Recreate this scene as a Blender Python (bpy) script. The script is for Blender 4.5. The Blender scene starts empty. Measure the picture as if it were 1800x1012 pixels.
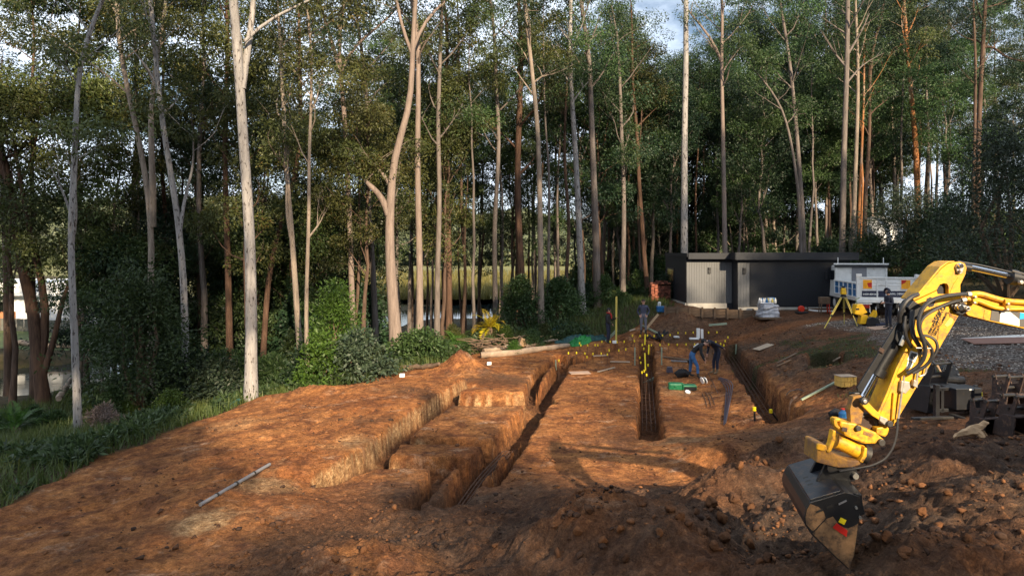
import bpy, bmesh, math, random
import numpy as np
from mathutils import Vector, Matrix

R = math.radians
SC = bpy.context.scene
COL = SC.collection
CAMZ, F, CU, HV = 5.2, 1200.0, 900.0, 440.0

# ------------------------------------------------------------------ camera, sky, sun, exposure
cam_d = bpy.data.cameras.new('camera')
cam = bpy.data.objects.new('camera', cam_d)
COL.objects.link(cam)
cam.location = (0, 0, CAMZ)
cam.rotation_euler = (R(90), 0, 0)
cam_d.sensor_width = 36.0
cam_d.lens = 24.0
cam_d.shift_y = -66.0 / 1800.0
cam_d.clip_start = 0.1
cam_d.clip_end = 3000.0
SC.camera = cam

SUN_EL, SUN_AZ = 24.0, 160.0          # azimuth clockwise from +Y: behind the camera, to its right
world = bpy.data.worlds.new('World')
SC.world = world
world.use_nodes = True
wn, wl = world.node_tree.nodes, world.node_tree.links
wn.clear()
w_out = wn.new('ShaderNodeOutputWorld')
w_bg = wn.new('ShaderNodeBackground')
w_sky = wn.new('ShaderNodeTexSky')
w_sky.sky_type = 'NISHITA'
w_sky.sun_disc = False
w_sky.sun_elevation = R(SUN_EL)
w_sky.sun_rotation = R(SUN_AZ)
w_sky.air_density = 1.0
w_sky.dust_density = 1.0
w_tc = wn.new('ShaderNodeTexCoord')
w_map = wn.new('ShaderNodeMapping')
w_map.inputs['Scale'].default_value = (1.6, 1.6, 4.0)
w_noise = wn.new('ShaderNodeTexNoise')
w_noise.inputs['Scale'].default_value = 2.2
w_noise.inputs['Detail'].default_value = 8
w_noise.inputs['Roughness'].default_value = 0.6
w_ramp = wn.new('ShaderNodeValToRGB')
w_ramp.color_ramp.elements[0].position = 0.34
w_ramp.color_ramp.elements[1].position = 0.56
w_mix = wn.new('ShaderNodeMix')
w_mix.data_type = 'RGBA'
wl.new(w_tc.outputs['Generated'], w_map.inputs['Vector'])
wl.new(w_map.outputs['Vector'], w_noise.inputs['Vector'])
wl.new(w_noise.outputs['Fac'], w_ramp.inputs['Fac'])
wl.new(w_ramp.outputs['Color'], w_mix.inputs['Factor'])
wl.new(w_sky.outputs['Color'], w_mix.inputs[6])
w_mix.inputs[7].default_value = (11.2, 12.6, 14.6, 1)      # sunlit cloud
wl.new(w_mix.outputs[2], w_bg.inputs['Color'])
w_bg.inputs['Strength'].default_value = 0.052
wl.new(w_bg.outputs['Background'], w_out.inputs['Surface'])

sun_d = bpy.data.lights.new('sun', 'SUN')
sun_d.energy = 5.0
sun_d.angle = R(0.55)
sun_d.color = (1.0, 0.80, 0.55)
sun = bpy.data.objects.new('sun', sun_d)
COL.objects.link(sun)
sun.location = (30, -60, 60)
SUN_DIR = Vector((math.sin(R(SUN_AZ)) * math.cos(R(SUN_EL)), math.cos(R(SUN_AZ)) * math.cos(R(SUN_EL)), math.sin(R(SUN_EL))))
sun.rotation_euler = SUN_DIR.to_track_quat('Z', 'Y').to_euler()

SC.view_settings.view_transform = 'Standard'
SC.view_settings.look = 'None'
SC.view_settings.gamma = 1.0
SC.view_settings.exposure = 1.25
SC.view_settings.use_curve_mapping = False
SC.render.engine = 'CYCLES'
SC.cycles.max_bounces = 6
SC.cycles.transparent_max_bounces = 6
SC.cycles.use_denoising = True

# ------------------------------------------------------------------ materials
def nodes_of(name):
    m = bpy.data.materials.new(name)
    m.use_nodes = True
    nt = m.node_tree
    return m, nt, nt.nodes['Principled BSDF']

def N(nt, kind, **kw):
    n = nt.nodes.new(kind)
    for k, v in kw.items():
        if k in n.inputs.keys():
            n.inputs[k].default_value = v
        else:
            setattr(n, k, v)
    return n

def mixc(nt, fac, a, b, blend='MIX'):
    n = nt.nodes.new('ShaderNodeMix')
    n.data_type = 'RGBA'
    n.blend_type = blend
    for sock, v in ((0, fac), (6, a), (7, b)):
        if isinstance(v, (int, float)):
            n.inputs[sock].default_value = v
        elif isinstance(v, tuple):
            n.inputs[sock].default_value = v if len(v) == 4 else v + (1,)
        else:
            nt.links.new(v, n.inputs[sock])
    return n.outputs[2]

def ramp(nt, src, p0, p1, c0=(0, 0, 0, 1), c1=(1, 1, 1, 1)):
    n = nt.nodes.new('ShaderNodeValToRGB')
    n.color_ramp.elements[0].position = p0
    n.color_ramp.elements[1].position = p1
    n.color_ramp.elements[0].color = c0
    n.color_ramp.elements[1].color = c1
    nt.links.new(src, n.inputs['Fac'])
    return n.outputs['Color']

def noise(nt, scale, detail=5, rough=0.6, vec=None, stretch=None):
    if vec is None:
        tc = nt.nodes.new('ShaderNodeTexCoord')
        vec = tc.outputs['Object']
    if stretch:
        mp = nt.nodes.new('ShaderNodeMapping')
        mp.inputs['Scale'].default_value = stretch
        nt.links.new(vec, mp.inputs['Vector'])
        vec = mp.outputs['Vector']
    n = N(nt, 'ShaderNodeTexNoise', Scale=scale, Detail=detail, Roughness=rough)
    nt.links.new(vec, n.inputs['Vector'])
    return n.outputs['Fac']

def mat(name, col, rough=0.7, metal=0.0, var=0.25, scale=6.0, dirt=None, dirt_amt=0.0, bump=0.0, bscale=30.0, stretch=None, coat=0.0):
    """A worn surface: two tones of one colour, patches of dirt, a little relief."""
    m, nt, b = nodes_of(name)
    n1 = noise(nt, scale, 6, 0.65, stretch=stretch)
    dark = tuple(c * (1 - var) for c in col)
    lite = tuple(min(1, c * (1 + var * 0.6)) for c in col)
    c = mixc(nt, ramp(nt, n1, 0.3, 0.7), dark, lite)
    if dirt:
        n2 = noise(nt, scale * 1.7, 8, 0.7)
        c = mixc(nt, ramp(nt, n2, 0.62 - dirt_amt * 0.4, 0.78 - dirt_amt * 0.3), c, dirt)
    nt.links.new(c, b.inputs['Base Color'])
    b.inputs['Roughness'].default_value = rough
    b.inputs['Metallic'].default_value = metal
    if coat:
        b.inputs['Coat Weight'].default_value = coat
    if bump:
        n3 = noise(nt, bscale, 6, 0.6, stretch=stretch)
        bp = N(nt, 'ShaderNodeBump', Strength=bump, Distance=0.02)
        nt.links.new(n3, bp.inputs['Height'])
        nt.links.new(bp.outputs['Normal'], b.inputs['Normal'])
    return m

def leaf_mat(name, c0, c1, c2=None, rough=0.5, trans=0.25):
    """Leaves: every leaf carries its own tint; thin enough to let some light through."""
    m, nt, b = nodes_of(name)
    at = N(nt, 'ShaderNodeAttribute', attribute_name='tint')
    oi = N(nt, 'ShaderNodeObjectInfo')
    c = mixc(nt, ramp(nt, at.outputs['Fac'], 0.05, 0.95), c0, c1)
    if c2:
        c = mixc(nt, ramp(nt, at.outputs['Fac'], 0.86, 0.97), c, c2)
    hs = N(nt, 'ShaderNodeHueSaturation', Saturation=1.0)
    mr = N(nt, 'ShaderNodeMapRange')
    mr.inputs['To Min'].default_value = 0.7
    mr.inputs['To Max'].default_value = 1.3
    nt.links.new(oi.outputs['Random'], mr.inputs['Value'])
    nt.links.new(mr.outputs['Result'], hs.inputs['Value'])
    nt.links.new(c, hs.inputs['Color'])
    mr2 = N(nt, 'ShaderNodeMapRange')
    mr2.inputs['To Min'].default_value = 0.475
    mr2.inputs['To Max'].default_value = 0.515
    nt.links.new(oi.outputs['Random'], mr2.inputs['Value'])
    nt.links.new(mr2.outputs['Result'], hs.inputs['Hue'])
    nt.links.new(hs.outputs['Color'], b.inputs['Base Color'])
    b.inputs['Roughness'].default_value = rough
    b.inputs['Specular IOR Level'].default_value = 0.35
    tr = N(nt, 'ShaderNodeBsdfTranslucent')
    nt.links.new(hs.outputs['Color'], tr.inputs['Color'])
    ms = N(nt, 'ShaderNodeMixShader')
    ms.inputs['Fac'].default_value = trans
    out = nt.nodes['Material Output']
    nt.links.new(b.outputs['BSDF'], ms.inputs[1])
    nt.links.new(tr.outputs['BSDF'], ms.inputs[2])
    nt.links.new(ms.outputs['Shader'], out.inputs['Surface'])
    return m

def bark_mat(name, c0, c1, spots=None, stretch=(7, 7, 0.8), spot_amt=0.6, band=None):
    m, nt, b = nodes_of(name)
    tc = N(nt, 'ShaderNodeTexCoord')
    n1 = noise(nt, 1.4, 6, 0.65, tc.outputs['Object'], stretch)
    c = mixc(nt, ramp(nt, n1, 0.33, 0.68), c0, c1)
    if band:
        n4 = noise(nt, 0.5, 4, 0.6, tc.outputs['Object'], (1, 1, 0.5))
        c = mixc(nt, ramp(nt, n4, 0.5, 0.62), c, band)
    if spots:
        n2 = noise(nt, 9.0, 4, 0.6, tc.outputs['Object'], (1.3, 1.3, 0.45))
        c = mixc(nt, ramp(nt, n2, spot_amt, spot_amt + 0.06), c, spots)
    nt.links.new(c, b.inputs['Base Color'])
    b.inputs['Roughness'].default_value = 0.9
    b.inputs['Specular IOR Level'].default_value = 0.2
    n3 = noise(nt, 4.0, 7, 0.7, tc.outputs['Object'], (9, 9, 1.0))
    bp = N(nt, 'ShaderNodeBump', Strength=0.7, Distance=0.05)
    nt.links.new(n3, bp.inputs['Height'])
    nt.links.new(bp.outputs['Normal'], b.inputs['Normal'])
    return m

M = {}
M['yellow'] = mat('excavator_yellow', (0.62, 0.315, 0.007), 0.5, var=0.2, scale=4, dirt=(0.19, 0.105, 0.04), dirt_amt=0.34, bump=0.15)
M['yellow_worn'] = mat('worn_yellow', (0.66, 0.34, 0.012), 0.5, var=0.2, scale=5, dirt=(0.07, 0.035, 0.015), dirt_amt=0.42)
M['mud_yellow'] = mat('muddy_yellow', (0.34, 0.17, 0.02), 0.8, var=0.35, scale=7, dirt=(0.15, 0.08, 0.04), dirt_amt=0.6, bump=0.4)
M['black'] = mat('black_paint', (0.011, 0.012, 0.015), 0.42, var=0.3, scale=5, dirt=(0.04, 0.03, 0.024), dirt_amt=0.12)
M['bucket_top'] = mat('bucket_dark_paint', (0.016, 0.020, 0.028), 0.38, var=0.4, scale=6, dirt=(0.10, 0.06, 0.035), dirt_amt=0.26, bump=0.1)
M['bucket_mud'] = mat('bucket_clay_smear', (0.25, 0.14, 0.065), 0.85, var=0.45, scale=5, dirt=(0.035, 0.024, 0.018), dirt_amt=0.42, bump=0.6, bscale=14)
M['rubber'] = mat('hose_rubber', (0.022, 0.022, 0.024), 0.45, var=0.3, scale=8)
M['chrome'] = mat('chrome_rod', (0.62, 0.64, 0.68), 0.14, 1.0, var=0.05)
M['steel'] = mat('pin_steel', (0.42, 0.40, 0.36), 0.42, 0.6, var=0.25, scale=14)
M['steel_dark'] = mat('dark_steel', (0.05, 0.047, 0.045), 0.5, 0.5, var=0.4, scale=8)
M['rust'] = mat('rusty_steel', (0.05, 0.032, 0.027), 0.85, 0.1, var=0.45, scale=6, dirt=(0.15, 0.08, 0.05), dirt_amt=0.3, bump=0.4)
M['rebar'] = mat('rebar_rust', (0.10, 0.05, 0.03), 0.8, 0.2, var=0.4, scale=12)
M['white'] = mat('white_paint', (0.74, 0.74, 0.72), 0.42, var=0.10, scale=3, dirt=(0.34, 0.28, 0.22), dirt_amt=0.05)
M['white_dull'] = mat('dull_white', (0.62, 0.61, 0.58), 0.6, var=0.14, scale=3, dirt=(0.3, 0.26, 0.2), dirt_amt=0.12)
M['navy'] = mat('navy_panel', (0.018, 0.024, 0.055), 0.4, var=0.2)
M['blue'] = mat('blue_panel', (0.018, 0.13, 0.33), 0.4, var=0.2, scale=3)
M['cyan'] = mat('cyan_stripe', (0.02, 0.33, 0.70), 0.4, var=0.08)
M['grey_stripe'] = mat('grey_stripe', (0.085, 0.08, 0.078), 0.45, var=0.1)
M['orange_print'] = mat('orange_print', (0.85, 0.36, 0.012), 0.4, var=0.15, scale=9)
M['red_print'] = mat('red_print', (0.50, 0.018, 0.012), 0.4, var=0.15, scale=9)
M['red'] = mat('red_plastic', (0.62, 0.035, 0.012), 0.4, var=0.15)
M['amber'] = mat('lamp_amber', (0.75, 0.23, 0.01), 0.25, var=0.1)
M['lamp_red'] = mat('lamp_red', (0.26, 0.012, 0.008), 0.25, var=0.2, scale=20)
M['glass_dark'] = mat('dark_glass', (0.012, 0.015, 0.018), 0.06, var=0.1)
M['cap_yellow'] = mat('cap_yellow', (0.85, 0.66, 0.012), 0.45, var=0.08)
M['pale_yellow'] = mat('tripod_yellow', (0.56, 0.45, 0.10), 0.5, var=0.15)
M['machine_yellow'] = mat('compactor_yellow', (0.74, 0.42, 0.006), 0.42, var=0.1)
M['timber'] = mat('raw_timber', (0.46, 0.31, 0.18), 0.8, var=0.25, scale=4, stretch=(1, 1, 8), bump=0.2)
M['timber_pale'] = mat('pale_timber', (0.36, 0.27, 0.19), 0.8, var=0.2, scale=4, bump=0.2)
M['timber_yellow'] = mat('yellow_timber', (0.60, 0.38, 0.09), 0.75, var=0.25, scale=5, bump=0.2)
M['timber_dark'] = mat('weathered_timber', (0.14, 0.09, 0.055), 0.9, var=0.35, scale=4, bump=0.3)
M['treated'] = mat('treated_pine', (0.26, 0.31, 0.22), 0.8, var=0.22, scale=5, bump=0.15)
M['ply'] = mat('plywood', (0.42, 0.28, 0.20), 0.75, var=0.2, scale=3)
M['ply_brown'] = mat('brown_plywood', (0.20, 0.095, 0.065), 0.6, var=0.2, scale=3)
M['green_case'] = mat('green_case', (0.010, 0.17, 0.07), 0.4, var=0.2, scale=4)
M['cloth_black'] = mat('black_cloth', (0.014, 0.014, 0.016), 0.85, var=0.4, scale=10, bump=0.3)
M['pvc'] = mat('white_plastic', (0.78, 0.77, 0.75), 0.4, var=0.06)
M['pipe_grey'] = mat('grey_pipe', (0.17, 0.17, 0.18), 0.45, var=0.12)
M['strip_purple'] = mat('dark_plastic_strip', (0.07, 0.062, 0.085), 0.4, var=0.2)
M['net_green'] = mat('green_mesh_net', (0.012, 0.20, 0.045), 0.7, var=0.4, scale=12)
M['net_teal'] = mat('teal_silt_cloth', (0.010, 0.055, 0.055), 0.7, var=0.35, scale=8)
M['wrap'] = mat('plastic_wrap', (0.40, 0.41, 0.45), 0.22, var=0.35, scale=6, bump=0.8, bscale=16)
M['brick'] = mat('red_brick', (0.24, 0.085, 0.05), 0.85, var=0.4, scale=5, bump=0.2)
_nt = M['brick'].node_tree
_b = _nt.nodes['Principled BSDF']
_src = _b.inputs['Base Color'].links[0].from_socket
_oi = _nt.nodes.new('ShaderNodeObjectInfo')
_c = mixc(_nt, _oi.outputs['Random'], (0.35, 0.3, 0.3), (1.35, 1.2, 1.15))
_nt.links.new(mixc(_nt, 1.0, _src, _c, 'MULTIPLY'), _b.inputs['Base Color'])
M['concrete'] = mat('concrete', (0.42, 0.39, 0.34), 0.85, var=0.18, scale=3, bump=0.2)
M['cladding'] = mat('charcoal_cladding', (0.010, 0.012, 0.017), 0.7, var=0.14, scale=1.5, stretch=(3, 3, 0.4))
M['grey_cladding'] = mat('grey_cladding', (0.105, 0.108, 0.112), 0.7, var=0.10, scale=1.5, stretch=(3, 3, 0.4))
M['roof_metal'] = mat('dark_roof_metal', (0.045, 0.05, 0.06), 0.4, 0.2, var=0.15)
M['wood_log'] = mat('grey_log', (0.30, 0.22, 0.155), 0.9, var=0.4, scale=3, bump=0.5, bscale=10)
M['wood_split'] = mat('split_wood', (0.48, 0.31, 0.17), 0.85, var=0.3, scale=4, bump=0.4, bscale=9)
M['root_brown'] = mat('root_bark', (0.13, 0.085, 0.055), 0.95, var=0.4, scale=5, bump=0.5, bscale=9)
M['house_white'] = mat('house_white', (0.70, 0.71, 0.72), 0.6, var=0.08)
M['house_brick'] = mat('house_orange_brick', (0.36, 0.15, 0.07), 0.85, var=0.25, scale=3)
M['fence_grey'] = mat('fence_grey', (0.10, 0.10, 0.085), 0.9, var=0.3, scale=3)
M['tank'] = mat('galvanised_tank', (0.42, 0.43, 0.43), 0.4, 0.5, var=0.15, scale=3)
M['skin'] = mat('skin', (0.48, 0.26, 0.18), 0.55, var=0.08)
M['navy_cloth'] = mat('navy_cloth', (0.016, 0.019, 0.036), 0.85, var=0.3, scale=8, bump=0.2)
M['black_top'] = mat('black_jumper', (0.012, 0.013, 0.015), 0.85, var=0.3, scale=8, bump=0.2)
M['jeans'] = mat('blue_jeans', (0.035, 0.12, 0.29), 0.85, var=0.4, scale=9, bump=0.2)
M['work_navy'] = mat('navy_work_trousers', (0.014, 0.018, 0.04), 0.85, var=0.3, scale=8)
M['puffer'] = mat('slate_puffer', (0.045, 0.05, 0.085), 0.7, var=0.3, scale=8)
M['grey_jeans'] = mat('grey_jeans', (0.15, 0.15, 0.18), 0.85, var=0.25, scale=8)
M['boot'] = mat('tan_boot', (0.20, 0.14, 0.08), 0.8, var=0.25)
M['boot_dark'] = mat('dark_boot', (0.03, 0.025, 0.022), 0.8, var=0.25)
M['hair'] = mat('brown_hair', (0.03, 0.018, 0.012), 0.8, var=0.3)
M['red_cloth'] = mat('red_scarf', (0.35, 0.015, 0.015), 0.8, var=0.3)
M['bark_white'] = bark_mat('white_gum_bark', (0.19, 0.178, 0.172), (0.34, 0.32, 0.305), (0.07, 0.06, 0.055), spot_amt=0.565)
M['bark_cream'] = bark_mat('cream_bark', (0.16, 0.13, 0.105), (0.31, 0.25, 0.20), (0.12, 0.09, 0.07), spot_amt=0.60)
M['bark_pink'] = bark_mat('pinkish_bark', (0.14, 0.108, 0.092), (0.25, 0.195, 0.165), (0.13, 0.08, 0.06), spot_amt=0.66)
M['bark_grey'] = bark_mat('grey_bark', (0.085, 0.07, 0.063), (0.19, 0.16, 0.142))
M['bark_brown'] = bark_mat('stringy_brown_bark', (0.050, 0.032, 0.024), (0.13, 0.085, 0.062))
M['bark_red'] = bark_mat('red_brown_bark', (0.048, 0.029, 0.021), (0.13, 0.075, 0.05))
M['bark_orange'] = bark_mat('orange_peeling_bark', (0.22, 0.085, 0.03), (0.36, 0.17, 0.075), band=(0.30, 0.25, 0.20))
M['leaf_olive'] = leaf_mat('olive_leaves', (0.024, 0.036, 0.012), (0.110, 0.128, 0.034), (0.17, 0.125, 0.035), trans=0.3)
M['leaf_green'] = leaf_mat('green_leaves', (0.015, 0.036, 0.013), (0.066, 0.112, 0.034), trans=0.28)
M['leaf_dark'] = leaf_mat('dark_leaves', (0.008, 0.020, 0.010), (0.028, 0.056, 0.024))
M['leaf_bright'] = leaf_mat('bright_leaves', (0.022, 0.055, 0.010), (0.075, 0.15, 0.020), trans=0.3)
M['leaf_wattle'] = leaf_mat('feathery_leaves', (0.020, 0.036, 0.022), (0.062, 0.090, 0.050))
M['leaf_yellow'] = leaf_mat('yellow_fronds', (0.16, 0.13, 0.006), (0.46, 0.37, 0.012), trans=0.3)
M['leaf_far'] = leaf_mat('far_leaves', (0.06, 0.075, 0.04), (0.13, 0.145, 0.075))
M['grass'] = leaf_mat('grass_blades', (0.028, 0.055, 0.012), (0.115, 0.135, 0.034), (0.24, 0.19, 0.075), trans=0.3)
M['reed'] = leaf_mat('marsh_reeds', (0.10, 0.105, 0.025), (0.22, 0.205, 0.045), trans=0.3)
M['twig_pink'] = leaf_mat('dry_pinkish_twigs', (0.08, 0.055, 0.048), (0.20, 0.14, 0.12), trans=0.1)

# ------------------------------------------------------------------ mesh helpers
class Geo:
    """Collects polygons; build() makes ONE mesh object of them."""
    def __init__(self):
        self.v, self.f, self.mi, self.n = [], [], [], 0
        self.smooth = False
    def add(self, verts, faces, m=0):
        verts = np.asarray(verts, dtype=float).reshape(-1, 3)
        self.v.append(verts)
        for f in faces:
            self.f.append([i + self.n for i in f])
            self.mi.append(m)
        self.n += len(verts)
        return self
    def box(self, c, s, rot=None, m=0, taper=None):
        hx, hy, hz = s[0] / 2, s[1] / 2, s[2] / 2
        p = [Vector((x * hx, y * hy, z * hz)) for z in (-1, 1) for y in (-1, 1) for x in (-1, 1)]
        if taper:
            for i in range(4, 8):
                p[i].x *= taper[0]
                p[i].y *= taper[1]
        if rot is not None:
            p = [rot @ q for q in p]
        p = [q + Vector(c) for q in p]
        return self.add([tuple(q) for q in p], [(0, 2, 3, 1), (4, 5, 7, 6), (0, 1, 5, 4), (2, 6, 7, 3), (0, 4, 6, 2), (1, 3, 7, 5)], m)
    def beam(self, a, b, w, h, up=(0, 0, 1), m=0):
        a, b = Vector(a), Vector(b)
        d = (b - a)
        L = d.length
        d.normalize()
        u = Vector(up)
        s = d.cross(u)
        if s.length < 1e-4:
            s = d.cross(Vector((1, 0, 0)))
        s.normalize()
        u = s.cross(d)
        rot = Matrix((s, d, u)).transposed()
        return self.box((a + b) / 2, (w, L, h), rot, m)
    def tube(self, pts, rad, sides=8, cap=True, m=0):
        P = [Vector(p) for p in pts]
        if isinstance(rad, (int, float)):
            rad = [rad] * len(P)
        vs, fs = [], []
        prev = None
        for i, p in enumerate(P):
            t = (P[min(i + 1, len(P) - 1)] - P[max(i - 1, 0)])
            if t.length < 1e-9:
                t = Vector((0, 0, 1))
            t.normalize()
            if prev is None:
                a = t.cross(Vector((0.13, 0.97, 0.21)))
                if a.length < 0.1:
                    a = t.cross(Vector((1, 0, 0)))
            else:
                a = prev - t * prev.dot(t)
            a.normalize()
            prev = a
            b = t.cross(a)
            for k in range(sides):
                q = 2 * math.pi * k / sides
                vs.append(tuple(p + (a * math.cos(q) + b * math.sin(q)) * rad[i]))
        for i in range(len(P) - 1):
            for k in range(sides):
                k2 = (k + 1) % sides
                fs.append((i * sides + k, i * sides + k2, (i + 1) * sides + k2, (i + 1) * sides + k))
        if cap:
            fs.append(tuple(reversed(range(sides))))
            fs.append(tuple(range((len(P) - 1) * sides, len(P) * sides)))
        return self.add(vs, fs, m)
    def prism(self, poly, to3d, depth, m=0, hole=None):
        """poly: 2-D outline; to3d(a, b, t) places it, t from 0 to depth."""
        n = len(poly)
        vs = [to3d(a, b, 0) for a, b in poly] + [to3d(a, b, depth) for a, b in poly]
        fs = [tuple(range(n)), tuple(reversed(range(n, 2 * n)))]
        fs += [(i, i + n, (i + 1) % n + n, (i + 1) % n) for i in range(n)]
        return self.add(vs, fs, m)
    def disc(self, c, axis, r, h, sides=16, m=0):
        c, axis = Vector(c), Vector(axis).normalized()
        return self.tube([c - axis * h / 2, c + axis * h / 2], r, sides, True, m)
    def build(self, name, mats, parent=None, origin=None, smooth=None, bevel=0.0, auto=True):
        me = bpy.data.meshes.new(name)
        V = np.concatenate(self.v) if self.v else np.zeros((0, 3))
        if parent is not None and origin is None:
            o_ = Vector((0, 0, 0))
            p = parent
            while p is not None:
                o_ += Vector(p.location)
                p = p.parent
            origin = o_
        if origin is not None:
            V = V - np.array(tuple(origin))
        me.from_pydata(V.tolist(), [], self.f)
        if not isinstance(mats, (list, tuple)):
            mats = [mats]
        for mm in mats:
            me.materials.append(mm)
        if len(mats) > 1:
            me.polygons.foreach_set('material_index', self.mi)
        me.validate()
        bm = bmesh.new()
        bm.from_mesh(me)
        bmesh.ops.recalc_face_normals(bm, faces=bm.faces)
        bm.to_mesh(me)
        bm.free()
        if smooth:
            me.polygons.foreach_set('use_smooth', [True] * len(me.polygons))
            me.set_sharp_from_angle(angle=R(40)) if hasattr(me, 'set_sharp_from_angle') else None
        o = bpy.data.objects.new(name, me)
        COL.objects.link(o)
        if parent is not None:
            o.parent = parent
        elif origin is not None:
            o.location = origin
        if bevel:
            b = o.modifiers.new('bevel', 'BEVEL')
            b.width = bevel
            b.segments = 2
            b.limit_method = 'ANGLE'
            b.angle_limit = R(35)
        return o

def np_mesh(name, V, quads=None, tris=None, mats=None, parent=None, tint=None, smooth=False, loc=None):
    me = bpy.data.meshes.new(name)
    V = np.ascontiguousarray(V, dtype=np.float32)
    loops, starts, pos = [], [], 0
    if quads is not None and len(quads):
        q = np.asarray(quads, dtype=np.int32)
        loops.append(q.ravel())
        starts.append(np.arange(len(q)) * 4 + pos)
        pos += len(q) * 4
    if tris is not None and len(tris):
        t = np.asarray(tris, dtype=np.int32)
        loops.append(t.ravel())
        starts.append(np.arange(len(t)) * 3 + pos)
        pos += len(t) * 3
    loops = np.concatenate(loops)
    starts = np.concatenate(starts)
    me.vertices.add(len(V))
    me.vertices.foreach_set('co', V.ravel())
    me.loops.add(len(loops))
    me.loops.foreach_set('vertex_index', loops.astype(np.int32))
    me.polygons.add(len(starts))
    me.polygons.foreach_set('loop_start', starts.astype(np.int32))
    if smooth:
        me.polygons.foreach_set('use_smooth', np.ones(len(starts), dtype=bool))
    me.update(calc_edges=True)
    if tint is not None:
        a = me.attributes.new('tint', 'FLOAT', 'FACE')
        a.data.foreach_set('value', np.ascontiguousarray(tint, dtype=np.float32))
    for mm in (mats if isinstance(mats, (list, tuple)) else [mats]):
        me.materials.append(mm)
    o = bpy.data.objects.new(name, me)
    COL.objects.link(o)
    if loc is not None:
        o.location = loc
    if parent is not None:
        o.parent = parent
    return o

def tag(o, label=None, cat=None, group=None, kind=None):
    if label: o['label'] = label
    if cat: o['category'] = cat
    if group: o['group'] = group
    if kind: o['kind'] = kind
    return o

def thing(name, label, cat, loc=(0, 0, 0), rotz=0.0, group=None):
    o = bpy.data.objects.new(name, None)
    COL.objects.link(o)
    o.location = loc
    o.rotation_euler = (0, 0, rotz)
    o.empty_display_size = 0.2
    return tag(o, label, cat, group)

CHILD = {}
def dup(root, loc, rotz=0.0, label=None, group=None, scale=1.0):
    r = root.copy()
    COL.objects.link(r)
    r.location = loc
    r.rotation_euler = (r.rotation_euler[0], r.rotation_euler[1], rotz)
    r.scale = (scale, scale, scale) if isinstance(scale, (int, float)) else scale
    if label: r['label'] = label
    if group: r['group'] = group
    kids = CHILD.get(root.name)
    if kids is None:
        kids = CHILD[root.name] = list(root.children)
    for ch in kids:
        c = ch.copy()
        COL.objects.link(c)
        c.parent = r
        for g in ch.children:
            d = g.copy()
            COL.objects.link(d)
            d.parent = c
    return r

# ------------------------------------------------------------------ numbers: noise, polylines
def _hash(ix, iy, seed):
    h = (ix.astype(np.int64) * 374761393 + iy.astype(np.int64) * 668265263 + seed * 974634721) & 0xFFFFFFFF
    h = ((h ^ (h >> 13)) * 1274126177) & 0xFFFFFFFF
    h = (h ^ (h >> 16)) & 0xFFFFFFFF
    return h / 4294967295.0

def vnoise(x, y, seed=0):
    ix, iy = np.floor(x), np.floor(y)
    fx, fy = x - ix, y - iy
    fx = fx * fx * fx * (fx * (fx * 6 - 15) + 10)
    fy = fy * fy * fy * (fy * (fy * 6 - 15) + 10)
    a, b = _hash(ix, iy, seed), _hash(ix + 1, iy, seed)
    c, d = _hash(ix, iy + 1, seed), _hash(ix + 1, iy + 1, seed)
    return (a * (1 - fx) + b * fx) * (1 - fy) + (c * (1 - fx) + d * fx) * fy

def fbm(x, y, freq, oct=4, gain=0.5, seed=0):
    s, amp, tot = 0.0, 1.0, 0.0
    ca, sa = math.cos(0.6), math.sin(0.6)
    for o in range(oct):
        s = s + amp * (vnoise(x * freq, y * freq, seed + o * 17) - 0.5)
        tot += amp
        amp *= gain
        freq *= 2.03
        x, y = x * ca - y * sa, x * sa + y * ca
    return s / tot * 2

def seg_dist(X, Y, pts):
    best = np.full(X.shape, 1e9)
    for (x0, y0), (x1, y1) in zip(pts[:-1], pts[1:]):
        dx, dy = x1 - x0, y1 - y0
        L2 = dx * dx + dy * dy
        t = np.clip(((X - x0) * dx + (Y - y0) * dy) / L2, 0, 1)
        best = np.minimum(best, np.hypot(X - x0 - t * dx, Y - y0 - t * dy))
    return best

def poly_sdf(X, Y, poly):
    """Signed distance to a polygon, positive inside."""
    d = seg_dist(X, Y, list(poly) + [poly[0]])
    inside = np.zeros(X.shape, dtype=bool)
    n = len(poly)
    for i in range(n):
        x0, y0 = poly[i]
        x1, y1 = poly[(i + 1) % n]
        if y0 == y1:
            continue
        c = ((y0 > Y) != (y1 > Y)) & (X < (x1 - x0) * (Y - y0) / (y1 - y0) + x0)
        inside ^= c
    return np.where(inside, d, -d)

def sstep(a, b, x):
    t = np.clip((x - a) / (b - a), 0, 1)
    return t * t * (3 - 2 * t)

def P(u, v, z):
    """Point at height z on the sight line through photograph position (u, v)."""
    d = F * (CAMZ - z) / (v - HV)
    return ((u - CU) * d / F, d, z)

def D(u, v, d):
    """Point at depth d on the sight line through photograph position (u, v)."""
    return Vector(((u - CU) * d / F, d, CAMZ - (v - HV) * d / F))
# ------------------------------------------------------------------ the ground
def dense_axis(lo, hi, step, out_lo, out_hi, grow=1.16):
    a = list(np.arange(lo, hi, step))
    s, p = step, a[0]
    left = []
    while p > out_lo:
        s = min(s * grow, 40)
        p -= s
        left.append(p)
    s, p = step, a[-1]
    right = []
    while p < out_hi:
        s = min(s * grow, 40)
        p += s
        right.append(p)
    return np.array(left[::-1] + a + right)

GX = dense_axis(-11.2, 12.4, 0.054, -620, 620, 1.13)
ys, y, s = [], 6.3, 0.052
while y < 41:
    ys.append(y)
    y += s
    s = min(s * 1.0016, 0.10)
low, p, st = [], ys[0], 0.06
while p > -70:
    st = min(st * 1.2, 6)
    p -= st
    low.append(p)
high, p, st = [], ys[-1], 0.13
while p < 760:
    st = min(st * 1.09, 30)
    p += st
    high.append(p)
GY = np.array(low[::-1] + ys + high)

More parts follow.
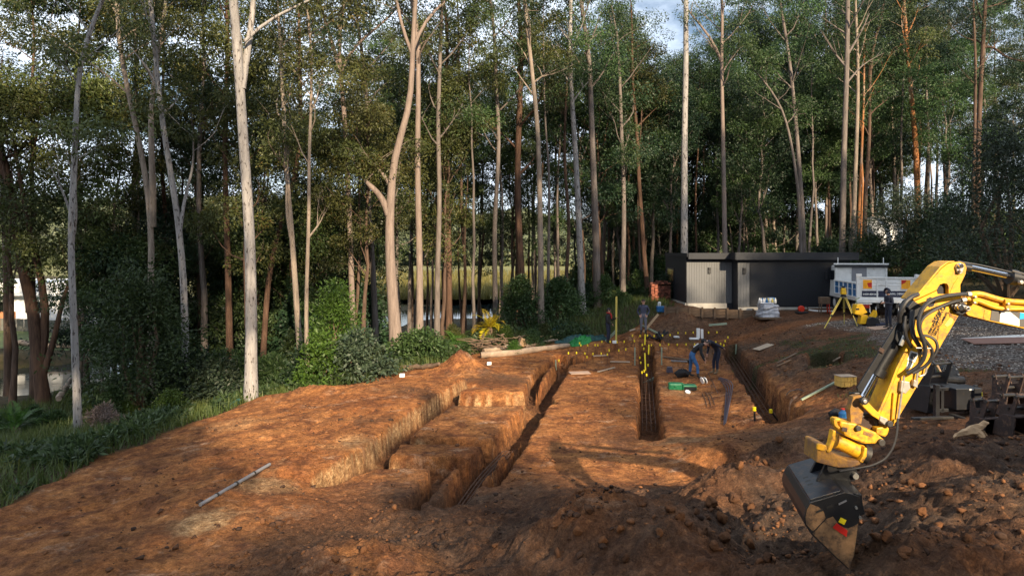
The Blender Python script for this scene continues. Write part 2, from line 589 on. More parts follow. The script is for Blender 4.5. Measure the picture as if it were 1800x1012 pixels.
CTRL = []
def ctl(u, v, z): CTRL.append(P(u, v, z))
for x in (-2.5, 0, 2.5, 5):
    for y_ in (15.5, 20, 25, 30):
        CTRL.append((x, y_, 0.0))
CTRL += [(6.8, 20, 0), (7.2, 25, 0), (8.2, 30, .02), (9.0, 33, .1), (3, 35, .25), (7, 36, .35), (0.5, 34, .2)]
for a in [(500, 760, .22), (600, 715, .22), (350, 860, .3), (420, 900, .3), (250, 850, .12), (640, 690, .3), (0, 960, .1), (100, 900, .0),
          (0, 890, -.05), (200, 792, -.05), (440, 706, -.3), (540, 690, -.2), (670, 660, 0), (760, 642, .1), (0, 800, -.6), (140, 760, -.8),
          (300, 735, -.8), (0, 1010, .15), (200, 1005, .25), (400, 1000, .35), (560, 1000, .45), (800, 1000, .5), (1000, 990, .7),
          (1100, 900, .6), (900, 920, .35), (700, 940, .25), (1150, 860, .5), (1040, 880, .55), (880, 870, .12), (960, 840, .1), (1280, 800, .4), (1330, 870, 1.0), (1400, 830, 1.1),
          (1450, 980, 1.4), (1600, 820, 1.7), (1750, 760, 1.95), (1780, 860, 2.0), (1650, 980, 1.85), (1500, 880, 1.5), (1700, 700, 1.9),
          (1400, 640, 1.1), (1460, 690, 1.15), (1486, 672, 1.35), (1540, 620, 1.7), (1350, 590, .9), (1330, 557, 1.55), (1440, 572, 1.65),
          (1562, 578, 1.68), (1700, 640, 1.85), (1790, 600, 2.05), (1250, 572, 1.0), (1180, 575, .95), (1070, 604, .5), (1130, 588, .8)]:
    ctl(*a)
CTRL += [(10, 39.2, 1.88), (16, 40, 1.92), (22, 40, 1.95), (14, 46, 2.0), (22, 48, 2.2), (5.5, 42, 1.55), (7.5, 45, 1.9), (3, 40, .8), (4.2, 38, .8),
         (-1.5, 36, .1), (-5.4, 30, -.2), (-8, 28, -.6), (24, 36, 2.6), (30, 44, 3.8), (26, 30, 2.6), (34, 50, 5), (40, 70, 7.5), (60, 60, 9),
         (-20, 28, -2.0), (-15, 32, -1.4), (-10, 34, -1.0), (-12, 45, -1.8), (-24, 36, -2.4), (-5, 42, -.8), (0, 48, -.4), (-7, 60, -1.8),
         (0, 70, -2.2), (10, 62, 1.0), (20, 65, 2.6), (30, 90, 4), (-30, 52, -1.8), (-40, 54, -1.5), (-48, 58, -1.4), (-60, 70, -1.2), (-36, 30, -2.2),
         (-60, 25, -1.6), (-28, 22, -1.6), (-10, 78, -2.4), (8, 80, -2.0), (20, 100, -1.8), (-25, 100, -2.2), (-60, 110, -2.1), (40, 130, -1.2), (80, 120, 6),
         (120, 200, 8), (0, 160, -2.2), (-80, 200, -2.1), (60, 220, -1.8), (-150, 120, -1), (-250, 300, -1.9), (0, 400, -2.1), (200, 400, -1.9), (0, 750, -2),
         (-600, 700, -2), (600, 700, 0), (-8, 6, .4), (-4, 6, .7), (0, 6, 1.1), (4, 6, 1.7), (8, 6, 2.1), (0, -4, 1.8), (-14, 5, .2), (-14, -6, .4), (14, 6, 2.3),
         (14, -6, 2.5), (16, 16, 2.1), (20, 22, 2.3), (0, -40, 3), (40, -40, 5), (-40, -40, 0), (-40, 0, -1.0), (40, 0, 4), (-200, -60, 0), (200, -60, 5), (400, 300, 12)]
CTRL = np.array(CTRL)

def rbf_fit(C):
    n = len(C)
    d = np.hypot(C[:, None, 0] - C[None, :, 0], C[:, None, 1] - C[None, :, 1])
    A = np.zeros((n + 1, n + 1))
    A[:n, :n] = -d - np.eye(n) * 0.25
    A[:n, n] = A[n, :n] = 1
    return np.linalg.solve(A, np.append(C[:, 2], 0))
RB = rbf_fit(CTRL)

def base_z(X, Y):
    z = np.full(X.shape, RB[-1])
    for (cx, cy, _), w in zip(CTRL, RB[:-1]):
        z -= w * np.hypot(X - cx, Y - cy)
    return z

CLEAR = [(-12.6, -6), (-11.2, 13), (-10.4, 13.9), (-10.3, 17.6), (-9.3, 24.4), (-7.8, 25.9), (-5.4, 28.1), (-3.6, 30.9), (-1.5, 34.4), (1.8, 35.6),
         (5.0, 36.4), (6.6, 37.4), (9.4, 40), (9.6, 44), (10.4, 48), (22, 48), (23, 42), (22, 34), (19.5, 26), (21, 20), (24, 10), (24, -6)]
GRAVEL = [(14.8, 34.4), (23, 35.5), (23, 33), (21, 25), (21, 18), (17, 17), (13.6, 18.0), (12.9, 20.5), (13.6, 24), (15.2, 28), (14.6, 31), (14.4, 33)]
def px2(pts, z=0.0):
    return [P(u, v, z)[:2] for u, v in pts]
TRENCH = [  # centre line, half width, depth
    (px2([(572, 848), (625, 826), (668, 796), (700, 768), (745, 735), (790, 706), (832, 680)]), 0.25, 0.72),
    (px2([(792, 708), (860, 710), (960, 706)]), 0.36, 0.78),
    (px2([(702, 774), (780, 775), (850, 778), (902, 774)]), 0.29, 0.70),
    (px2([(650, 813), (720, 812), (790, 813)]), 0.44, 0.66),
    (px2([(716, 905), (748, 862), (776, 824)]), 0.20, 0.80),
    (px2([(785, 898), (815, 852), (850, 806), (893, 765), (950, 702), (978, 660), (994, 632)]), 0.32, 0.75),
    (px2([(866, 850), (902, 797), (935, 742), (965, 700)]), 0.15, 0.55),
    (px2([(930, 706), (938, 670), (952, 648), (985, 630)]), 0.20, 0.65),
    (px2([(1137, 626), (1137, 650), (1140, 700), (1143, 768)]), 0.33, 0.72),
    (px2([(1283, 626), (1303, 660), (1342, 720), (1386, 772)]), 0.38, 0.85),
    ([(11.0, 23.9), (11.5, 25.0), (11.9, 26.3)], 0.55, 1.0),
    (px2([(985, 634), (1060, 620), (1120, 614), (1200, 613), (1283, 614)], .2), 0.34, 0.5),
]
HEAPS = [  # u, v, z there, radius x, radius y, height, noise
    (810, 650, .1, .85, .7, .8), (640, 1000, .5, 1.0, .7, .38), (1035, 960, .6, .8, 1.0, .62), (1000, 1000, .6, .9, .6, .3), (1110, 975, .7, .9, .9, .2),
    (1290, 870, .95, .9, .8, .42), (1230, 945, .9, 1.1, .9, .25), (1180, 1000, .9, 1.4, .6, .3), (1350, 800, .7, 1.1, .6, .5),
    (1640, 850, 1.6, .8, .6, .3), (1560, 1005, 1.6, .9, .6, .25), (560, 690, .2, 2.0, .9, .28), (150, 985, .2, 1.0, .9, .2), (1590, 910, 1.6, .7, .5, .2),
    (330, 880, .25, 1.4, .8, .12), (870, 603, .2, 1.3, .9, .55), (1400, 645, .95, .9, .5, .22),
]
PITS = [(1412, 955, 1.2, .8, 1.0, -.55), (1560, 890, 1.6, .5, .4, -.15), (980, 950, .6, .4, .7, -.2), (1330, 960, 1.1, .5, .6, -.2)]
PADS = [(-4.6, 14.3), (-4.9, 16.5), (-3.6, 19.0), (-2.0, 22.9), (0.9, 23.2), (1.6, 31), (6.5, 31), (6.2, 19.0), (3.0, 17.5), (0.2, 15.4), (-0.6, 14.2), (-2.6, 13.4)]
CREEK = [(-80, 30), (-45, 35), (-33, 39.5), (-26, 43), (-21, 52), (-18, 66), (-14, 80), (-6, 88), (8, 94), (30, 112), (60, 125)]

def field(X, Y):
    """Ground height and cover masks at any place."""
    z = base_z(X, Y)
    clear = poly_sdf(X, Y, CLEAR) + 0.55 * fbm(X, Y, 0.7, 4, 0.55, 5)
    grav = poly_sdf(X, Y, GRAVEL) + 1.3 * fbm(X, Y, 0.5, 4, 0.6, 9)
    cl = sstep(-0.3, 0.35, clear)
    gr = sstep(-0.4, 0.5, grav)
    near = sstep(300, 60, np.hypot(X, Y))
    # level pads between the footings; the clay left of the first trench stands a step higher
    pad = sstep(-.5, .5, poly_sdf(X, Y, PADS))
    z = z * (1 - pad) + pad * 0.02
    t1 = TRENCH[0][0]
    lp = t1 + [(t1[-1][0] - 3.5, t1[-1][1] + .8), (t1[0][0] - 3.5, t1[0][1] - .6)]
    dt = seg_dist(X, Y, t1)
    z = z + 0.28 * (.45 + .55 * sstep(14.6, 16.4, Y)) * sstep(-.08, .12, poly_sdf(X, Y, lp) + .05 * fbm(X, Y, 2.0, 3, .5, 19)) * np.exp(-(dt / 2.1) ** 2)
    z = z + 0.30 * sstep(23.35, 23.6, Y) * np.exp(-((Y - 23.5) / 2.2) ** 2) * sstep(-2.4, -1.9, X) * sstep(1.2, .7, X)
    # spoil heaps and pits, with crumbling flanks
    rough = np.zeros(X.shape)
    for u, v, zz, rx, ry, h in HEAPS + PITS:
        cx, cy, _ = P(u, v, zz)
        wob = 1 + 0.35 * fbm(X, Y, 1.1, 3, 0.5, int(u))
        r = np.hypot((X - cx) / rx, (Y - cy) / ry) * wob
        k = np.exp(-np.clip(r, 0, 6) ** 1.7 * 0.9)
        z = z + h * k
        rough = np.maximum(rough, k * min(1, abs(h) * 2.2))
    nearness = sstep(15.5, 11.5, Y + 0.12 * X) * sstep(-6.0, -2.5, X) * cl
    rough = np.maximum(rough, nearness * 0.85)
    # broken ground by the near heaps, smoother scraped pad further off
    calm = 1 - .6 * sstep(13, 14.5, Y) * sstep(34, 32, Y) * sstep(-6.5, -5, X) * sstep(8.5, 7.5, X)
    z = z + cl * (1 - gr * .8) * (calm * (0.07 * fbm(X, Y, 0.45, 3, 0.5, 21) + 0.05 * fbm(X, Y, 1.6, 4, 0.55, 22)) + 0.030 * fbm(X, Y, 5.0, 3, 0.6, 23) * (.4 + .6 * sstep(-.2, .3, fbm(X, Y, .6, 3, .5, 24))) + 0.020 * fbm(X, Y, 11.0, 2, 0.6, 25))
    z = z + rough * (0.24 * fbm(X, Y, 1.0, 3, 0.5, 31) + 0.17 * (0.35 - np.abs(fbm(X, Y, 2.2, 3, 0.6, 32))) + 0.10 * np.abs(fbm(X, Y, 5.5, 3, 0.6, 34)) + 0.06 * fbm(X, Y, 12.0, 2, 0.6, 33))
    z = z + (1 - cl) * near * (0.16 * fbm(X, Y, 0.35, 4, 0.5, 41) + 0.04 * fbm(X, Y, 2.2, 3, 0.5, 42))
    z = z + gr * 0.03 * fbm(X, Y, 5.0, 3, 0.6, 43)
    # scrape marks and wheel ruts on the left slope and the near right ground
    t = X * 0.62 - Y * 0.78
    left = sstep(-3.2, -5.0, X) * sstep(24, 15, Y) * cl
    z = z + left * (0.030 * fbm(t * 3.4, Y * 0.18, 1.0, 3, 0.6, 51) - 0.055 * np.exp(-((t + 16.3) / .16) ** 2) - 0.055 * np.exp(-((t + 17.9) / .16) ** 2))
    t2 = X * 0.25 + Y * 0.97
    right = sstep(4.0, 6.0, X) * sstep(17, 13, Y) * cl
    z = z + right * 0.05 * fbm(X * 0.3, t2 * 2.6, 1.0, 4, 0.6, 55)
    bk = sstep(6.5, 9.0, X) * sstep(36, 30, Y) * sstep(14, 18, Y) * sstep(13.5, 11.5, X)
    z = z + bk * 0.16 * fbm(X, Y * 2.2, 0.9, 4, 0.6, 61)
    # footing trenches
    dep = np.zeros(X.shape)
    jag = 0.10 * fbm(X, Y, 1.3, 3, 0.5, 71) + 0.035 * fbm(X, Y, 5.0, 2, 0.5, 72)
    for pts, hw, depth in TRENCH:
        d = seg_dist(X, Y, pts) + jag
        dep = np.maximum(dep, depth * (0.88 * sstep(hw + 0.04, hw - 0.04, d) + 0.12 * sstep(hw + .16, hw - .10, d)))
    z = z - dep + sstep(.2, .5, dep) * 0.05 * fbm(X, Y, 3.0, 3, .6, 75)
    # tooth scrapes on the lit clay, and crawler prints pressed across the front of the pads
    for a in ([(540, 748), (590, 722)], [(556, 758), (630, 717)], [(577, 761), (655, 722)], [(604, 762), (662, 735)], [(538, 792), (562, 778)], [(600, 700), (650, 688)]):
        z = z - 0.06 * sstep(.10, .03, seg_dist(X, Y, px2(a, .3)) + .05 * fbm(X, Y, 4.0, 2, .5, 83)) * (fbm(X, Y, 2.5, 2, .5, 84) > -.25)
    for (x0, y0, x1, y1) in ((-.9, 13.7, 6.2, 16.6), (-.6, 12.1, 6.6, 15.0), (-9.2, 12.5, -6.2, 17.5), (-8.0, 12.0, -5.2, 16.6)):
        L_ = math.hypot(x1 - x0, y1 - y0)
        ux, uy = (x1 - x0) / L_, (y1 - y0) / L_
        s_, q_ = (X - x0) * ux + (Y - y0) * uy, -(X - x0) * uy + (Y - y0) * ux + .25 * np.sin(((X - x0) * ux + (Y - y0) * uy) * .5)
        band = sstep(.24, .17, np.abs(q_)) * sstep(-.2, .3, s_) * sstep(L_ + .2, L_ - .3, s_) * sstep(-.35, .1, fbm(X, Y, .9, 3, .5, 85))
        z = z - band * (.035 + .03 * np.sin(s_ * 6.283 / .24))
    # the creek bed
    c = seg_dist(X, Y, CREEK) + 2.2 * fbm(X, Y, 0.12, 3, 0.5, 81)
    z = z - sstep(6.5, 3.5, c) * (z + 3.5)
    return z, cl, gr, rough, dep

GXX, GYY = np.meshgrid(GX, GY)
GZ, GCL, GGR, GRO, GDP = field(GXX, GYY)

def gz(x, y):
    i = int(np.clip(np.searchsorted(GX, x) - 1, 0, len(GX) - 2))
    j = int(np.clip(np.searchsorted(GY, y) - 1, 0, len(GY) - 2))
    a = min(max((x - GX[i]) / (GX[i + 1] - GX[i]), 0), 1)
    b = min(max((y - GY[j]) / (GY[j + 1] - GY[j]), 0), 1)
    return (GZ[j, i] * (1 - a) + GZ[j, i + 1] * a) * (1 - b) + (GZ[j + 1, i] * (1 - a) + GZ[j + 1, i + 1] * a) * b

def gzv(x, y, A=None):
    A = GZ if A is None else A
    i = np.clip(np.searchsorted(GX, x) - 1, 0, len(GX) - 2)
    j = np.clip(np.searchsorted(GY, y) - 1, 0, len(GY) - 2)
    a = np.clip((x - GX[i]) / (GX[i + 1] - GX[i]), 0, 1)
    b = np.clip((y - GY[j]) / (GY[j + 1] - GY[j]), 0, 1)
    return (A[j, i] * (1 - a) + A[j, i + 1] * a) * (1 - b) + (A[j + 1, i] * (1 - a) + A[j + 1, i + 1] * a) * b

def hit(u, v, d0=6.5, d1=140):
    """Where the sight line through (u, v) meets the ground."""
    d = d0
    while d < d1:
        p = D(u, v, d)
        if p.z <= gz(p.x, p.y):
            lo, hi = d - 0.1, d
            for _ in range(8):
                m = (lo + hi) / 2
                q = D(u, v, m)
                if q.z <= gz(q.x, q.y): hi = m
                else: lo = m
            q = D(u, v, hi)
            return Vector((q.x, q.y, gz(q.x, q.y)))
        d += 0.1
    p = D(u, v, d1)
    return Vector((p.x, p.y, gz(p.x, p.y)))

def on(x, y, dz=0.0):
    return Vector((x, y, gz(x, y) + dz))

def ground_material():
    m, nt, b = nodes_of('site_ground')
    L = nt.links
    geo = N(nt, 'ShaderNodeNewGeometry')
    pos = geo.outputs['Position']
    at = N(nt, 'ShaderNodeAttribute', attribute_name='cover')
    sep = N(nt, 'ShaderNodeSeparateColor')
    L.new(at.outputs['Color'], sep.inputs['Color'])
    grass_m, grav_m, dark_m = sep.outputs['Red'], sep.outputs['Green'], sep.outputs['Blue']
    sub_m = at.outputs['Alpha']
    at2 = N(nt, 'ShaderNodeAttribute', attribute_name='trench_shade')
    shade_m = at2.outputs['Fac']
    big = noise(nt, 0.33, 6, 0.62, pos)
    mid = noise(nt, 1.5, 8, 0.68, pos)
    fine = noise(nt, 9.0, 8, 0.7, pos)
    grit = noise(nt, 34.0, 5, 0.7, pos)
    streak = noise(nt, 0.9, 9, 0.72, pos, (1.0, 1.7, 1.0))
    clay = mixc(nt, ramp(nt, big, 0.36, 0.64), (0.33, 0.124, 0.041), (0.47, 0.212, 0.078))
    clay = mixc(nt, ramp(nt, mid, 0.40, 0.62), clay, (0.17, 0.068, 0.032))
    pale = mixc(nt, ramp(nt, streak, 0.57, 0.70), clay, (0.50, 0.32, 0.21))
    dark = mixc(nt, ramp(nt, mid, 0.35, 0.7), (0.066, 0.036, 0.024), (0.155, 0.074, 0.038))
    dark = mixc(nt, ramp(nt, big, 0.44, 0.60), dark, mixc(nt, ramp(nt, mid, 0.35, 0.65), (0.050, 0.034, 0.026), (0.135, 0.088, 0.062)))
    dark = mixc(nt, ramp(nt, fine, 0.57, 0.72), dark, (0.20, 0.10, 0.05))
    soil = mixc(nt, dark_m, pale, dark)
    soil = mixc(nt, shade_m, soil, (0.085, 0.042, 0.024))  # painted shade on the trench floors
    # lighter, yellower subsoil in the trench walls
    soil = mixc(nt, sub_m, soil, mixc(nt, ramp(nt, fine, 0.3, 0.7), (0.32, 0.17, 0.075), (0.52, 0.36, 0.20)))
    crumb = noise(nt, 4.2, 12, 0.78, pos)
    soil = mixc(nt, 0.6, soil, mixc(nt, ramp(nt, crumb, 0.40, 0.60), (0.48, 0.43, 0.40), (1.50, 1.48, 1.42)), 'MULTIPLY')
    soil = mixc(nt, 0.5, soil, mixc(nt, ramp(nt, fine, 0.38, 0.62), (0.50, 0.47, 0.45), (1.48, 1.46, 1.4)), 'MULTIPLY')
    soil = mixc(nt, 0.5, soil, mixc(nt, ramp(nt, grit, 0.41, 0.59), (0.5, 0.48, 0.46), (1.3, 1.3, 1.3)), 'MULTIPLY')
    # crushed stone
    vor = N(nt, 'ShaderNodeTexVoronoi', Scale=15.0)
    L.new(pos, vor.inputs['Vector'])
    vc = N(nt, 'ShaderNodeSeparateColor')
    L.new(vor.outputs['Color'], vc.inputs['Color'])
    grav = mixc(nt, ramp(nt, vc.outputs['Red'], 0.1, 0.95), (0.030, 0.024, 0.022), (0.26, 0.225, 0.20))
    grav = mixc(nt, ramp(nt, mid, 0.45, 0.62), grav, (0.11, 0.07, 0.05))
    # forest floor: litter, moss and soil under the plants
    floor = mixc(nt, ramp(nt, mid, 0.35, 0.65), (0.028, 0.032, 0.012), (0.085, 0.062, 0.034))
    floor = mixc(nt, ramp(nt, fine, 0.58, 0.72), floor, (0.12, 0.09, 0.05))
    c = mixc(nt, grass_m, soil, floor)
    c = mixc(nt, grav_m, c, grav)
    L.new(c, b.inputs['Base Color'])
    b.inputs['Roughness'].default_value = 0.95
    b.inputs['Specular IOR Level'].default_value = 0.15
    add = N(nt, 'ShaderNodeMath', operation='ADD')
    mul = N(nt, 'ShaderNodeMath', operation='MULTIPLY')
    mul.inputs[1].default_value = 0.35
    L.new(grit, mul.inputs[0])
    L.new(fine, add.inputs[0])
    L.new(mul.outputs[0], add.inputs[1])
    bp = N(nt, 'ShaderNodeBump', Strength=1.0, Distance=0.14)
    L.new(add.outputs[0], bp.inputs['Height'])
    bp2 = N(nt, 'ShaderNodeBump', Strength=0.8, Distance=0.05)
    mg = N(nt, 'ShaderNodeMath', operation='MULTIPLY')
    L.new(vor.outputs['Distance'], mg.inputs[0])
    L.new(grav_m, mg.inputs[1])
    L.new(mg.outputs[0], bp2.inputs['Height'])
    L.new(bp.outputs['Normal'], bp2.inputs['Normal'])
    L.new(bp2.outputs['Normal'], b.inputs['Normal'])
    return m

def build_ground():
    ny, nx = GZ.shape
    V = np.stack([GXX, GYY, GZ], -1).reshape(-1, 3)
    idx = np.arange(ny * nx).reshape(ny, nx)
    q = np.stack([idx[:-1, :-1], idx[:-1, 1:], idx[1:, 1:], idx[1:, :-1]], -1).reshape(-1, 4)
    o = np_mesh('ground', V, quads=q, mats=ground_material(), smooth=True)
    # cover: grass / crushed stone / dark topsoil / cut subsoil
    X, Y = GXX, GYY
    tuft = sstep(0.10, 0.34, fbm(X, Y, 0.55, 4, 0.6, 91) + 0.6 * sstep(11.4, 12.2, X) * sstep(33, 28, Y) * sstep(17, 20, Y) - 0.12)
    bank = sstep(8.6, 9.6, X) * sstep(15, 18, Y) * sstep(37, 33, Y)
    bank2 = sstep(36.0, 37.0, Y) * sstep(13.5, 12.5, X) * sstep(8.0, 9, X) * .7
    grass = np.clip((1 - GCL) + np.clip(bank + bank2, 0, 1) * tuft * (1 - GGR), 0, 1) * (1 - GGR)
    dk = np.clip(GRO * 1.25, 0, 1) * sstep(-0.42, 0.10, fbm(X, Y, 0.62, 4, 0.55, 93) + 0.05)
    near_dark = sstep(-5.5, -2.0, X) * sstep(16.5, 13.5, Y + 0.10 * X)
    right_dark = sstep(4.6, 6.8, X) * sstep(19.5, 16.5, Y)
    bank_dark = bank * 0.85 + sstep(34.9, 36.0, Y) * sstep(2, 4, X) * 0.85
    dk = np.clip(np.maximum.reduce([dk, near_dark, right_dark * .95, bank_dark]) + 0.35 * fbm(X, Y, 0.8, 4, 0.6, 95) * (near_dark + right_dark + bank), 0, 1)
    orange_heap = np.zeros(X.shape)
    for u, v, zz, r in ((640, 985, .8, .9), (810, 648, .3, 1.2), (1040, 960, .9, .45), (560, 700, .3, 2.6), (1480, 800, 1.1, .5)):
        cx, cy, _ = P(u, v, zz)
        orange_heap = np.maximum(orange_heap, np.exp(-(np.hypot(X - cx, Y - cy) / r) ** 2))
    dk = dk * (1 - 0.85 * orange_heap)
    sub = np.clip(sstep(0.03, 0.14, GDP) * sstep(0.68, 0.45, GDP), 0, 1) * np.clip(sstep(1.1, .5, seg_dist(X, Y, TRENCH[0][0])) + .8 * sstep(.9, .4, seg_dist(X, Y, TRENCH[1][0])) * sstep(-2.6, -1.6, X), 0, 1)
    drive = sstep(37.8, 38.6, Y + .25 * fbm(X, Y, .8, 3, .6, 97)) * sstep(9.6, 10.6, X) * sstep(23, 22, X) * sstep(46, 45, Y)
    dk = np.maximum(dk, drive)
    grass = grass * (1 - drive)
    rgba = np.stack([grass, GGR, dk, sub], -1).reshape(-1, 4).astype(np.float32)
    a = o.data.attributes.new('cover', 'FLOAT_COLOR', 'POINT')
    a.data.foreach_set('color', rgba.ravel())
    for u, v, zz, r, m_, amt in ((775, 700, .3, 1.0, 'd', .9), (720, 690, .3, .9, 'd', .7), (480, 862, .25, .8, 'd', .8), (650, 735, .35, .7, 'd', .55), (880, 660, .2, 1.6, 'd', .8), (1090, 770, 0, 1.3, 'd', .55), (300, 800, .1, 1.2, 'd', .35),
                                  (345, 922, .25, .55, 's', .9), (455, 848, .3, .7, 's', .55), (1215, 780, 0, 1.0, 's', .45), (1190, 690, 0, .9, 's', .35), (620, 770, .35, .6, 's', .6), (860, 720, 0, .9, 's', .25), (420, 740, .2, 1.0, 's', .35)):
        cx, cy, _ = P(u, v, zz)
        k_ = amt * sstep(1.15, .35, np.hypot(X - cx, Y - cy) / r * (1 + .9 * fbm(X, Y, 1.7, 4, .6, int(u) + 3)))
        if m_ == 'd': rgba[:, 2] = np.maximum(rgba[:, 2], k_.ravel())
        else: rgba[:, 3] = np.maximum(rgba[:, 3], k_.ravel())
    a.data.foreach_set('color', rgba.ravel())
    wet = sstep(.42, .58, GDP + .1 * fbm(X, Y, 2.0, 3, .6, 98)) * .75  # deep trench floors darkened: shade painted into the soil colour
    a2 = o.data.attributes.new('trench_shade', 'FLOAT', 'POINT')
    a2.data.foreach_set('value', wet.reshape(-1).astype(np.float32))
    return tag(o, kind='structure')
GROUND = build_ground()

# creek water
wm, wnt, wb = nodes_of('creek_water')
wb.inputs['Base Color'].default_value = (0.012, 0.018, 0.018, 1)
wb.inputs['Roughness'].default_value = 0.04
wb.inputs['IOR'].default_value = 1.33
wnz = noise(wnt, 1.3, 4, 0.5, stretch=(1, 2.5, 1))
wbp = N(wnt, 'ShaderNodeBump', Strength=0.12, Distance=0.05)
wnt.links.new(wnz, wbp.inputs['Height'])
wnt.links.new(wbp.outputs['Normal'], wb.inputs['Normal'])
g = Geo()
ribbon = []
cp = np.array(CREEK, float)
for i in range(len(cp)):
    t_ = cp[min(i + 1, len(cp) - 1)] - cp[max(i - 1, 0)]
    t_ /= np.hypot(*t_)
    n_ = np.array((-t_[1], t_[0])) * 9.5
    ribbon += [tuple(cp[i] + n_) + (-2.6,), tuple(cp[i] - n_) + (-2.6,)]
g.add(ribbon, [(2 * i, 2 * i + 1, 2 * i + 3, 2 * i + 2) for i in range(len(cp) - 1)])
tag(g.build('water', wm), kind='structure')

# wooded hills beyond the marsh
hx = np.linspace(-640, 640, 130)
hy = np.linspace(0, 1, 14)
HXX, HTT = np.meshgrid(hx, hy)
HYY = 330 + 30 * fbm(HXX, HXX * 0, 0.004, 3, 0.5, 3) + HTT * 330
hprof = (34 + 22 * fbm(HXX, HXX * 0, 0.006, 4, 0.5, 7) + 12 * sstep(-100, -350, HXX) - 6 * sstep(0, 60, HXX) * sstep(160, 90, HXX))
HZZ = -3 + hprof * np.sin(np.clip(HTT * 1.9, 0, 1.57)) + 2.5 * fbm(HXX, HYY, 0.05, 3, 0.6, 13)
idx = np.arange(HXX.size).reshape(HXX.shape)
q = np.stack([idx[:-1, :-1], idx[:-1, 1:], idx[1:, 1:], idx[1:, :-1]], -1).reshape(-1, 4)
hm = mat('hill_scrub', (0.075, 0.085, 0.05), 0.95, var=0.4, scale=0.12)
tag(np_mesh('hills', np.stack([HXX, HYY, HZZ], -1).reshape(-1, 3), quads=q, mats=hm, smooth=True), kind='structure')
# ------------------------------------------------------------------ trees and plants
def rngs(seed): return np.random.default_rng(seed)

def leaf_cloud(rng, cen, rad, n, L, W, droop=0.5, shell=0.45, spread=1.0):
    """Rhombic leaves in clumps: cen (k,3), rad (k,3), n leaves each."""
    k = len(cen)
    cen, rad = np.repeat(cen, n, 0), np.repeat(rad, n, 0)
    m = k * n
    d = rng.normal(size=(m, 3))
    d /= np.linalg.norm(d, axis=1)[:, None]
    r = shell + (1 - shell) * rng.random(m) ** 0.6
    p = cen + d * rad * r[:, None]
    a = d * spread + rng.normal(size=(m, 3)) * 0.6
    a[:, 2] -= droop
    a /= np.linalg.norm(a, axis=1)[:, None]
    s = np.cross(a, rng.normal(size=(m, 3)))
    s /= np.linalg.norm(s, axis=1)[:, None] + 1e-9
    l = (L * (0.6 + 0.8 * rng.random(m)))[:, None]
    w = (W * (0.6 + 0.8 * rng.random(m)))[:, None]
    V = np.stack([p, p + a * l * 0.45 + s * w * 0.5, p + a * l, p + a * l * 0.45 - s * w * 0.5], 1).reshape(-1, 3)
    clump_t = np.repeat(rng.random(k), n)
    tint = np.clip(0.55 * clump_t + 0.45 * rng.random(m) , 0, 1)
    return V, tint

def merge_leaves(name, parts, matl, parent):
    V = np.concatenate([p[0] for p in parts])
    T = np.concatenate([p[1] for p in parts])
    q = np.arange(len(V)).reshape(-1, 4)
    return np_mesh(name, V, quads=q, mats=matl, parent=parent, tint=T)

def lerp_path(pts, n):
    P_ = np.array([tuple(p) for p in pts], float)
    s = np.concatenate([[0], np.cumsum(np.linalg.norm(np.diff(P_, axis=0), axis=1))])
    t = np.linspace(0, s[-1], n)
    out = np.stack([np.interp(t, s, P_[:, i]) for i in range(3)], 1)
    for _ in range(2):                                   # soften the corners
        out[1:-1] = out[1:-1] * 0.5 + (out[:-2] + out[2:]) * 0.25
    return out

def grow(rng, geo, path, rad, t0, reach, n_limb, clumps, up=0.7, sub=3, csize=1.0, sides=5, flat=0.6, top=True):
    """Limbs and twigs off a stem; returns the clump centres and radii at their ends."""
    cen, cr = [], []
    n = len(path)
    az = rng.random() * 6.28
    for i in range(n_limb):
        t = t0 + (0.97 - t0) * ((i + rng.random() * 0.8) / n_limb)
        f = t * (n - 1)
        j = min(int(f), n - 2)
        p = path[j] * (1 - (f - j)) + path[j + 1] * (f - j)
        r = (rad[j] * (1 - (f - j)) + rad[j + 1] * (f - j))
        az += 2.4 + rng.normal() * 0.5
        tt = (t - t0) / max(1e-6, 1 - t0)
        ln = reach * (0.55 + 0.75 * math.sin(math.pi * min(1, 0.25 + 0.7 * tt))) * (0.7 + 0.6 * rng.random())
        el = up * (0.7 + 0.6 * rng.random())
        d = np.array((math.cos(az) * math.cos(el), math.sin(az) * math.cos(el), math.sin(el)))
        pts, rr = [p], [max(0.018, r * 0.5)]
        for k in range(4):
            d = d + rng.normal(size=3) * 0.16 + np.array((0, 0, 0.10))
            d /= np.linalg.norm(d)
            pts.append(pts[-1] + d * ln / 4)
            rr.append(max(0.010, rr[0] * (1 - (k + 1) / 4.4)))
        geo.tube(pts, rr, sides, cap=False)
        for q in range(sub):
            k = 1 + int(rng.integers(0, 4))
            d2 = d + rng.normal(size=3) * 0.75
            d2[2] = abs(d2[2]) * 0.7 + 0.15
            d2 /= np.linalg.norm(d2)
            l2 = ln * (0.25 + 0.3 * rng.random())
            e = pts[k] + d2 * l2
            geo.tube([pts[k], pts[k] + d2 * l2 * 0.5 + rng.normal(size=3) * 0.08 * l2, e], [rr[k] * 0.6, rr[k] * 0.4, 0.006], 4, cap=False)
            cen.append(e)
        cen.append(pts[-1])
    if top:
        for _ in range(max(2, n_limb // 4)):
            cen.append(path[-1] + rng.normal(size=3) * np.array((0.5, 0.5, 0.3)) * reach * 0.4)
    cen = np.array(cen)
    sel = rng.permutation(len(cen))[:clumps] if clumps < len(cen) else np.arange(len(cen))
    cen = cen[sel]
    s = csize * (0.6 + 0.8 * rng.random(len(cen)))
    rad3 = np.stack([s * (0.8 + .4 * rng.random(len(cen))), s * (0.8 + .4 * rng.random(len(cen))), s * flat], 1)
    return cen, rad3

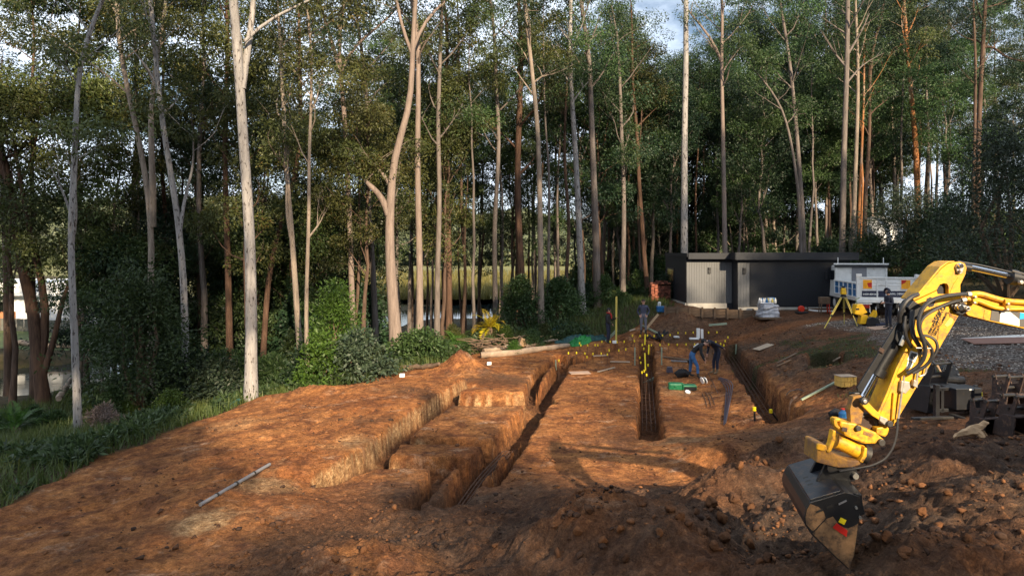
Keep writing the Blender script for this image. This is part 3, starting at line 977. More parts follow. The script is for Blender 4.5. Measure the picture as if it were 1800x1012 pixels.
def make_tree(name, label, group, seed, H, r0, t0, reach, n_limb, clumps, leaves, L, W, bark, leaf, up=0.75, sub=3, csize=1.0, wander=0.4, loc=(0, 0, 0), flat=0.6, cat='tree', lean=(0, 0)):
    rng = rngs(seed)
    n = 11
    path = np.zeros((n, 3))
    drift = np.cumsum(rng.normal(size=(n, 2)) * wander * H / 110, axis=0)
    path[:, :2] = drift - drift[0] + np.outer(np.linspace(0, 1, n) ** 1.2, lean)
    path[:, 2] = np.linspace(-0.3, H, n)
    rad = r0 * (1 - 0.82 * np.linspace(0, 1, n))
    rad[0] *= 1.35
    g = Geo()
    g.tube(path, rad, 9, cap=False)
    cen, rad3 = grow(rng, g, path, rad, t0, reach, n_limb, clumps, up, sub, csize, flat=flat)
    root = thing(name, label, cat, loc, 0, group)
    g.build('trunk', bark, root, origin=(0, 0, 0), smooth=True)
    V, T = leaf_cloud(rng, cen, rad3, leaves, L, W, 0.55)
    merge_leaves('crown', [(V, T)], leaf, root)
    return root

def set_bark(root, m):
    for c in root.children:
        if c.name.startswith('trunk'):
            c.material_slots[0].link = 'OBJECT'
            c.material_slots[0].material = m
def set_leaf(root, m):
    for c in root.children:
        if c.name.startswith('crown'):
            c.material_slots[0].link = 'OBJECT'
            c.material_slots[0].material = m

BARKS = [M['bark_grey'], M['bark_brown'], M['bark_grey'], M['bark_brown'], M['bark_cream'], M['bark_pink'], M['bark_grey'], M['bark_red']]
# ---- trees of the photograph, traced stem by stem and set at their own distance
def hero(label, stem, base_w, depth=None, top_z=24, bark='bark_grey', leaf='leaf_olive', forks=(), t0=0.6, reach=2.6, limbs=9, clumps=26, leaves=300,
         csize=1.0, taper=0.6, tpow=0.9, seed=None, dead=(), name='gum_tree', group=None, L=0.16, W=0.06):
    u0, v0 = stem[0]
    if depth is None:
        b = hit(u0, v0)
        depth = b.y
    else:
        x = (u0 - CU) * depth / F
        b = Vector((x, depth, gz(x, depth)))
    seed = int(abs(u0 * 7 + v0)) if seed is None else seed
    rng = rngs(seed)
    base = np.array(tuple(b))
    pts = [np.array((0, 0, -0.4)), np.array((0, 0, 0.0))]
    dy = 0.0
    for (u, v) in stem[1:]:
        q = np.array(tuple(D(u, v, depth))) - base
        if q[2] > pts[-1][2] + 0.2:
            dy += rng.normal() * 0.12
            q[1] = dy
            pts.append(q)
    d = pts[-1] - pts[-2]
    d = d / np.linalg.norm(d) * 0.4 + np.array((0, 0, 0.6))
    while pts[-1][2] + base[2] < top_z:
        d = d + np.array((rng.normal() * 0.10, rng.normal() * 0.10, 0.12))
        d /= np.linalg.norm(d)
        pts.append(pts[-1] + d * min(2.0, max(0.5, top_z - pts[-1][2] - base[2] + 0.1)))
    path = lerp_path(pts, 22)
    r0 = base_w * depth / F / 2 * .9
    zt = np.linspace(0, 1, 22)
    rad = r0 * (1 - taper * zt ** tpow) * (1 + 0.35 * np.exp(-zt * 26))
    rad[-3:] *= (0.8, 0.6, 0.35)
    g = Geo()
    g.tube(path, rad, 12, cap=False)
    parts = []
    cen, r3 = grow(rng, g, path, rad, t0, reach, limbs, clumps, 0.75, 3, csize)
    root = thing(name, label, 'tree', tuple(b), 0, group)
    for fk in forks:
        w = fk[0]
        fp = [np.array(tuple(D(u, v, depth))) - base for u, v in fk[1:]]
        for i, p in enumerate(fp):
            p[1] = rng.normal() * 0.15 + i * 0.22 * rng.choice((-1, 1)) if i else np.interp(p[2], path[:, 2], path[:, 1])
        d = fp[-1] - fp[-2]
        d /= np.linalg.norm(d)
        bare = len(fk) > 1 and fk[-1][1] > 60
        if not bare:
            for _ in range(3):
                d = d + rng.normal(size=3) * 0.12 + np.array((0, 0, 0.15))
                d /= np.linalg.norm(d)
                fp.append(fp[-1] + d * 1.5)
        pf = lerp_path(fp, 9)
        rf = w * depth / F / 2 * (1 - 0.75 * np.linspace(0, 1, 9))
        fg = Geo()
        fg.tube(pf, rf, 9, cap=False)
        c2, r2 = grow(rng, fg, pf, rf, 0.45 if not bare else 0.75, reach * 0.65, 5 if not bare else 2, 12 if not bare else 4, 0.7, 2, csize * 0.85)
        fg.build('limb', M[bark], root, smooth=True, origin=(0, 0, 0))
        cen, r3 = np.concatenate([cen, c2]), np.concatenate([r3, r2])
    for dd in dead:
        w = dd[0]
        fp = [np.array(tuple(D(u, v, depth))) - base for u, v in dd[1:]]
        for i, p in enumerate(fp):
            p[1] = i * 0.25 * rng.choice((-1, 1)) if i else np.interp(p[2], path[:, 2], path[:, 1])
        pf = lerp_path(fp, 7)
        rf = w * depth / F / 2 * (1 - 0.85 * np.linspace(0, 1, 7))
        dg = Geo()
        dg.tube(pf, rf, 6, cap=False)
        for _ in range(4):
            k = int(rng.integers(2, 6))
            e = pf[k] + (pf[-1] - pf[k - 1]) * 0.5 + rng.normal(size=3) * 0.35 + np.array((0, 0, 0.3))
            dg.tube([pf[k], (pf[k] + e) / 2 + rng.normal(size=3) * 0.05, e], [rf[k] * 0.6, rf[k] * 0.35, 0.006], 4, cap=False)
        dg.build('dead_branch', M[bark], root, smooth=True, origin=(0, 0, 0))
    g.build('trunk', M[bark], root, smooth=True, origin=(0, 0, 0))
    merge_leaves('crown', [leaf_cloud(rng, cen, r3, leaves, L, W, 0.6)], M[leaf], root)
    return root

hero('slim white spotted gum leaning at the bank beside the pond at far left', [(138, 758), (132, 600), (128, 450), (126, 370), (134, 300), (137, 210), (138, 120)], 15, None, 17, 'bark_white', 'leaf_olive',
     [(7, (130, 425), (146, 370), (153, 350), (158, 270))], 0.62, 2.0, 8, 20, dead=[(5, (126, 372), (114, 325), (100, 285))])
hero('tall white spotted gum standing at the edge of the bare clay, forked high up', [(441, 702), (438, 560), (436, 420), (432, 330), (424, 240), (430, 160)], 23, None, 26, 'bark_white', 'leaf_olive',
     [(14, (430, 160), (421, 90), (416, 0)), (13, (430, 158), (438, 90), (441, 0)), (6, (438, 80), (462, 42), (492, 20))], 0.7, 2.8, 8, 24, taper=0.5)
hero('pale gum with a low fork rising behind the big dark bush', [(328, 612), (325, 500), (318, 400), (308, 330), (298, 285), (290, 230), (280, 150)], 15, 30, 21, 'bark_white', 'leaf_olive',
     [(7, (319, 405), (325, 350), (330, 290), (352, 235))], 0.55, 2.6, 9, 26)
hero('two stemmed gum with brown lower trunk behind the big dark bush', [(266, 560), (264, 460), (266, 395), (255, 330), (245, 270), (215, 130), (200, 60)], 14, 31, 23, 'bark_cream', 'leaf_olive',
     [(12, (266, 398), (281, 365), (276, 290), (268, 190), (270, 40))], 0.55, 2.8, 9, 28)
hero('crooked cream gum growing beside the green feathery bush', [(532, 672), (524, 580), (518, 480), (516, 410), (508, 330), (503, 270), (500, 200)], 13, None, 18, 'bark_cream', 'leaf_olive',
     [(6, (514, 420), (506, 375), (510, 330), (516, 250))], 0.5, 2.2, 9, 26)
hero('thin straight gum standing just right of the crooked cream gum', [(541, 668), (540, 560), (545, 440), (549, 380), (550, 300), (552, 200)], 9, 27.5, 17, 'bark_cream', 'leaf_olive', (), 0.5, 2.0, 8, 22,
     dead=[(4, (545, 420), (565, 385), (578, 360))])
hero('straight grey gum to the left of the stout pink gum', [(661, 628), (660, 540), (656, 440), (650, 360), (648, 280), (645, 150)], 13, None, 21, 'bark_grey', 'leaf_olive', (), 0.55, 2.4, 9, 26)
hero('stout pinkish gum with a broken low limb and wide flared base', [(699, 632), (692, 540), (685, 440), (684, 375), (690, 330), (688, 285), (704, 235), (722, 200), (725, 80)], 29, None, 24, 'bark_pink', 'leaf_olive',
     [(14, (684, 378), (672, 345), (652, 325), (634, 312)), (9, (689, 330), (668, 300), (650, 284)), (7, (724, 95), (700, 35), (694, -10)), (7, (724, 90), (740, 40), (762, 8))], 0.74, 2.6, 8, 24, taper=0.86, tpow=0.6)
hero('straight reddish brown gum with leafy base right of the stout pink gum', [(738, 562), (737, 480), (735, 400), (733, 300), (733, 200), (735, 120)], 15, 36, 24, 'bark_pink', 'leaf_olive', (), 0.55, 2.6, 9, 26)
hero('pink barked gum whose bare forked top shows above the mid canopy', [(622, 560), (615, 400), (606, 200), (600, 150), (597, 125), (592, 70), (600, 20)], 12, 38, 24, 'bark_pink', 'leaf_olive',
     [(7, (596, 120), (585, 85), (572, 40), (560, -5)), (6, (599, 126), (620, 80), (650, 55))], 0.72, 2.2, 7, 16, taper=0.45)
hero('straight fawn gum standing alone beside the logs at the clearing edge', [(951, 582), (951, 500), (950, 400), (948, 300), (946, 220)], 13, None, 24, 'bark_cream', 'leaf_green', (), 0.55, 2.6, 9, 26)
hero('smooth bluish white gum trunk near the man holding the post', [(1024, 553), (1022, 480), (1018, 400), (1016, 340), (1012, 260), (1007, 190), (1003, 120)], 14, None, 24, 'bark_white', 'leaf_green', (), 0.55, 2.6, 9, 26)
hero('thick brown trunk behind the bluish white gum', [(1050, 540), (1048, 450), (1043, 330), (1040, 250), (1035, 100)], 16, 44, 24, 'bark_grey', 'leaf_green', (), 0.6, 2.8, 9, 26)
hero('tallest white spotted gum rising behind the left end of the dark garage', [(1203, 520), (1203, 430), (1204, 330), (1207, 200), (1209, 100), (1208, 0)], 15, 46, 27, 'bark_white', 'leaf_green', (), 0.86, 2.6, 5, 12, taper=0.45)
hero('straight pinkish gum behind the pale wall of the garage', [(1276, 500), (1275, 400), (1274, 300), (1272, 180), (1270, 90)], 11, 47, 25, 'bark_pink', 'leaf_green', [(5, (1271, 110), (1255, 75), (1222, 30))], 0.6, 2.6, 9, 24)
hero('straight grey gum of the crossing pair behind the garage', [(1416, 510), (1412, 380), (1403, 240), (1392, 120), (1380, 50)], 11, 48, 25, 'bark_grey', 'leaf_green', (), 0.55, 2.6, 9, 24)
hero('leaning gum of the crossing pair behind the garage', [(1411, 500), (1402, 340), (1390, 250), (1372, 190), (1345, 150), (1310, 112)], 8, 47.3, 17, 'bark_grey', 'leaf_green', (), 0.7, 2.0, 6, 14)
hero('grey gum with bare dead branches near its top behind the garage', [(1479, 510), (1481, 380), (1483, 250), (1485, 150), (1487, 60), (1490, 0)], 13, 47, 26, 'bark_grey', 'leaf_green', (), 0.72, 2.4, 7, 16, taper=0.45,
     dead=[(5, (1485, 120), (1466, 88), (1440, 60)), (5, (1486, 100), (1510, 60), (1535, 20)), (4, (1484, 150), (1520, 110), (1560, 90))])
hero('first pale trunk right of the gum with dead branches', [(1497, 510), (1500, 350), (1505, 220), (1507, 150), (1505, 60)], 10, 48.5, 25, 'bark_cream', 'leaf_green', (), 0.6, 2.4, 8, 20)
hero('slim sunlit trunk second right of the gum with dead branches', [(1508, 510), (1508, 380), (1514, 300), (1520, 160)], 7, 49.5, 22, 'bark_orange', 'leaf_green', (), 0.6, 2.0, 7, 18)
hero('dark furrowed trunk above the right end of the garage roof', [(1518, 505), (1521, 330), (1525, 250), (1524, 120)], 10, 50.5, 23, 'bark_brown', 'leaf_dark', (), 0.5, 2.4, 8, 22)
hero('gum with glowing orange peeling bark behind the feathery trees', [(1616, 440), (1615, 330), (1613, 250), (1606, 160), (1600, 90), (1597, 30)], 13, 56, 27, 'bark_orange', 'leaf_olive', (), 0.6, 2.8, 9, 26)
hero('dark tall gum with a long drooping limb at upper right', [(1718, 450), (1720, 240), (1724, 120), (1728, 0)], 12, 48, 27, 'bark_brown', 'leaf_dark', [(5, (1725, 85), (1750, 78), (1775, 98), (1803, 118))], 0.62, 2.8, 8, 22)
hero('dark twin trunk close on the left of the gum with a drooping limb', [(1708, 450), (1711, 240), (1714, 100), (1712, 20)], 8, 47.5, 25, 'bark_brown', 'leaf_dark', (), 0.6, 2.2, 8, 20)
hero('forked brown paperbark standing in the pond margin at far left', [(78, 695), (70, 620), (60, 540), (40, 480), (24, 330), (4, 250)], 26, 33, 14, 'bark_red', 'leaf_olive',
     [(16, (74, 640), (82, 560), (76, 480), (68, 400), (45, 250)), (12, (78, 660), (104, 590), (118, 520), (124, 440))], 0.5, 3.0, 9, 30, taper=0.55)
hero('dark gum at the left border above the white roofed house', [(16, 620), (14, 500), (18, 400), (10, 250), (0, 120)], 17, 36, 17, 'bark_brown', 'leaf_olive', (), 0.4, 3.2, 10, 34)
hero('dark red trunk leaning left behind the tall white spotted gum', [(405, 560), (402, 430), (398, 330), (400, 200), (405, 120)], 14, 35, 22, 'bark_red', 'leaf_olive', (), 0.5, 2.8, 9, 26)
hero('reddish trunk leaning right in the dark stand beside the white spotted gum', [(460, 545), (468, 480), (480, 420), (495, 370), (520, 300), (530, 200)], 12, 36, 20, 'bark_red', 'leaf_dark', (), 0.5, 2.6, 9, 26)
for lab, u, v, w, d, sd in [('dark trunk beside the glimpse of creek water, nearest the pink gums', 768, 570, 12, 40, 1), ('dark flared trunk standing against the bright creek water', 789, 560, 13, 44, 2),
                            ('slim dark trunk in the middle of the bright creek water', 812, 555, 7, 46, 3), ('grey trunk behind the yellow cycad', 872, 560, 11, 43, 4),
                            ('thick dark brown trunk left of the lone fawn gum', 919, 555, 17, 44, 5), ('curved slim grey trunk right of the lone fawn gum', 992, 545, 8, 45, 6),
                            ('dark trunk between the thick brown trunk and the brick pile', 1095, 520, 11, 47, 7), ('grey trunk just left of the brick pile', 1141, 510, 10, 49, 8)]:
    rr_ = rngs(sd)
    st = [(u, v)]
    for vv in (470, 390, 310, 230, 150, 60):
        st.append((st[-1][0] + rr_.normal() * 4, vv))
    hero(lab, st, w, d, 22 + rr_.random() * 4, ['bark_brown', 'bark_grey', 'bark_red'][sd % 3], 'leaf_green', (), 0.42, 2.4, 10, 24, seed=900 + sd)

# ---- the stand behind: kinds of gum, each copied many times
KIND = {}
T_G = 'gum trees of the forest behind the clearing'
def proto(key, *a, **k):
    r = make_tree(*a, **k)
    KIND[key] = r
    return r
TALL, MIDT, POLE, UNDER = [], [], [], []
for i in range(3):
    TALL.append(make_tree('forest_tree', 'x', None, 100 + i, 23 + i * 1.5, 0.19, 0.52, 3.0, 11, 44, 390, 0.18, 0.074, M['bark_grey'], M['leaf_olive'], csize=1.05))
for i in range(3):
    MIDT.append(make_tree('forest_tree', 'x', None, 120 + i, 14.5 + i, 0.15, 0.34, 2.5, 13, 48, 390, 0.175, 0.072, M['bark_brown'], M['leaf_green'], csize=1.05, wander=0.9))
for i in range(2):
    POLE.append(make_tree('forest_tree', 'x', None, 140 + i, 19 + 2 * i, 0.12, 0.62, 1.6, 8, 26, 300, 0.17, 0.066, M['bark_grey'], M['leaf_green'], csize=0.9, wander=0.5))
for i in range(3):
    UNDER.append(make_tree('forest_tree', 'x', None, 160 + i, 7.0 + i, 0.09, 0.14, 2.1, 14, 50, 300, 0.17, 0.075, M['bark_brown'], M['leaf_dark'], csize=0.95, up=0.5, wander=1.2, flat=0.7))
used = set()
BN = {'white_gum_bark': 'white', 'cream_bark': 'cream', 'pinkish_bark': 'pinkish', 'grey_bark': 'grey', 'stringy_brown_bark': 'dark brown', 'red_brown_bark': 'reddish', 'orange_peeling_bark': 'orange'}
def place(p, x, y, label, group, s=1.0, leaf=None, bark=None, rnd=random):
    if bark and 'gum tree' in label:
        label = label.replace('gum tree', '%s barked %s' % (BN[bark.name], 'tall gum' if p in TALL else 'slim gum' if p in POLE else 'bushy gum'))
    z = gz(x, y)
    sc = s * (0.88 + 0.24 * rnd.random())
    rz = rnd.random() * 6.28
    if p.name not in used:
        used.add(p.name)
        CHILD.setdefault(p.name, list(p.children))
        r = p
        r.location = (x, y, z)
        r.rotation_euler = (0, 0, rz)
        r.scale = (sc, sc, sc)
        tag(r, label, 'tree', group)
    else:
        r = dup(p, (x, y, z), rz, label, group, sc)
    if leaf: set_leaf(r, leaf)
    if bark: set_bark(r, bark)
    return r

rnd = random.Random(11)
LAB = {
    'left': ('gum tree in the tangled stand left of the stout pink gum', 'gum trees of the left stand'),
    'mid': ('gum tree between the clearing and the creek', 'gum trees along the creek'),
    'right': ('gum tree in the dense stand behind the garage', 'gum trees behind the garage'),
    'far': ('gum tree on the slope far right beyond the truck', 'trees on the slope at right'),
    'usl': ('low dark tree filling the understorey of the left stand', 'understorey trees of the left stand'),
    'usr': ('low dark tree filling the understorey behind the garage', 'understorey trees behind the garage'),
}
def scatter(n, u0, u1, d0, d1, kinds, lab, leafs, s=1.0, jit=0.8, barks=BARKS):
    """Trees spread over a wedge of forest floor, roughly one per slot so that no hole opens up."""
    for i in range(n):
        u = u0 + (u1 - u0) * (i + rnd.random() * jit) / n
        d = d0 + (d1 - d0) * rnd.random()
        x = (u - CU) * d / F
        if gz(x, d) < -2.45: d *= 0.9; x = (u - CU) * d / F
        if gz(x, d) < -2.45: continue
        place(rnd.choice(kinds), x, d, LAB[lab][0], LAB[lab][1], s, rnd.choice(leafs), rnd.choice(barks), rnd)
LO, LG, LD = M['leaf_olive'], M['leaf_green'], M['leaf_dark']
scatter(7, -60, 420, 34, 44, TALL, 'left', [LO, LO, LG], 0.95)
scatter(11, -60, 660, 32, 44, MIDT, 'left', [LO, LO, LG], .95)
scatter(7, 150, 660, 44, 62, TALL + MIDT, 'left', [LO, LG])
scatter(13, 150, 640, 33, 48, UNDER, 'usl', [LD, LG])
scatter(3, -150, 20, 56, 60, UNDER, 'usl', [LD, LO], .7)
scatter(9, 560, 1040, 41, 54, MIDT + MIDT + POLE, 'mid', [LO, LG])
scatter(9, 600, 1060, 46, 68, TALL + POLE, 'mid', [LG, LO])
scatter(7, 640, 1080, 58, 74, POLE + TALL, 'mid', [LG, LO])
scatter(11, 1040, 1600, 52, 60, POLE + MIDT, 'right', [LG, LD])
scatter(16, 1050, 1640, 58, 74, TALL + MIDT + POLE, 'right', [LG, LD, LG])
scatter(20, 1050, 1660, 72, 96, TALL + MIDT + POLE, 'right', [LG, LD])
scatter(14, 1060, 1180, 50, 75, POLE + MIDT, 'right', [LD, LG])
scatter(4, 420, 1060, 62, 74, TALL, 'left', [LO, LG], 1.05)
scatter(16, 650, 1170, 48, 74, POLE, 'mid', [LG, LO], .9, barks=[M['bark_brown'], M['bark_grey'], M['bark_brown']])
scatter(14, 1180, 1560, 52, 80, POLE, 'right', [LG, LD], .9, barks=[M['bark_brown'], M['bark_grey'], M['bark_orange']])
scatter(9, 130, 640, 36, 56, POLE, 'left', [LG, LO], .85, barks=[M['bark_brown'], M['bark_grey']])
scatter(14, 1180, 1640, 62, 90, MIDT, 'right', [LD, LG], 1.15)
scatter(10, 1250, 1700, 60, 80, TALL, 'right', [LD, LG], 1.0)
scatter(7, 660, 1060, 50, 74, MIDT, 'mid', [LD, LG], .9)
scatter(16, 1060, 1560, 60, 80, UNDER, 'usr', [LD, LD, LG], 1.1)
scatter(14, 1540, 2000, 58, 84, TALL + MIDT, 'far', [LO, LG, LO], 0.9)
scatter(8, 1640, 2050, 44, 58, UNDER + MIDT, 'far', [LD, LG], 0.95)
scatter(10, 1560, 2100, 85, 120, TALL, 'far', [LO, LO], 0.9)

# ---- bushes
def make_bush(name, label, loc, rx, ry, h, leaves, n, L, W, leaf, seed, group=None, droop=0.1, z0=0.12, taper=0.75, csz=0.34, cat='bush', stems=6):
    rng = rngs(seed)
    k = n = int(n * 1.5)
    csz *= .74
    leaves = int(leaves * .72)
    th = rng.random(k) * 6.283
    t = rng.random(k) ** 0.8
    prof = np.sqrt(np.clip(1 - (t * 1.02) ** 2, 0.01, 1)) * (1 - (1 - taper) * t)
    rr = prof * (0.55 + 0.45 * rng.random(k) ** 0.5) * (1 + 0.26 * np.sin(th * 3 + seed + 2 * t) + 0.16 * np.sin(th * 7 + t * 9)) * np.where(rng.random(k) < .14, 1.15 + .3 * rng.random(k), 1)
    cen = np.stack([np.cos(th) * rx * rr, np.sin(th) * ry * rr, z0 * h + t * h * (1 - z0) * (.85 + .3 * rng.random(k))], 1)
    s = csz * (0.6 + 0.8 * rng.random(k)) * (rx + ry + h) / 3
    root = thing(name, label, cat, loc, 0, group)
    g = Geo()
    for _ in range(stems):
        a = rng.random() * 6.28
        e = np.array((math.cos(a) * rx * 0.5 * rng.random(), math.sin(a) * ry * 0.5 * rng.random(), h * (0.5 + 0.4 * rng.random())))
        g.tube([(0, 0, -0.2), e * 0.5 + rng.normal(size=3) * 0.08 * h, e], [0.022 * h, 0.014 * h, 0.004 * h], 5, cap=False)
    g.build('stem', M['root_brown'], root, origin=(0, 0, 0))
    V, T = leaf_cloud(rng, cen, np.stack([s, s, s * 0.7], 1), leaves, L, W, droop, 0.3)
    merge_leaves('foliage', [(V, T)], leaf, root)
    return root

def gp(u, d):
    x = (u - CU) * d / F
    return (x, d, gz(x, d))
make_bush('bush', 'big rounded dark green bush on the bank between two white gums', gp(243, 27.2), 1.95, 1.7, 5.3, 62, 190, 0.17, 0.07, M['leaf_green'], 1)
make_bush('bush', 'feathery bright green bush at the foot of the crooked cream gum', gp(588, 29.6), 1.3, 1.2, 3.9, 62, 130, 0.16, 0.05, M['leaf_bright'], 2, taper=0.5)
make_bush('bush', 'leafy sunlit bush low on the clay edge under the feathery bush', gp(557, 27.4), .8, .8, 2.1, 60, 60, 0.15, 0.08, M['leaf_bright'], 12)
make_bush('wattle_tree', 'huge dark feathery wattle at the right border above the excavator boom', gp(1768, 35), 3.1, 2.8, 8.2, 74, 260, 0.22, 0.06, M['leaf_wattle'], 3, cat='tree')
make_bush('wattle_tree', 'grey green feathery wattle above the truck', gp(1592, 45), 3.2, 2.5, 5.9, 70, 210, 0.22, 0.055, M['leaf_wattle'], 4, cat='tree')
make_bush('wattle_tree', 'dark wattle between the grey green wattle and the excavator arm', gp(1668, 43), 2.3, 2.2, 4.9, 70, 150, 0.22, 0.06, M['leaf_dark'], 5, cat='tree')
make_bush('bush', 'bright bush showing over the right end of the garage roof', gp(1528, 47), 1.3, 1.2, 3.3, 60, 80, 0.2, 0.08, M['leaf_bright'], 6)
make_bush('dead_bush', 'dry pinkish brushwood bush beside the leaning white gum', gp(180, 23.4), .5, .45, .7, 40, 34, 0.16, 0.025, M['twig_pink'], 7, droop=-0.5)
make_bush('bush', 'dark spreading shrub right of the lone fawn gum', gp(985, 41), 1.5, 1.2, 2.4, 60, 90, 0.17, 0.075, M['leaf_green'], 8)
make_bush('bush', 'green shrub left of the lone fawn gum behind the cycad', gp(915, 40), 1.2, 1.0, 3.0, 60, 100, 0.17, 0.075, M['leaf_green'], 9)
make_bush('bush', 'sunlit leafy shrub right of the stout pink gum', gp(742, 32.8), 1.7, .9, 1.3, 60, 80, 0.17, 0.085, M['leaf_green'], 10)

SH = [make_bush('shrub', 'x', (0, 0, 0), 1.0, 1.0, 1.5, 60, 60, 0.16, 0.07, M['leaf_green'], 50, csz=0.4), make_bush('shrub', 'x', (0, 0, 0), 1.2, 1.0, 1.0, 60, 60, 0.20, 0.05, M['leaf_green'], 51, csz=0.4, droop=-0.4),
      make_bush('shrub', 'x', (0, 0, 0), .8, .8, 2.1, 60, 60, 0.15, 0.075, M['leaf_dark'], 52, csz=0.38)]
first = set()
def put_shrub(k, x, y, label, group, s, leaf):
    p = SH[k]
    if p.name not in first:
        first.add(p.name)
        CHILD[p.name] = list(p.children)
        r = p
        r.location = (x, y, gz(x, y)); r.scale = (s, s, s)
        tag(r, label, 'shrub', group)
    else:
        r = dup(p, (x, y, gz(x, y)), rnd.random() * 6.28, label, group, s)
    for c in r.children:
        if c.name.startswith('foliage'):
            c.material_slots[0].link = 'OBJECT'
            c.material_slots[0].material = leaf
LB, LW = M['leaf_bright'], M['leaf_wattle']
def shrubs(n, u0, u1, d0, d1, label, group, leafs, s0=0.6, s1=1.2, ks=(0, 1, 2)):
    for i in range(n):
        u = u0 + (u1 - u0) * (i + rnd.random()) / n
        d = d0 + (d1 - d0) * rnd.random()
        x = (u - CU) * d / F
        if gz(x, d) < -2.45: continue
        put_shrub(rnd.choice(ks), x, d, label, group, s0 + (s1 - s0) * rnd.random(), rnd.choice(leafs))
shrubs(12, -30, 330, 24.0, 27.5, 'low green shrub on the bank below the pond', 'shrubs on the left bank', [LG, LB, LG], 0.3, 0.6)
shrubs(16, 330, 640, 27.5, 33, 'low shrub in the shade behind the white spotted gum', 'shrubs behind the white spotted gum', [LD, LW, LG], 0.6, 1.3)
shrubs(14, 640, 960, 33.0, 38, 'sunlit shrub in the strip behind the logs and dirt mound', 'shrubs behind the logs', [LB, LG, LB, LO], 0.35, 0.7)
shrubs(14, 960, 1170, 43, 52, 'shrub at the forest edge left of the brick pile', 'shrubs left of the brick pile', [LG, LD, LO], 0.5, 1.0)
shrubs(16, 1540, 1900, 42, 55, 'shrub on the shaded slope behind the excavator boom', 'shrubs on the right slope', [LG, LD], 0.6, 1.2)
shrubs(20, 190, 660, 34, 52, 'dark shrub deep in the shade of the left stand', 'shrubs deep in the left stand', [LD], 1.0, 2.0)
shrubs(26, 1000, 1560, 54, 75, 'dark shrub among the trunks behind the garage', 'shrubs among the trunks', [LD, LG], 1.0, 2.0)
shrubs(9, 900, 1040, 50, 74, 'dark shrub on the bank of the creek', 'shrubs on the creek bank', [LD, LG], 0.6, 1.1)
shrubs(14, 690, 1040, 95, 99, 'shrub at the edge of the marsh beyond the creek', 'shrubs at the marsh edge', [LG, LO], 0.8, 1.5)

# ---- cycads: arching fronds of paired leaflets
def make_cycad(label, loc, r, leaf, seed, nf=15, group=None):
    rng = rngs(seed)
    root = thing('cycad', label, 'cycad', loc, 0, group)
    st = Geo()
    st.tube([(0, 0, -.15), (0, 0, .18), (0, 0, .3)], [.16, .17, .08], 8)
    st.build('trunk', M['root_brown'], root, origin=(0, 0, 0))
    me_o = None
    for i in range(nf):
        az = i * 2.4 + rng.normal() * 0.2
        el = 1.25 - 1.0 * (i / nf) + rng.normal() * 0.1
        d = np.array((math.cos(az) * math.cos(el), math.sin(az) * math.cos(el), math.sin(el)))
        p = np.array((0, 0, 0.25))
        pts, ds = [p], [d]
        n = 10
        for k in range(n):
            d = d + np.array((0, 0, -0.11 - 0.01 * k))
            d /= np.linalg.norm(d)
            p = p + d * r / n
            pts.append(p); ds.append(d)
        V = []
        for k in range(1, n + 1):
            for hh in (0, 0.5):
                pk = pts[k] - ds[k] * hh * r / n
                side = np.cross(ds[k], (0, 0, 1.0))
                side /= np.linalg.norm(side) + 1e-9
                ll = r * 0.24 * math.sin(math.pi * min(0.97, 0.18 + 0.8 * k / n))
                for sg in (-1, 1):
                    a = side * sg * 0.9 + ds[k] * 0.45 + np.array((0, 0, 0.18 + rng.normal() * 0.08))
                    a /= np.linalg.norm(a)
                    w = ds[k] * r * 0.022
                    V += [pk, pk + a * ll * 0.5 + w, pk + a * ll, pk + a * ll * 0.5 - w]
        V = np.array(V)
        fr = np_mesh('frond', V, quads=np.arange(len(V)).reshape(-1, 4), mats=leaf, parent=root, tint=np.full(len(V) // 4, rng.random()) * 0.7 + 0.3 * rng.random(len(V) // 4))
        sg_ = Geo()
    return root
make_cycad('yellow cycad with arching fronds behind the dirt mound', gp(861, 36.6), 1.35, M['leaf_yellow'], 1, 17)
make_cycad('green cycad left of the yellow cycad', gp(802, 36.2), 1.25, M['leaf_bright'], 2, 14)
make_cycad('dark green cycad beside the stout pink gum, furthest left of the cycads', gp(770, 34.8), 1.2, M['leaf_green'], 3, 13)
make_cycad('bright green grassy cycad at the foot of the bank by the pond', gp(28, 25.0), 1.25, M['leaf_bright'], 4, 15)

# ---- grass, reeds, ferns and the far wood: nobody could count them
def blades(name, X, Y, h, w, matl, seed, lean=0.5, z=None):
    rng = rngs(seed)
    n = len(X)
    Z = gzv(X, Y) if z is None else z
    az = rng.random(n) * 6.28
    hh = h * (0.45 + 0.9 * rng.random(n))
    ww = w * (0.6 + 0.8 * rng.random(n))
    ln = lean * rng.normal(size=n)
    b = np.stack([X, Y, Z - 0.02], 1)
    s = np.stack([np.cos(az), np.sin(az), np.zeros(n)], 1) * ww[:, None] * 0.5
    tp = b + np.stack([np.cos(az + 1.57) * ln * hh, np.sin(az + 1.57) * ln * hh, hh], 1)
    V = np.stack([b - s, b + s, tp], 1).reshape(-1, 3)
    clump = fbm(X, Y, 0.7, 3, 0.6, seed) * 0.5 + 0.5
    o = np_mesh(name, V, tris=np.arange(n * 3).reshape(-1, 3), mats=matl, tint=np.clip(clump * 0.75 + rng.random(n) * 0.35, 0, 1))
    return tag(o, kind='stuff')
rng = rngs(5)
n = 210000
X = rng.uniform(-24, 24, n)
Y = 7 + 43 * rng.random(n) ** 1.15
cl_ = gzv(X, Y, GCL); gr_ = gzv(X, Y, GGR)
keep = (np.abs(X) < Y * 0.80 + 1) & (gr_ < 0.4) & (gzv(X, Y) > -2.5)
patch = fbm(X, Y, 0.55, 4, 0.6, 91) + 0.6 * sstep(11.4, 12.2, X) * sstep(33, 28, Y) * sstep(17, 20, Y) - 0.12 > 0.2
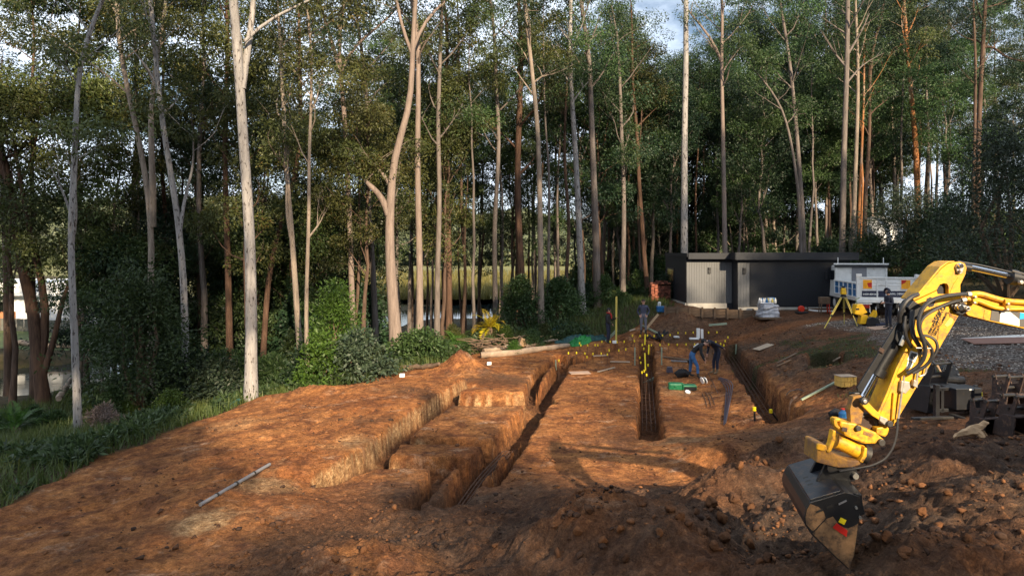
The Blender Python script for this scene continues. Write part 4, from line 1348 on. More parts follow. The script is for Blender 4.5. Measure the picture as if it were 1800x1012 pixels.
zone = (X > 8.8) & (Y > 16.5) & (Y < 36) | (Y > 37) & (X < 9) & (X > 1)
keep &= ((cl_ < 0.45) & (X < 10)) | ((cl_ < 0.5) & (X > 10)) | (zone & patch)
tall = (cl_ < 0.45)
Xa, Ya = X[keep & tall], Y[keep & tall]
blades('grass', Xa, Ya, 0.34, 0.035, M['grass'], 1, 0.55)
Xb, Yb = X[keep & ~tall], Y[keep & ~tall]
blades('grass', Xb, Yb, 0.10, 0.03, M['grass'], 2, 0.6)
# bracken on the left bank
n = 9000
X = rng.uniform(-17, 4, n); Y = rng.uniform(13, 40, n)
c_ = poly_sdf(X, Y, CLEAR)
k = (c_ < -0.25) & (c_ > -4.2) & (fbm(X, Y, 0.8, 3, 0.5, 17) > 0.05)
X, Y = X[k][:2000], Y[k][:2000]
cen = np.stack([X, Y, gzv(X, Y) + 0.12 + 0.2 * rng.random(len(X))], 1)
V, T = leaf_cloud(rng, cen, np.stack([np.full(len(X), .26), np.full(len(X), .26), np.full(len(X), .12)], 1), 22, 0.2, 0.07, 0.05, 0.2)
o = np_mesh('bracken', V, quads=np.arange(len(V)).reshape(-1, 4), mats=M['leaf_green'], tint=T)
tag(o, kind='stuff')
# marsh
mx, my = np.meshgrid(np.linspace(-230, 190, 70), np.linspace(99, 330, 60))
mz = -1.78 + 0.12 * fbm(mx, my, 0.06, 3, 0.5, 4)
idx = np.arange(mx.size).reshape(mx.shape)
mm_ = mat('marsh_grass', (0.155, 0.15, 0.042), 0.95, var=0.4, scale=0.25)
tag(np_mesh('marsh', np.stack([mx, my, mz], -1).reshape(-1, 3), quads=np.stack([idx[:-1, :-1], idx[:-1, 1:], idx[1:, 1:], idx[1:, :-1]], -1).reshape(-1, 4), mats=mm_, smooth=True), kind='structure')
n = 42000
Y = 98 + 130 * rng.random(n) ** 1.6
X = (rng.random(n) * 1.15 - 0.62) * Y * 0.75
blades('reeds', X, Y, 1.25, 0.16, M['reed'], 3, 0.25, np.full(n, -1.85))
# wood on the far hills
n = 9000
X = rng.uniform(-420, 420, n); t = rng.random(n)
i = np.clip(((X + 640) / 1280 * 129).astype(int), 0, 129); j = np.clip((t * 11).astype(int), 0, 13)
Yh, Zh = HYY[j, i] + rng.normal(size=n) * 6, HZZ[j, i]
X = np.append(X, rng.uniform(-330, 300, 3500)); Yh = np.append(Yh, rng.uniform(300, 335, 3500)); Zh = np.append(Zh, np.full(3500, -2.0))
n = len(X)
cen = np.stack([X, Yh, Zh + 2 + 5 * rng.random(n)], 1)
V, T = leaf_cloud(rng, cen, np.stack([np.full(n, 3.0), np.full(n, 3.0), 2.2 + 2 * rng.random(n)], 1), 9, 3.0, 1.8, 0.2, 0.2)
tag(np_mesh('far_forest', V, quads=np.arange(len(V)).reshape(-1, 4), mats=M['leaf_far'], tint=T), kind='stuff')
# ------------------------------------------------------------------ the dark garage
def copy_obj(o, loc=None, rot=None, parent='same', scale=None):
    c = o.copy()
    COL.objects.link(c)
    if loc is not None: c.location = loc
    if rot is not None: c.rotation_euler = rot
    if scale is not None: c.scale = scale
    if parent != 'same': c.parent = parent
    return c

def text(body, size, mat_, parent, loc, xdir, ydir, name='lettering', depth=0.002, align='LEFT'):
    cu = bpy.data.curves.new(name, 'FONT')
    cu.body = body
    cu.size = size
    cu.extrude = depth
    cu.offset = size * .022
    cu.align_x = align
    cu.materials.append(mat_)
    o = bpy.data.objects.new(name, cu)
    COL.objects.link(o)
    X_, Y_ = Vector(xdir).normalized(), Vector(ydir).normalized()
    dg = bpy.context.evaluated_depsgraph_get()
    me = bpy.data.meshes.new_from_object(o.evaluated_get(dg))
    bpy.data.objects.remove(o); bpy.data.curves.remove(cu)
    o = bpy.data.objects.new(name, me)
    COL.objects.link(o)
    o.parent = parent
    o.matrix_local = Matrix.Translation(Vector(loc)) @ Matrix((X_, Y_, X_.cross(Y_))).transposed().to_4x4()
    return o

GZ0 = 1.93
gar = thing('garage', 'low flat roofed charcoal garage with a pale grey wall at its left end', 'garage', (10.23, 40.0, GZ0))
xL, xM, xR, yF, yM, yB, zT = 10.23, 12.9, 19.3, 39.0, 40.0, 45.4, 4.86
g = Geo()
g.add([(xL, yM, GZ0 - .3), (xM, yM, GZ0 - .3), (xM, yF, GZ0 - .3), (xR, yF, GZ0 - .3), (xR, yB, GZ0 - .3), (xL, yB, GZ0 - .3),
       (xL, yM, zT), (xM, yM, zT), (xM, yF, zT), (xR, yF, zT), (xR, yB, zT), (xL, yB, zT)],
      [(0, 1, 7, 6), (1, 2, 8, 7), (2, 3, 9, 8), (3, 4, 10, 9), (4, 5, 11, 10), (5, 0, 6, 11), (6, 7, 8, 9, 10, 11), (5, 4, 3, 2, 1, 0)])
g.build('wall', M['cladding'], gar)
g = Geo()
g.box(((xL + xM) / 2 - .15, yM - .03, GZ0 + .03), (xM - xL - .36, .12, .30))
g.box((xL - .03, (yM + yB) / 2, GZ0 + .03), (.12, yB - yM, .30))
g.box(((xM + xR) / 2, yF - .03, GZ0 - .05), (xR - xM, .12, .16))
g.build('slab_edge', M['concrete'], gar)
def boards(p0, p1, z0, z1, matl, nrm, w=0.15, skip=None):
    p0, p1 = Vector(p0), Vector(p1)
    L_ = (p1 - p0).length
    n = max(1, round(L_ / w))
    d = (p1 - p0) / n
    first = None
    ang = math.atan2(d.y, d.x)
    for i in range(n):
        c = p0 + d * (i + 0.5) + Vector(nrm) * 0.012
        if first is None:
            b = Geo().box((0, 0, 0), (d.length - 0.012, 0.024, z1 - z0)).build('board', matl, gar, origin=(0, 0, 0))
            b.rotation_euler = (0, 0, ang)
            first = b
        else:
            b = copy_obj(first)
        b.location = Vector((c.x, c.y, (z0 + z1) / 2)) - Vector(gar.location)
boards((xL, yM - .002, 0), (xM - .03, yM - .002, 0), GZ0 + .19, 4.50, M['grey_cladding'], (0, -1, 0))
boards((xM, yF - .002, 0), (13.56, yF - .002, 0), GZ0 + .06, 4.50, M['grey_cladding'], (0, -1, 0))
boards((18.46, yF - .002, 0), (xR, yF - .002, 0), GZ0 + .06, 4.50, M['cladding'], (0, -1, 0))
boards((xL - .002, yB, 0), (xL - .002, yM, 0), GZ0 + .19, 4.84, M['cladding'], (-1, 0, 0), 0.2)
boards((xM - .002, yM - .03, 0), (xM - .002, yF, 0), GZ0 + .19, 4.50, M['cladding'], (-1, 0, 0), 0.2)
g = Geo()
g.box((16.01, yF - .012, 4.44), (4.9, .024, .12))
g.build('door_header', M['cladding'], gar)
door = Geo()
door.box((16.01, yF - .005, 3.20), (4.86, .012, 2.32))
door = door.build('garage_door', M['cladding'], gar)
fs = None
for i in range(20):
    zc = 2.10 + i * 0.115
    if fs is None:
        fs = Geo().box((0, 0, 0), (4.82, .022, .104)).build('slat', M['cladding'], door, origin=(0, 0, 0))
    else:
        fs = copy_obj(fs)
    fs.location = Vector((16.01, yF - .022, zc)) - Vector(gar.location)
g = Geo()
g.box(((xL + xM) / 2 - .12, (yM - .35 + yB) / 2, 4.95), (xM - xL - .26, yB - yM + .35, .10))
g.build('roof', M['roof_metal'], gar)
g = Geo()
g.box(((xM + xR) / 2 + .05, (yF - .35 + yB) / 2, 4.97), (xR - xM + .55, yB - yF + .35, .10))
g.build('roof', M['roof_metal'], gar)
g = Geo()
g.box(((xL + xM) / 2 - .12, yM - .37, 4.87), (xM - xL - .26, .04, .36))
g.box(((xM + xR) / 2 + .05, yF - .37, 4.87), (xR - xM + .55, .04, .42))
g.box((xM - .245, (yM + yF) / 2 - .35, 4.871), (.04, 1.0, .41))
g.box((xR + .345, (yF + yB) / 2 - .17, 4.87), (.04, yB - yF + .30, .42))
g.box((xL - .03, (yM + yB) / 2 - .16, 4.93), (.05, yB - yM + .30, .22))
g.build('fascia', M['cladding'], gar, bevel=.006)
g = Geo()
g.box((xL - .04, 43.8, 3.6), (.05, 1.75, .95))
wf = g.build('window', M['black'], gar)
Geo().box((xL - .07, 43.8, 3.6), (.012, 1.6, .80)).build('pane', M['glass_dark'], wf, origin=tuple(gar.location))
for x_, y_ in ((11.55, yM - .06), (13.25, yF - .06)):
    g = Geo()
    g.box((x_, y_, 4.03), (.16, .10, .36))
    g.box((x_, y_ - .06, 4.14), (.10, .06, .10))
    g.build('wall_light', M['black'], gar, bevel=.01)

# pile of red bricks left of the garage
bp_ = thing('brick_pile', 'stacked pile of red bricks against the left wall of the garage', 'brick pile', tuple(on(9.35, 43.2)))
rb = random.Random(4)
bb = None
for k in range(12):
    for j in range(2):
        for i in range(6):
            if k == 11 and rb.random() < .5: continue
            if k > 8 and rb.random() < .3: continue
            p = ((i - 2.5) * .205 + rb.uniform(-.02, .02), (j - .5) * .4 + rb.uniform(-.05, .05), .05 + k * .105)
            if bb is None:
                bb = Geo().box((0, 0, 0), (.19, .34, .085)).build('brick', M['brick'], bp_, origin=(0, 0, 0), bevel=.006)
            else:
                bb = copy_obj(bb)
            bb.location = p
            bb.rotation_euler = (rb.uniform(-.03, .03), rb.uniform(-.03, .03), rb.uniform(-.14, .14))

# timber retaining wall in front of the garage
rw = thing('retaining_wall', 'low timber retaining wall of planks and posts below the garage', 'retaining wall', tuple(on(9.0, 38.9)))
a_ = hit(1168, 551, 30); b_ = hit(1316, 553, 30)
a_, b_ = Vector((8.75, 39.1, 0)), Vector((13.4, 38.0, 0))
za, zb = 1.62, 1.52
dv = (b_ - a_)
ang = math.atan2(dv.y, dv.x)
for i in range(8):
    p = a_ + dv * i / 7
    o = Geo().box((0, 0, 0), (.11, .09, .62)).build('post', M['timber_dark'], rw, origin=(0, 0, 0), bevel=.006)
    o.location = Vector((p.x, p.y - .09, za + (zb - za) * i / 7 + .12)) - Vector(rw.location)
    o.rotation_euler = (0, 0, ang)
for i in range(7):
    p = a_ + dv * (i + .5) / 7
    for k in range(3):
        o = Geo().box((0, 0, 0), (dv.length / 7 - .012, .05, .150)).build('plank', M['timber_dark'], rw, origin=(0, 0, 0), bevel=.004)
        o.location = Vector((p.x, p.y + rb.uniform(-.008, .008), za + (zb - za) * (i + .5) / 7 - .06 + k * .165)) - Vector(rw.location)
        o.rotation_euler = (rb.uniform(-.03, .03), 0, ang + rb.uniform(-.008, .008))

# wrapped pallet
px_ = on(*D(1349, 545, 37.0)[:2])
pw = thing('wrapped_pallet', 'plastic wrapped pallet with bottles on top beside the garage door', 'pallet', tuple(px_))
g = Geo()
rg_ = rngs(8)
for (cx, cy, cz, sx, sy, sz) in ((0, 0, .22, 1.15, 1.0, .42), (.05, 0, .58, 1.0, .9, .36), (-.08, .02, .78, .8, .75, .2)):
    n_ = 14
    vs, fs_ = [], []
    for k in range(5):
        zz = cz - sz / 2 + sz * k / 4
        for i in range(n_):
            a = 6.283 * i / n_
            c_, s_ = math.cos(a), math.sin(a)
            e = (abs(c_) ** 4 + abs(s_) ** 4) ** -.25
            r_ = 0.5 * e * (1 + rg_.normal() * .045) * (.92 if k in (0, 4) else 1)
            vs.append((cx + c_ * r_ * sx, cy + s_ * r_ * sy, zz))
    for k in range(4):
        for i in range(n_):
            fs_.append((k * n_ + i, k * n_ + (i + 1) % n_, (k + 1) * n_ + (i + 1) % n_, (k + 1) * n_ + i))
    fs_.append(tuple(range(4 * n_, 5 * n_)))
    g.add(vs, fs_)
g.build('wrapped_load', M['wrap'], pw, origin=(0, 0, 0), smooth=False)
Geo().box((0, 0, .05), (1.2, 1.1, .1)).build('pallet_base', M['timber_dark'], pw, origin=(0, 0, 0))
cols = ['white', 'pvc', 'blue', 'white_dull', 'pale_yellow']
for i in range(11):
    x_, y_ = (-.42 + (i % 6) * .155), (-.2 + (i // 6) * .22)
    b = Geo().tube([(x_, y_, .84), (x_, y_, 1.02), (x_, y_, 1.06), (x_, y_, 1.12)], [.06, .06, .025, .025], 8).build('bottle', M[cols[i % 5]], pw, origin=(0, 0, 0))
Geo().box((.28, .25, .98), (.36, .3, .26)).build('crate', M['blue'], pw, origin=(0, 0, 0), bevel=.02)

# ------------------------------------------------------------------ the tip truck
tz = gz(18.0, 33.6)
tr = thing('tip_truck', 'white tip truck parked tail first with orange marker boards on its tailgate', 'truck', (16.9, 33.5, tz), R(-9))
def tb(name, boxes, matl, bevel=.012, parent=None):
    g_ = Geo()
    for c, s in boxes: g_.box(c, s)
    return g_.build(name, matl, parent or tr, origin=(0, 0, 0), bevel=bevel)
W_ = 2.78
tb('tray_floor', [((W_ / 2, 1.8, .93), (W_, 3.6, .14))], M['white'])
tg = tb('tailgate', [((W_ / 2, .02, 1.50), (W_ - .24, .05, 1.04))], M['white'])
tb('tailgate_rib', [((W_ / 2, -.022, 2.0), (W_ - .24, .05, .07)), ((W_ / 2, -.022, .995), (W_ - .24, .05, .07)), ((.95, -.022, 1.5), (.06, .05, .94)), ((1.36, -.022, 1.5), (.06, .05, .94)),
                    ((1.155, -.018, 1.66), (.34, .03, .05)), ((1.155, -.018, 1.9), (.34, .03, .03)), ((W_ / 2, -.012, 1.62), (W_ - .3, .02, .02)), ((W_ / 2, -.012, 1.76), (W_ - .3, .02, .02))], M['white'], .008, tg)
tb('name_band', [((.58, -.012, 1.21), (.66, .02, .30)), ((1.155, -.012, 1.21), (.34, .02, .30)), ((2.0, -.012, 1.21), (1.2, .02, .30))], M['navy'], 0, tg)
for k, x0 in enumerate((.28, 2.02)):
    mb = tb('marker_board', [((x0 + .22, -.014, 1.68), (.47, .02, .50))], M['white'], 0, tg)
    tb('marker_print', [((x0 + .22, -.028, 1.68), (.41, .012, .44))], M['orange_print'], 0, tg)
    g_ = Geo()
    if k == 0:
        g_.add([(x0 + .42, -.037, 1.77), (x0 + .42, -.037, 1.53), (x0 + .26, -.037, 1.53), (x0 + .20, -.037, 1.74)], [(0, 1, 2, 3)])
    else:
        g_.add([(x0 + .02, -.037, 1.89), (x0 + .26, -.037, 1.89), (x0 + .19, -.037, 1.76), (x0 + .02, -.037, 1.68)], [(0, 1, 2, 3)])
    g_.build('marker_arrow', M['red_print'], tg, origin=(0, 0, 0))
text('0409-409-083', .125, M['white'], tg, (.30, -.024, 1.15), (1, 0, 0), (0, 0, 1))
text('LABEL DESIGNER', .125, M['white'], tg, (1.46, -.024, 1.18), (1, 0, 0), (0, 0, 1))
tb('corner_post', [((.06, .02, 1.46), (.12, .14, 1.22))], M['white'])
tb('corner_post', [((W_ - .06, .02, 1.50), (.12, .14, 1.34))], M['white'])
tb('latch', [((W_ - .03, -.07, 2.08), (.16, .08, .16)), ((.10, -.06, 2.12), (.26, .03, .14))], M['white'])
tb('rear_beam', [((W_ / 2, -.02, .87), (W_, .16, .18)), ((.32, -.03, .73), (.75, .12, .06)), ((2.3, -.03, .73), (.7, .12, .06)), ((1.3, -.05, .70), (.12, .12, .22))], M['white'])
for x0 in (.36, W_ - .36):
    tb('tail_lamp', [((x0, -.06, .60), (.46, .07, .17))], M['lamp_red'], .01)
    g_ = Geo()
    x1 = x0 + (.38 if x0 < 1 else -.38)
    g_.tube([(x1 - .14, -.02, .72), (x1 - .14, -.05, .34), (x1 - .08, -.05, .26), (x1 + .10, -.05, .26), (x1 + .14, -.05, .36), (x1 + .14, -.05, .52), (x1 + .2, -.03, .72)], .022, 6)
    g_.build('step_rail', M['white'], tr, origin=(0, 0, 0))
for x_ in (0.02, W_ - .02):
    sd = tb('side_panel', [((x_, 1.83, 1.38), (.04, 3.45, .62))], M['blue'])
    tb('side_post', [((x_ + (-.03 if x_ < 1 else .03), y_, 1.38), (.05, .09, .78)) for y_ in (.55, 1.25, 1.95, 2.65, 3.4)] +
       [((x_ + (-.034 if x_ < 1 else .034), 1.83, 1.72), (.05, 3.5, .07)), ((x_ + (-.034 if x_ < 1 else .034), 1.83, 1.04), (.05, 3.5, .07)), ((x_ + (-.032 if x_ < 1 else .032), 1.83, 1.42), (.03, 3.5, .03))], M['white'], .006, sd)
hb = tb('headboard', [((W_ / 2, 3.66, 1.72), (W_ - .12, .06, 1.5)), ((.12, 3.62, 1.75), (.1, .1, 1.7)), ((W_ - .12, 3.62, 1.75), (.1, .1, 1.7))], M['white_dull'])
tb('headboard_panel', [((1.3, 3.61, 2.05), (.75, .03, .75))], M['pipe_grey'], 0)
tb('ladder_rack', [((W_ / 2, 3.62, 2.60), (W_, .14, .07))], M['white'])
tb('tarp_roll', [((W_ / 2, 3.58, 2.48), (W_ - .08, .16, .14))], M['black'], .03)
tb('aerial', [((.22, 3.62, 2.78), (.04, .04, .34)), ((W_ - .26, 3.62, 2.78), (.04, .04, .34))], M['white'])
cb = Geo()
cb.box((W_ / 2, 4.75, 1.62), (2.1, 1.7, 1.75), taper=(.94, .86))
cab = cb.build('cab', M['white'], tr, origin=(0, 0, 0), bevel=.06)
tb('cab_window', [((W_ / 2 - 1.05, 4.8, 1.95), (.03, 1.0, .55)), ((W_ / 2 + 1.05, 4.8, 1.95), (.03, 1.0, .55)), ((W_ / 2, 5.59, 1.9), (1.8, .05, .6))], M['glass_dark'], 0, cab)
tb('mirror', [((.1, 5.3, 1.9), (.08, .12, .42)), ((W_ - .1, 5.3, 1.9), (.08, .12, .42))], M['black'], .02, cab)
tb('chassis', [((.95, 2.6, .62), (.12, 5.4, .22)), ((W_ - .95, 2.6, .62), (.12, 5.4, .22)), ((W_ / 2, 1.1, .45), (1.6, .18, .18)), ((W_ / 2, 4.7, .5), (1.6, .16, .16)), ((W_ / 2, 2.4, .55), (.6, 1.2, .35)), ((.5, 2.5, .55), (.5, .8, .38))], M['steel_dark'])
for (x_, y_, w_) in ((.46, 1.1, .5), (W_ - .46, 1.1, .5), (.5, 4.7, .28), (W_ - .5, 4.7, .28)):
    wh = Geo().disc((x_, y_, .43), (1, 0, 0), .43, w_, 20).build('wheel', M['rubber'], tr, origin=(0, 0, 0), bevel=.03)
    for s_ in (-1, 1):
        Geo().disc((x_ + s_ * (w_ / 2 + .004), y_, .43), (1, 0, 0), .23, .02, 16).build('rim', M['white_dull'], wh, origin=(0, 0, 0))
tb('mudflap', [((.46, .42, .48), (.55, .02, .46)), ((W_ - .46, .42, .48), (.55, .02, .46))], M['rubber'], 0)

# ------------------------------------------------------------------ small plant by the truck
t0 = hit(1478, 573)
tp = thing('survey_tripod', 'pale yellow survey tripod carrying a laser level in front of the truck', 'tripod', tuple(t0))
for i, (u, v, dd) in enumerate(((1449, 573, t0.y - .1), (1484, 566, t0.y + .5), (1507, 566, t0.y - .1))):
    ft = Vector(((u - CU) * dd / F, dd, 0)); ft.z = gz(ft.x, ft.y)
    top = Vector((t0.x + .12, t0.y, t0.z + 1.36)) + (ft - t0).normalized() * .09
    g = Geo()
    for o_ in (-.03, .03):
        g.beam(top + Vector((o_, 0, 0)), top.lerp(ft, .6) + Vector((o_, 0, 0)), .026, .035)
    g.beam(top.lerp(ft, .5), ft, .034, .04)
    lg = g.build('leg', M['pale_yellow'], tp, bevel=.004)
    Geo().tube([top.lerp(ft, .56), top.lerp(ft, .62)], .042, 8).build('clamp', M['black'], lg, origin=tuple(t0))
Geo().disc(Vector((t0.x + .12, t0.y, t0.z + 1.39)), (0, 0, 1), .13, .06).build('head', M['black'], tp)
g = Geo()
c_ = Vector((t0.x + .12, t0.y, t0.z + 1.62))
g.box(c_, (.24, .2, .30), taper=(.8, .8))
lv = thing('laser_level', 'yellow laser level standing on the survey tripod', 'laser level', (c_.x, c_.y, c_.z - .18))
g.build('housing', M['machine_yellow'], lv, bevel=.03)
Geo().tube([c_ + Vector((0, 0, .15)), c_ + Vector((0, 0, .24))], .07, 10).build('lens_head', M['black'], lv)
Geo().disc(c_ - Vector((0, 0, .17)), (0, 0, 1), .1, .05).build('mount', M['black'], lv)

def kz(u, v, d): return hit(u, v)
k0 = hit(1522, 572)
kp = thing('plate_compactor', 'yellow and black plate compactor standing on the gravel behind the tripod', 'compactor', tuple(k0))
g = Geo()
g.prism([(-.62, .55), (-.52, .98), (-.25, 1.02), (-.02, .62), (-.3, .48)], lambda a, b, t: (k0.x + a, k0.y - .2 + t, k0.z + b), .4)
g.build('hood', M['machine_yellow'], kp, bevel=.03)
g = Geo()
g.prism([(-.35, .08), (-.28, .5), (.0, .5), (.08, .3), (.3, .55), (.42, .72), (.46, .5), (.30, .25), (.02, .1)], lambda a, b, t: (k0.x + a, k0.y - .16 + t, k0.z + b), .32)
g.build('frame', M['machine_yellow'], kp, bevel=.02)
g = Geo()
g.prism([(-.1, .04), (-.02, .36), (.2, .42), (.46, .36), (.56, .14), (.5, .0), (-.05, .0)], lambda a, b, t: (k0.x + a, k0.y - .24 + t, k0.z + b), .48)
g.build('engine', M['black'], kp, bevel=.03)
Geo().box((k0.x - .5, k0.y - .215, k0.z + .78), (.16, .01, .08)).build('label_plate', M['black'], kp)
Geo().tube([(k0.x - .4, k0.y, k0.z + 1.0), (k0.x - .42, k0.y + .1, k0.z + 1.2), (k0.x - .25, k0.y + .1, k0.z + 1.28)], .03, 6).build('handle', M['treated'], kp)

def slab(name, label, cat, u, v, L_, w_, t_, matl, rotz=0.0, tilt=(0, 0), dz=0.0, d=None):
    p = hit(u, v) if d is None else on((u - CU) * d / F, d)
    o = Geo().box((0, 0, t_ / 2), (L_, w_, t_)).build(name, matl, origin=(0, 0, 0), bevel=min(.006, t_ * .2))
    o.location = p + Vector((0, 0, dz))
    e = 0.25
    nx = -(gz(p.x + e, p.y) - gz(p.x - e, p.y)) / (2 * e); ny = -(gz(p.x, p.y + e) - gz(p.x, p.y - e)) / (2 * e)
    q = Vector((0, 0, 1)).rotation_difference(Vector((np.clip(nx, -.5, .5), np.clip(ny, -.5, .5), 1)).normalized())
    o.rotation_euler = (q.to_matrix() @ Matrix.Rotation(rotz, 3, 'Z') @ Matrix.Rotation(tilt[0], 3, 'X') @ Matrix.Rotation(tilt[1], 3, 'Y')).to_euler()
    return tag(o, label, cat)
slab('plywood_sheet', 'pale plywood offcut on the gravel in front of the hooded person', 'plywood', 1546, 577, .95, .6, .02, M['ply'], .15, dz=.02)
slab('tool_tray', 'dark blue tray on the gravel beside the plate compactor', 'tray', 1545, 571, .5, .35, .09, M['navy'], .1)
slab('plywood_sheet', 'pale short plywood strip on the bank above the pit', 'plywood', 1342, 611, .95, .42, .025, M['timber_pale'], .45, dz=.03)
slab('timber_offcut', 'small pale board lying on rubble right of the pit', 'board', 1476, 631, .5, .22, .05, M['timber_pale'], .35, dz=.02)
slab('plank', 'weathered grey plank half buried on the bank below the plywood strip', 'plank', 1382, 631, 1.3, .11, .03, M['timber_dark'], .5, dz=.02)
slab('plank', 'pale thin plank lying lower on the eroded bank beside the pit', 'plank', 1378, 640, .6, .06, .03, M['timber_dark'], .2, dz=.03)
big = slab('plywood_sheet', 'large brown formply sheet lying on the gravel at the right border', 'plywood', 1770, 601, 2.4, 1.25, .03, M['ply_brown'], -.28, dz=.04)
slab('plywood_sheet', 'grey sheet under the back edge of the brown formply sheet', 'plywood', 1757, 595, 2.2, .9, .03, M['white_dull'], -.12, dz=.01)
# yellow stack of short timber blocks
tb0 = hit(1486, 678)
bs = thing('block_bundle', 'square bundle of yellow timber blocks on the grass beside the excavator arm', 'timber bundle', tuple(tb0), R(6))
for i in range(5):
    for k in range(2):
        o = Geo().box((0, 0, 0), (.088, .36, .138)).build('block', M['timber_yellow'], bs, origin=(0, 0, 0), bevel=.006)
        o.location = (-.19 + i * .094, rb.uniform(-.012, .012), .07 + k * .143)
Geo().box((0, 0, .295), (.49, .38, .018)).build('top_sheet', M['timber_pale'], bs, origin=(0, 0, 0))
slab('timber_batten', 'greenish batten lying on grass left of the yellow timber bundle', 'batten', 1447, 686, 1.5, .07, .05, M['treated'], .16, dz=.03)
h0 = hit(1403, 694)
tag(Geo().tube([h0 + Vector((-.36, 0, .0)), h0 + Vector((-.25, 0, .12)), h0 + Vector((0, .02, .17)), h0 + Vector((.25, 0, .10)), h0 + Vector((.38, 0, .0))], .014, 6).build('hose_offcut', M['rubber'], origin=tuple(h0)),
    'arched offcut of dark hose on the bank left of the greenish batten', 'hose')

# brown saw stool, red laser and white tube before the garage door
s0 = on(15.0 + 4.2, 37.2) if False else on((1449 - CU) * 36.6 / F, 36.6)
st = thing('saw_stool', 'brown wooden saw stool between the garage door and the truck', 'stool', tuple(s0))
Geo().box((s0.x, s0.y, s0.z + .72), (.5, .34, .36)).build('seat', M['timber_dark'], st, bevel=.01)
for sx in (-.2, .2):
    for sy in (-.12, .12):
        Geo().beam((s0.x + sx * 1.25, s0.y + sy * 1.2, s0.z), (s0.x + sx, s0.y + sy, s0.z + .56), .045, .045).build('leg', M['red'] if sx > 0 else M['timber_dark'], st)
s1 = on((1409 - CU) * 37.2 / F, 37.2)
sw = thing('drop_saw', 'red and black power saw on the ground before the garage door', 'saw', tuple(s1))
Geo().box((s1.x, s1.y, s1.z + .06), (.6, .4, .12)).build('base', M['black'], sw, bevel=.02)
Geo().disc((s1.x - .02, s1.y, s1.z + .26), (0, 1, 0), .17, .2).build('motor', M['red'], sw, bevel=.03)
Geo().tube([(s1.x + .1, s1.y, s1.z + .3), (s1.x + .24, s1.y, s1.z + .42), (s1.x + .36, s1.y, s1.z + .3)], .025, 6).build('handle', M['black'], sw)
s2 = on((1432 - CU) * 37.0 / F, 37.0)
tag(Geo().tube([s2 + Vector((-.3, 0, .16)), s2 + Vector((-.1, .05, .12)), s2 + Vector((.2, 0, .1)), s2 + Vector((1.0, -.05, .1))], .045, 8).build('plastic_tube', M['pvc'], origin=tuple(s2)), 'white plastic tube lying before the garage door', 'tube')
# rain tank and far house
q0 = on((1543 - CU) * 57 / F, 57)
tk = thing('water_tank', 'round topped pale tank glimpsed through leaves right of the garage roof', 'tank', tuple(q0))
Geo().tube([q0 + Vector((0, 0, -.5)), q0 + Vector((0, 0, 1.5)), q0 + Vector((0, 0, 2.4)), q0 + Vector((0, 0, 3.0)), q0 + Vector((0, 0, 3.3))], [2.2, 2.2, 1.95, 1.35, .3], 28).build('shell', M['tank'], tk, smooth=True)
h0 = on(-46.5, 60)
hs = thing('house', 'white roofed house beyond the pond at far left', 'house', tuple(h0))
Geo().box((-46, 62, h0.z + 1.3), (15, 7, 3.0)).build('wall', M['house_white'], hs)
Geo().box((-47, 58.3, h0.z + .75), (9, .3, 1.3)).build('verandah_wall', M['house_brick'], hs)
g = Geo()
g.prism([(-7.2, 0), (-6.2, 1.1), (6.2, 1.1), (7.2, 0)], lambda a, b, t: (-46 + a * 1.15, 57.6 + t, h0.z + 2.8 + b), 8.5)
g.build('roof', M['house_white'], hs)
for x_ in (-51, -48.6, -46, -43.6, -41):
    wf = Geo().box((x_, 58.47, h0.z + 1.75), (1.5, .06, 1.1)).build('window', M['house_white'], hs)
    Geo().box((x_, 58.43, h0.z + 1.75), (1.32, .02, .94)).build('pane', M['glass_dark'], wf, origin=tuple(h0))
fn = thing('paling_fence', 'grey paling fence in front of the far house', 'fence', tuple(on(-45, 56.5)))
fo = None
for i in range(60):
    x_ = -54 + i * .32
    if fo is None: fo = Geo().box((0, 0, .5), (.30, .03, 1.1)).build('paling', M['fence_grey'], fn, origin=(0, 0, 0))
    else: fo = copy_obj(fo)
    fo.location = Vector((x_, 56.5 + .02 * (i % 2), gz(x_, 56.5))) - Vector(fn.location)
lx, ly = np.meshgrid(np.linspace(-58, -28, 40), np.linspace(48.5, 57, 16))
idx = np.arange(lx.size).reshape(lx.shape)
tag(np_mesh('lawn', np.stack([lx, ly, gzv(lx, ly) + .03], -1).reshape(-1, 3), quads=np.stack([idx[:-1, :-1], idx[:-1, 1:], idx[1:, 1:], idx[1:, :-1]], -1).reshape(-1, 4),
            mats=mat('lawn', (.075, .10, .03), .95, var=.4, scale=1.2), smooth=True), kind='structure')

# ------------------------------------------------------------------ the excavator
YN = 7.70
ex = thing('excavator', 'yellow excavator reaching in from the right with its arm folded down', 'excavator', (8.3, 7.8, gz(8.3, 7.8)))
EO = tuple(ex.location)
def px3(y0): return lambda u, v, t: tuple(D(u, v, y0) + Vector((0, t, 0)))
def plate(name, poly, y0, th, matl, parent=None, bevel=.006):
    g_ = Geo()
    g_.prism(poly, px3(y0), th)
    return g_.build(name, matl, parent or ex, origin=EO, bevel=bevel)
def hose(name, pts, r, matl, y0, parent=None, bow=0.0, sides=8, seg=26):
    n_ = len(pts)
    P_ = []
    for i, p in enumerate(pts):
        yy = y0 - bow * math.sin(math.pi * i / (n_ - 1))
        P_.append(np.array(tuple(D(p[0], p[1], y0) + Vector((0, yy - y0 + (p[2] if len(p) > 2 else 0), 0)))))
    path = lerp_path(P_, seg)
    r = r * .86 if name == 'hose' else r
    return Geo().tube([tuple(p) for p in path], r, sides).build(name, matl, parent or ex, origin=EO, smooth=True)
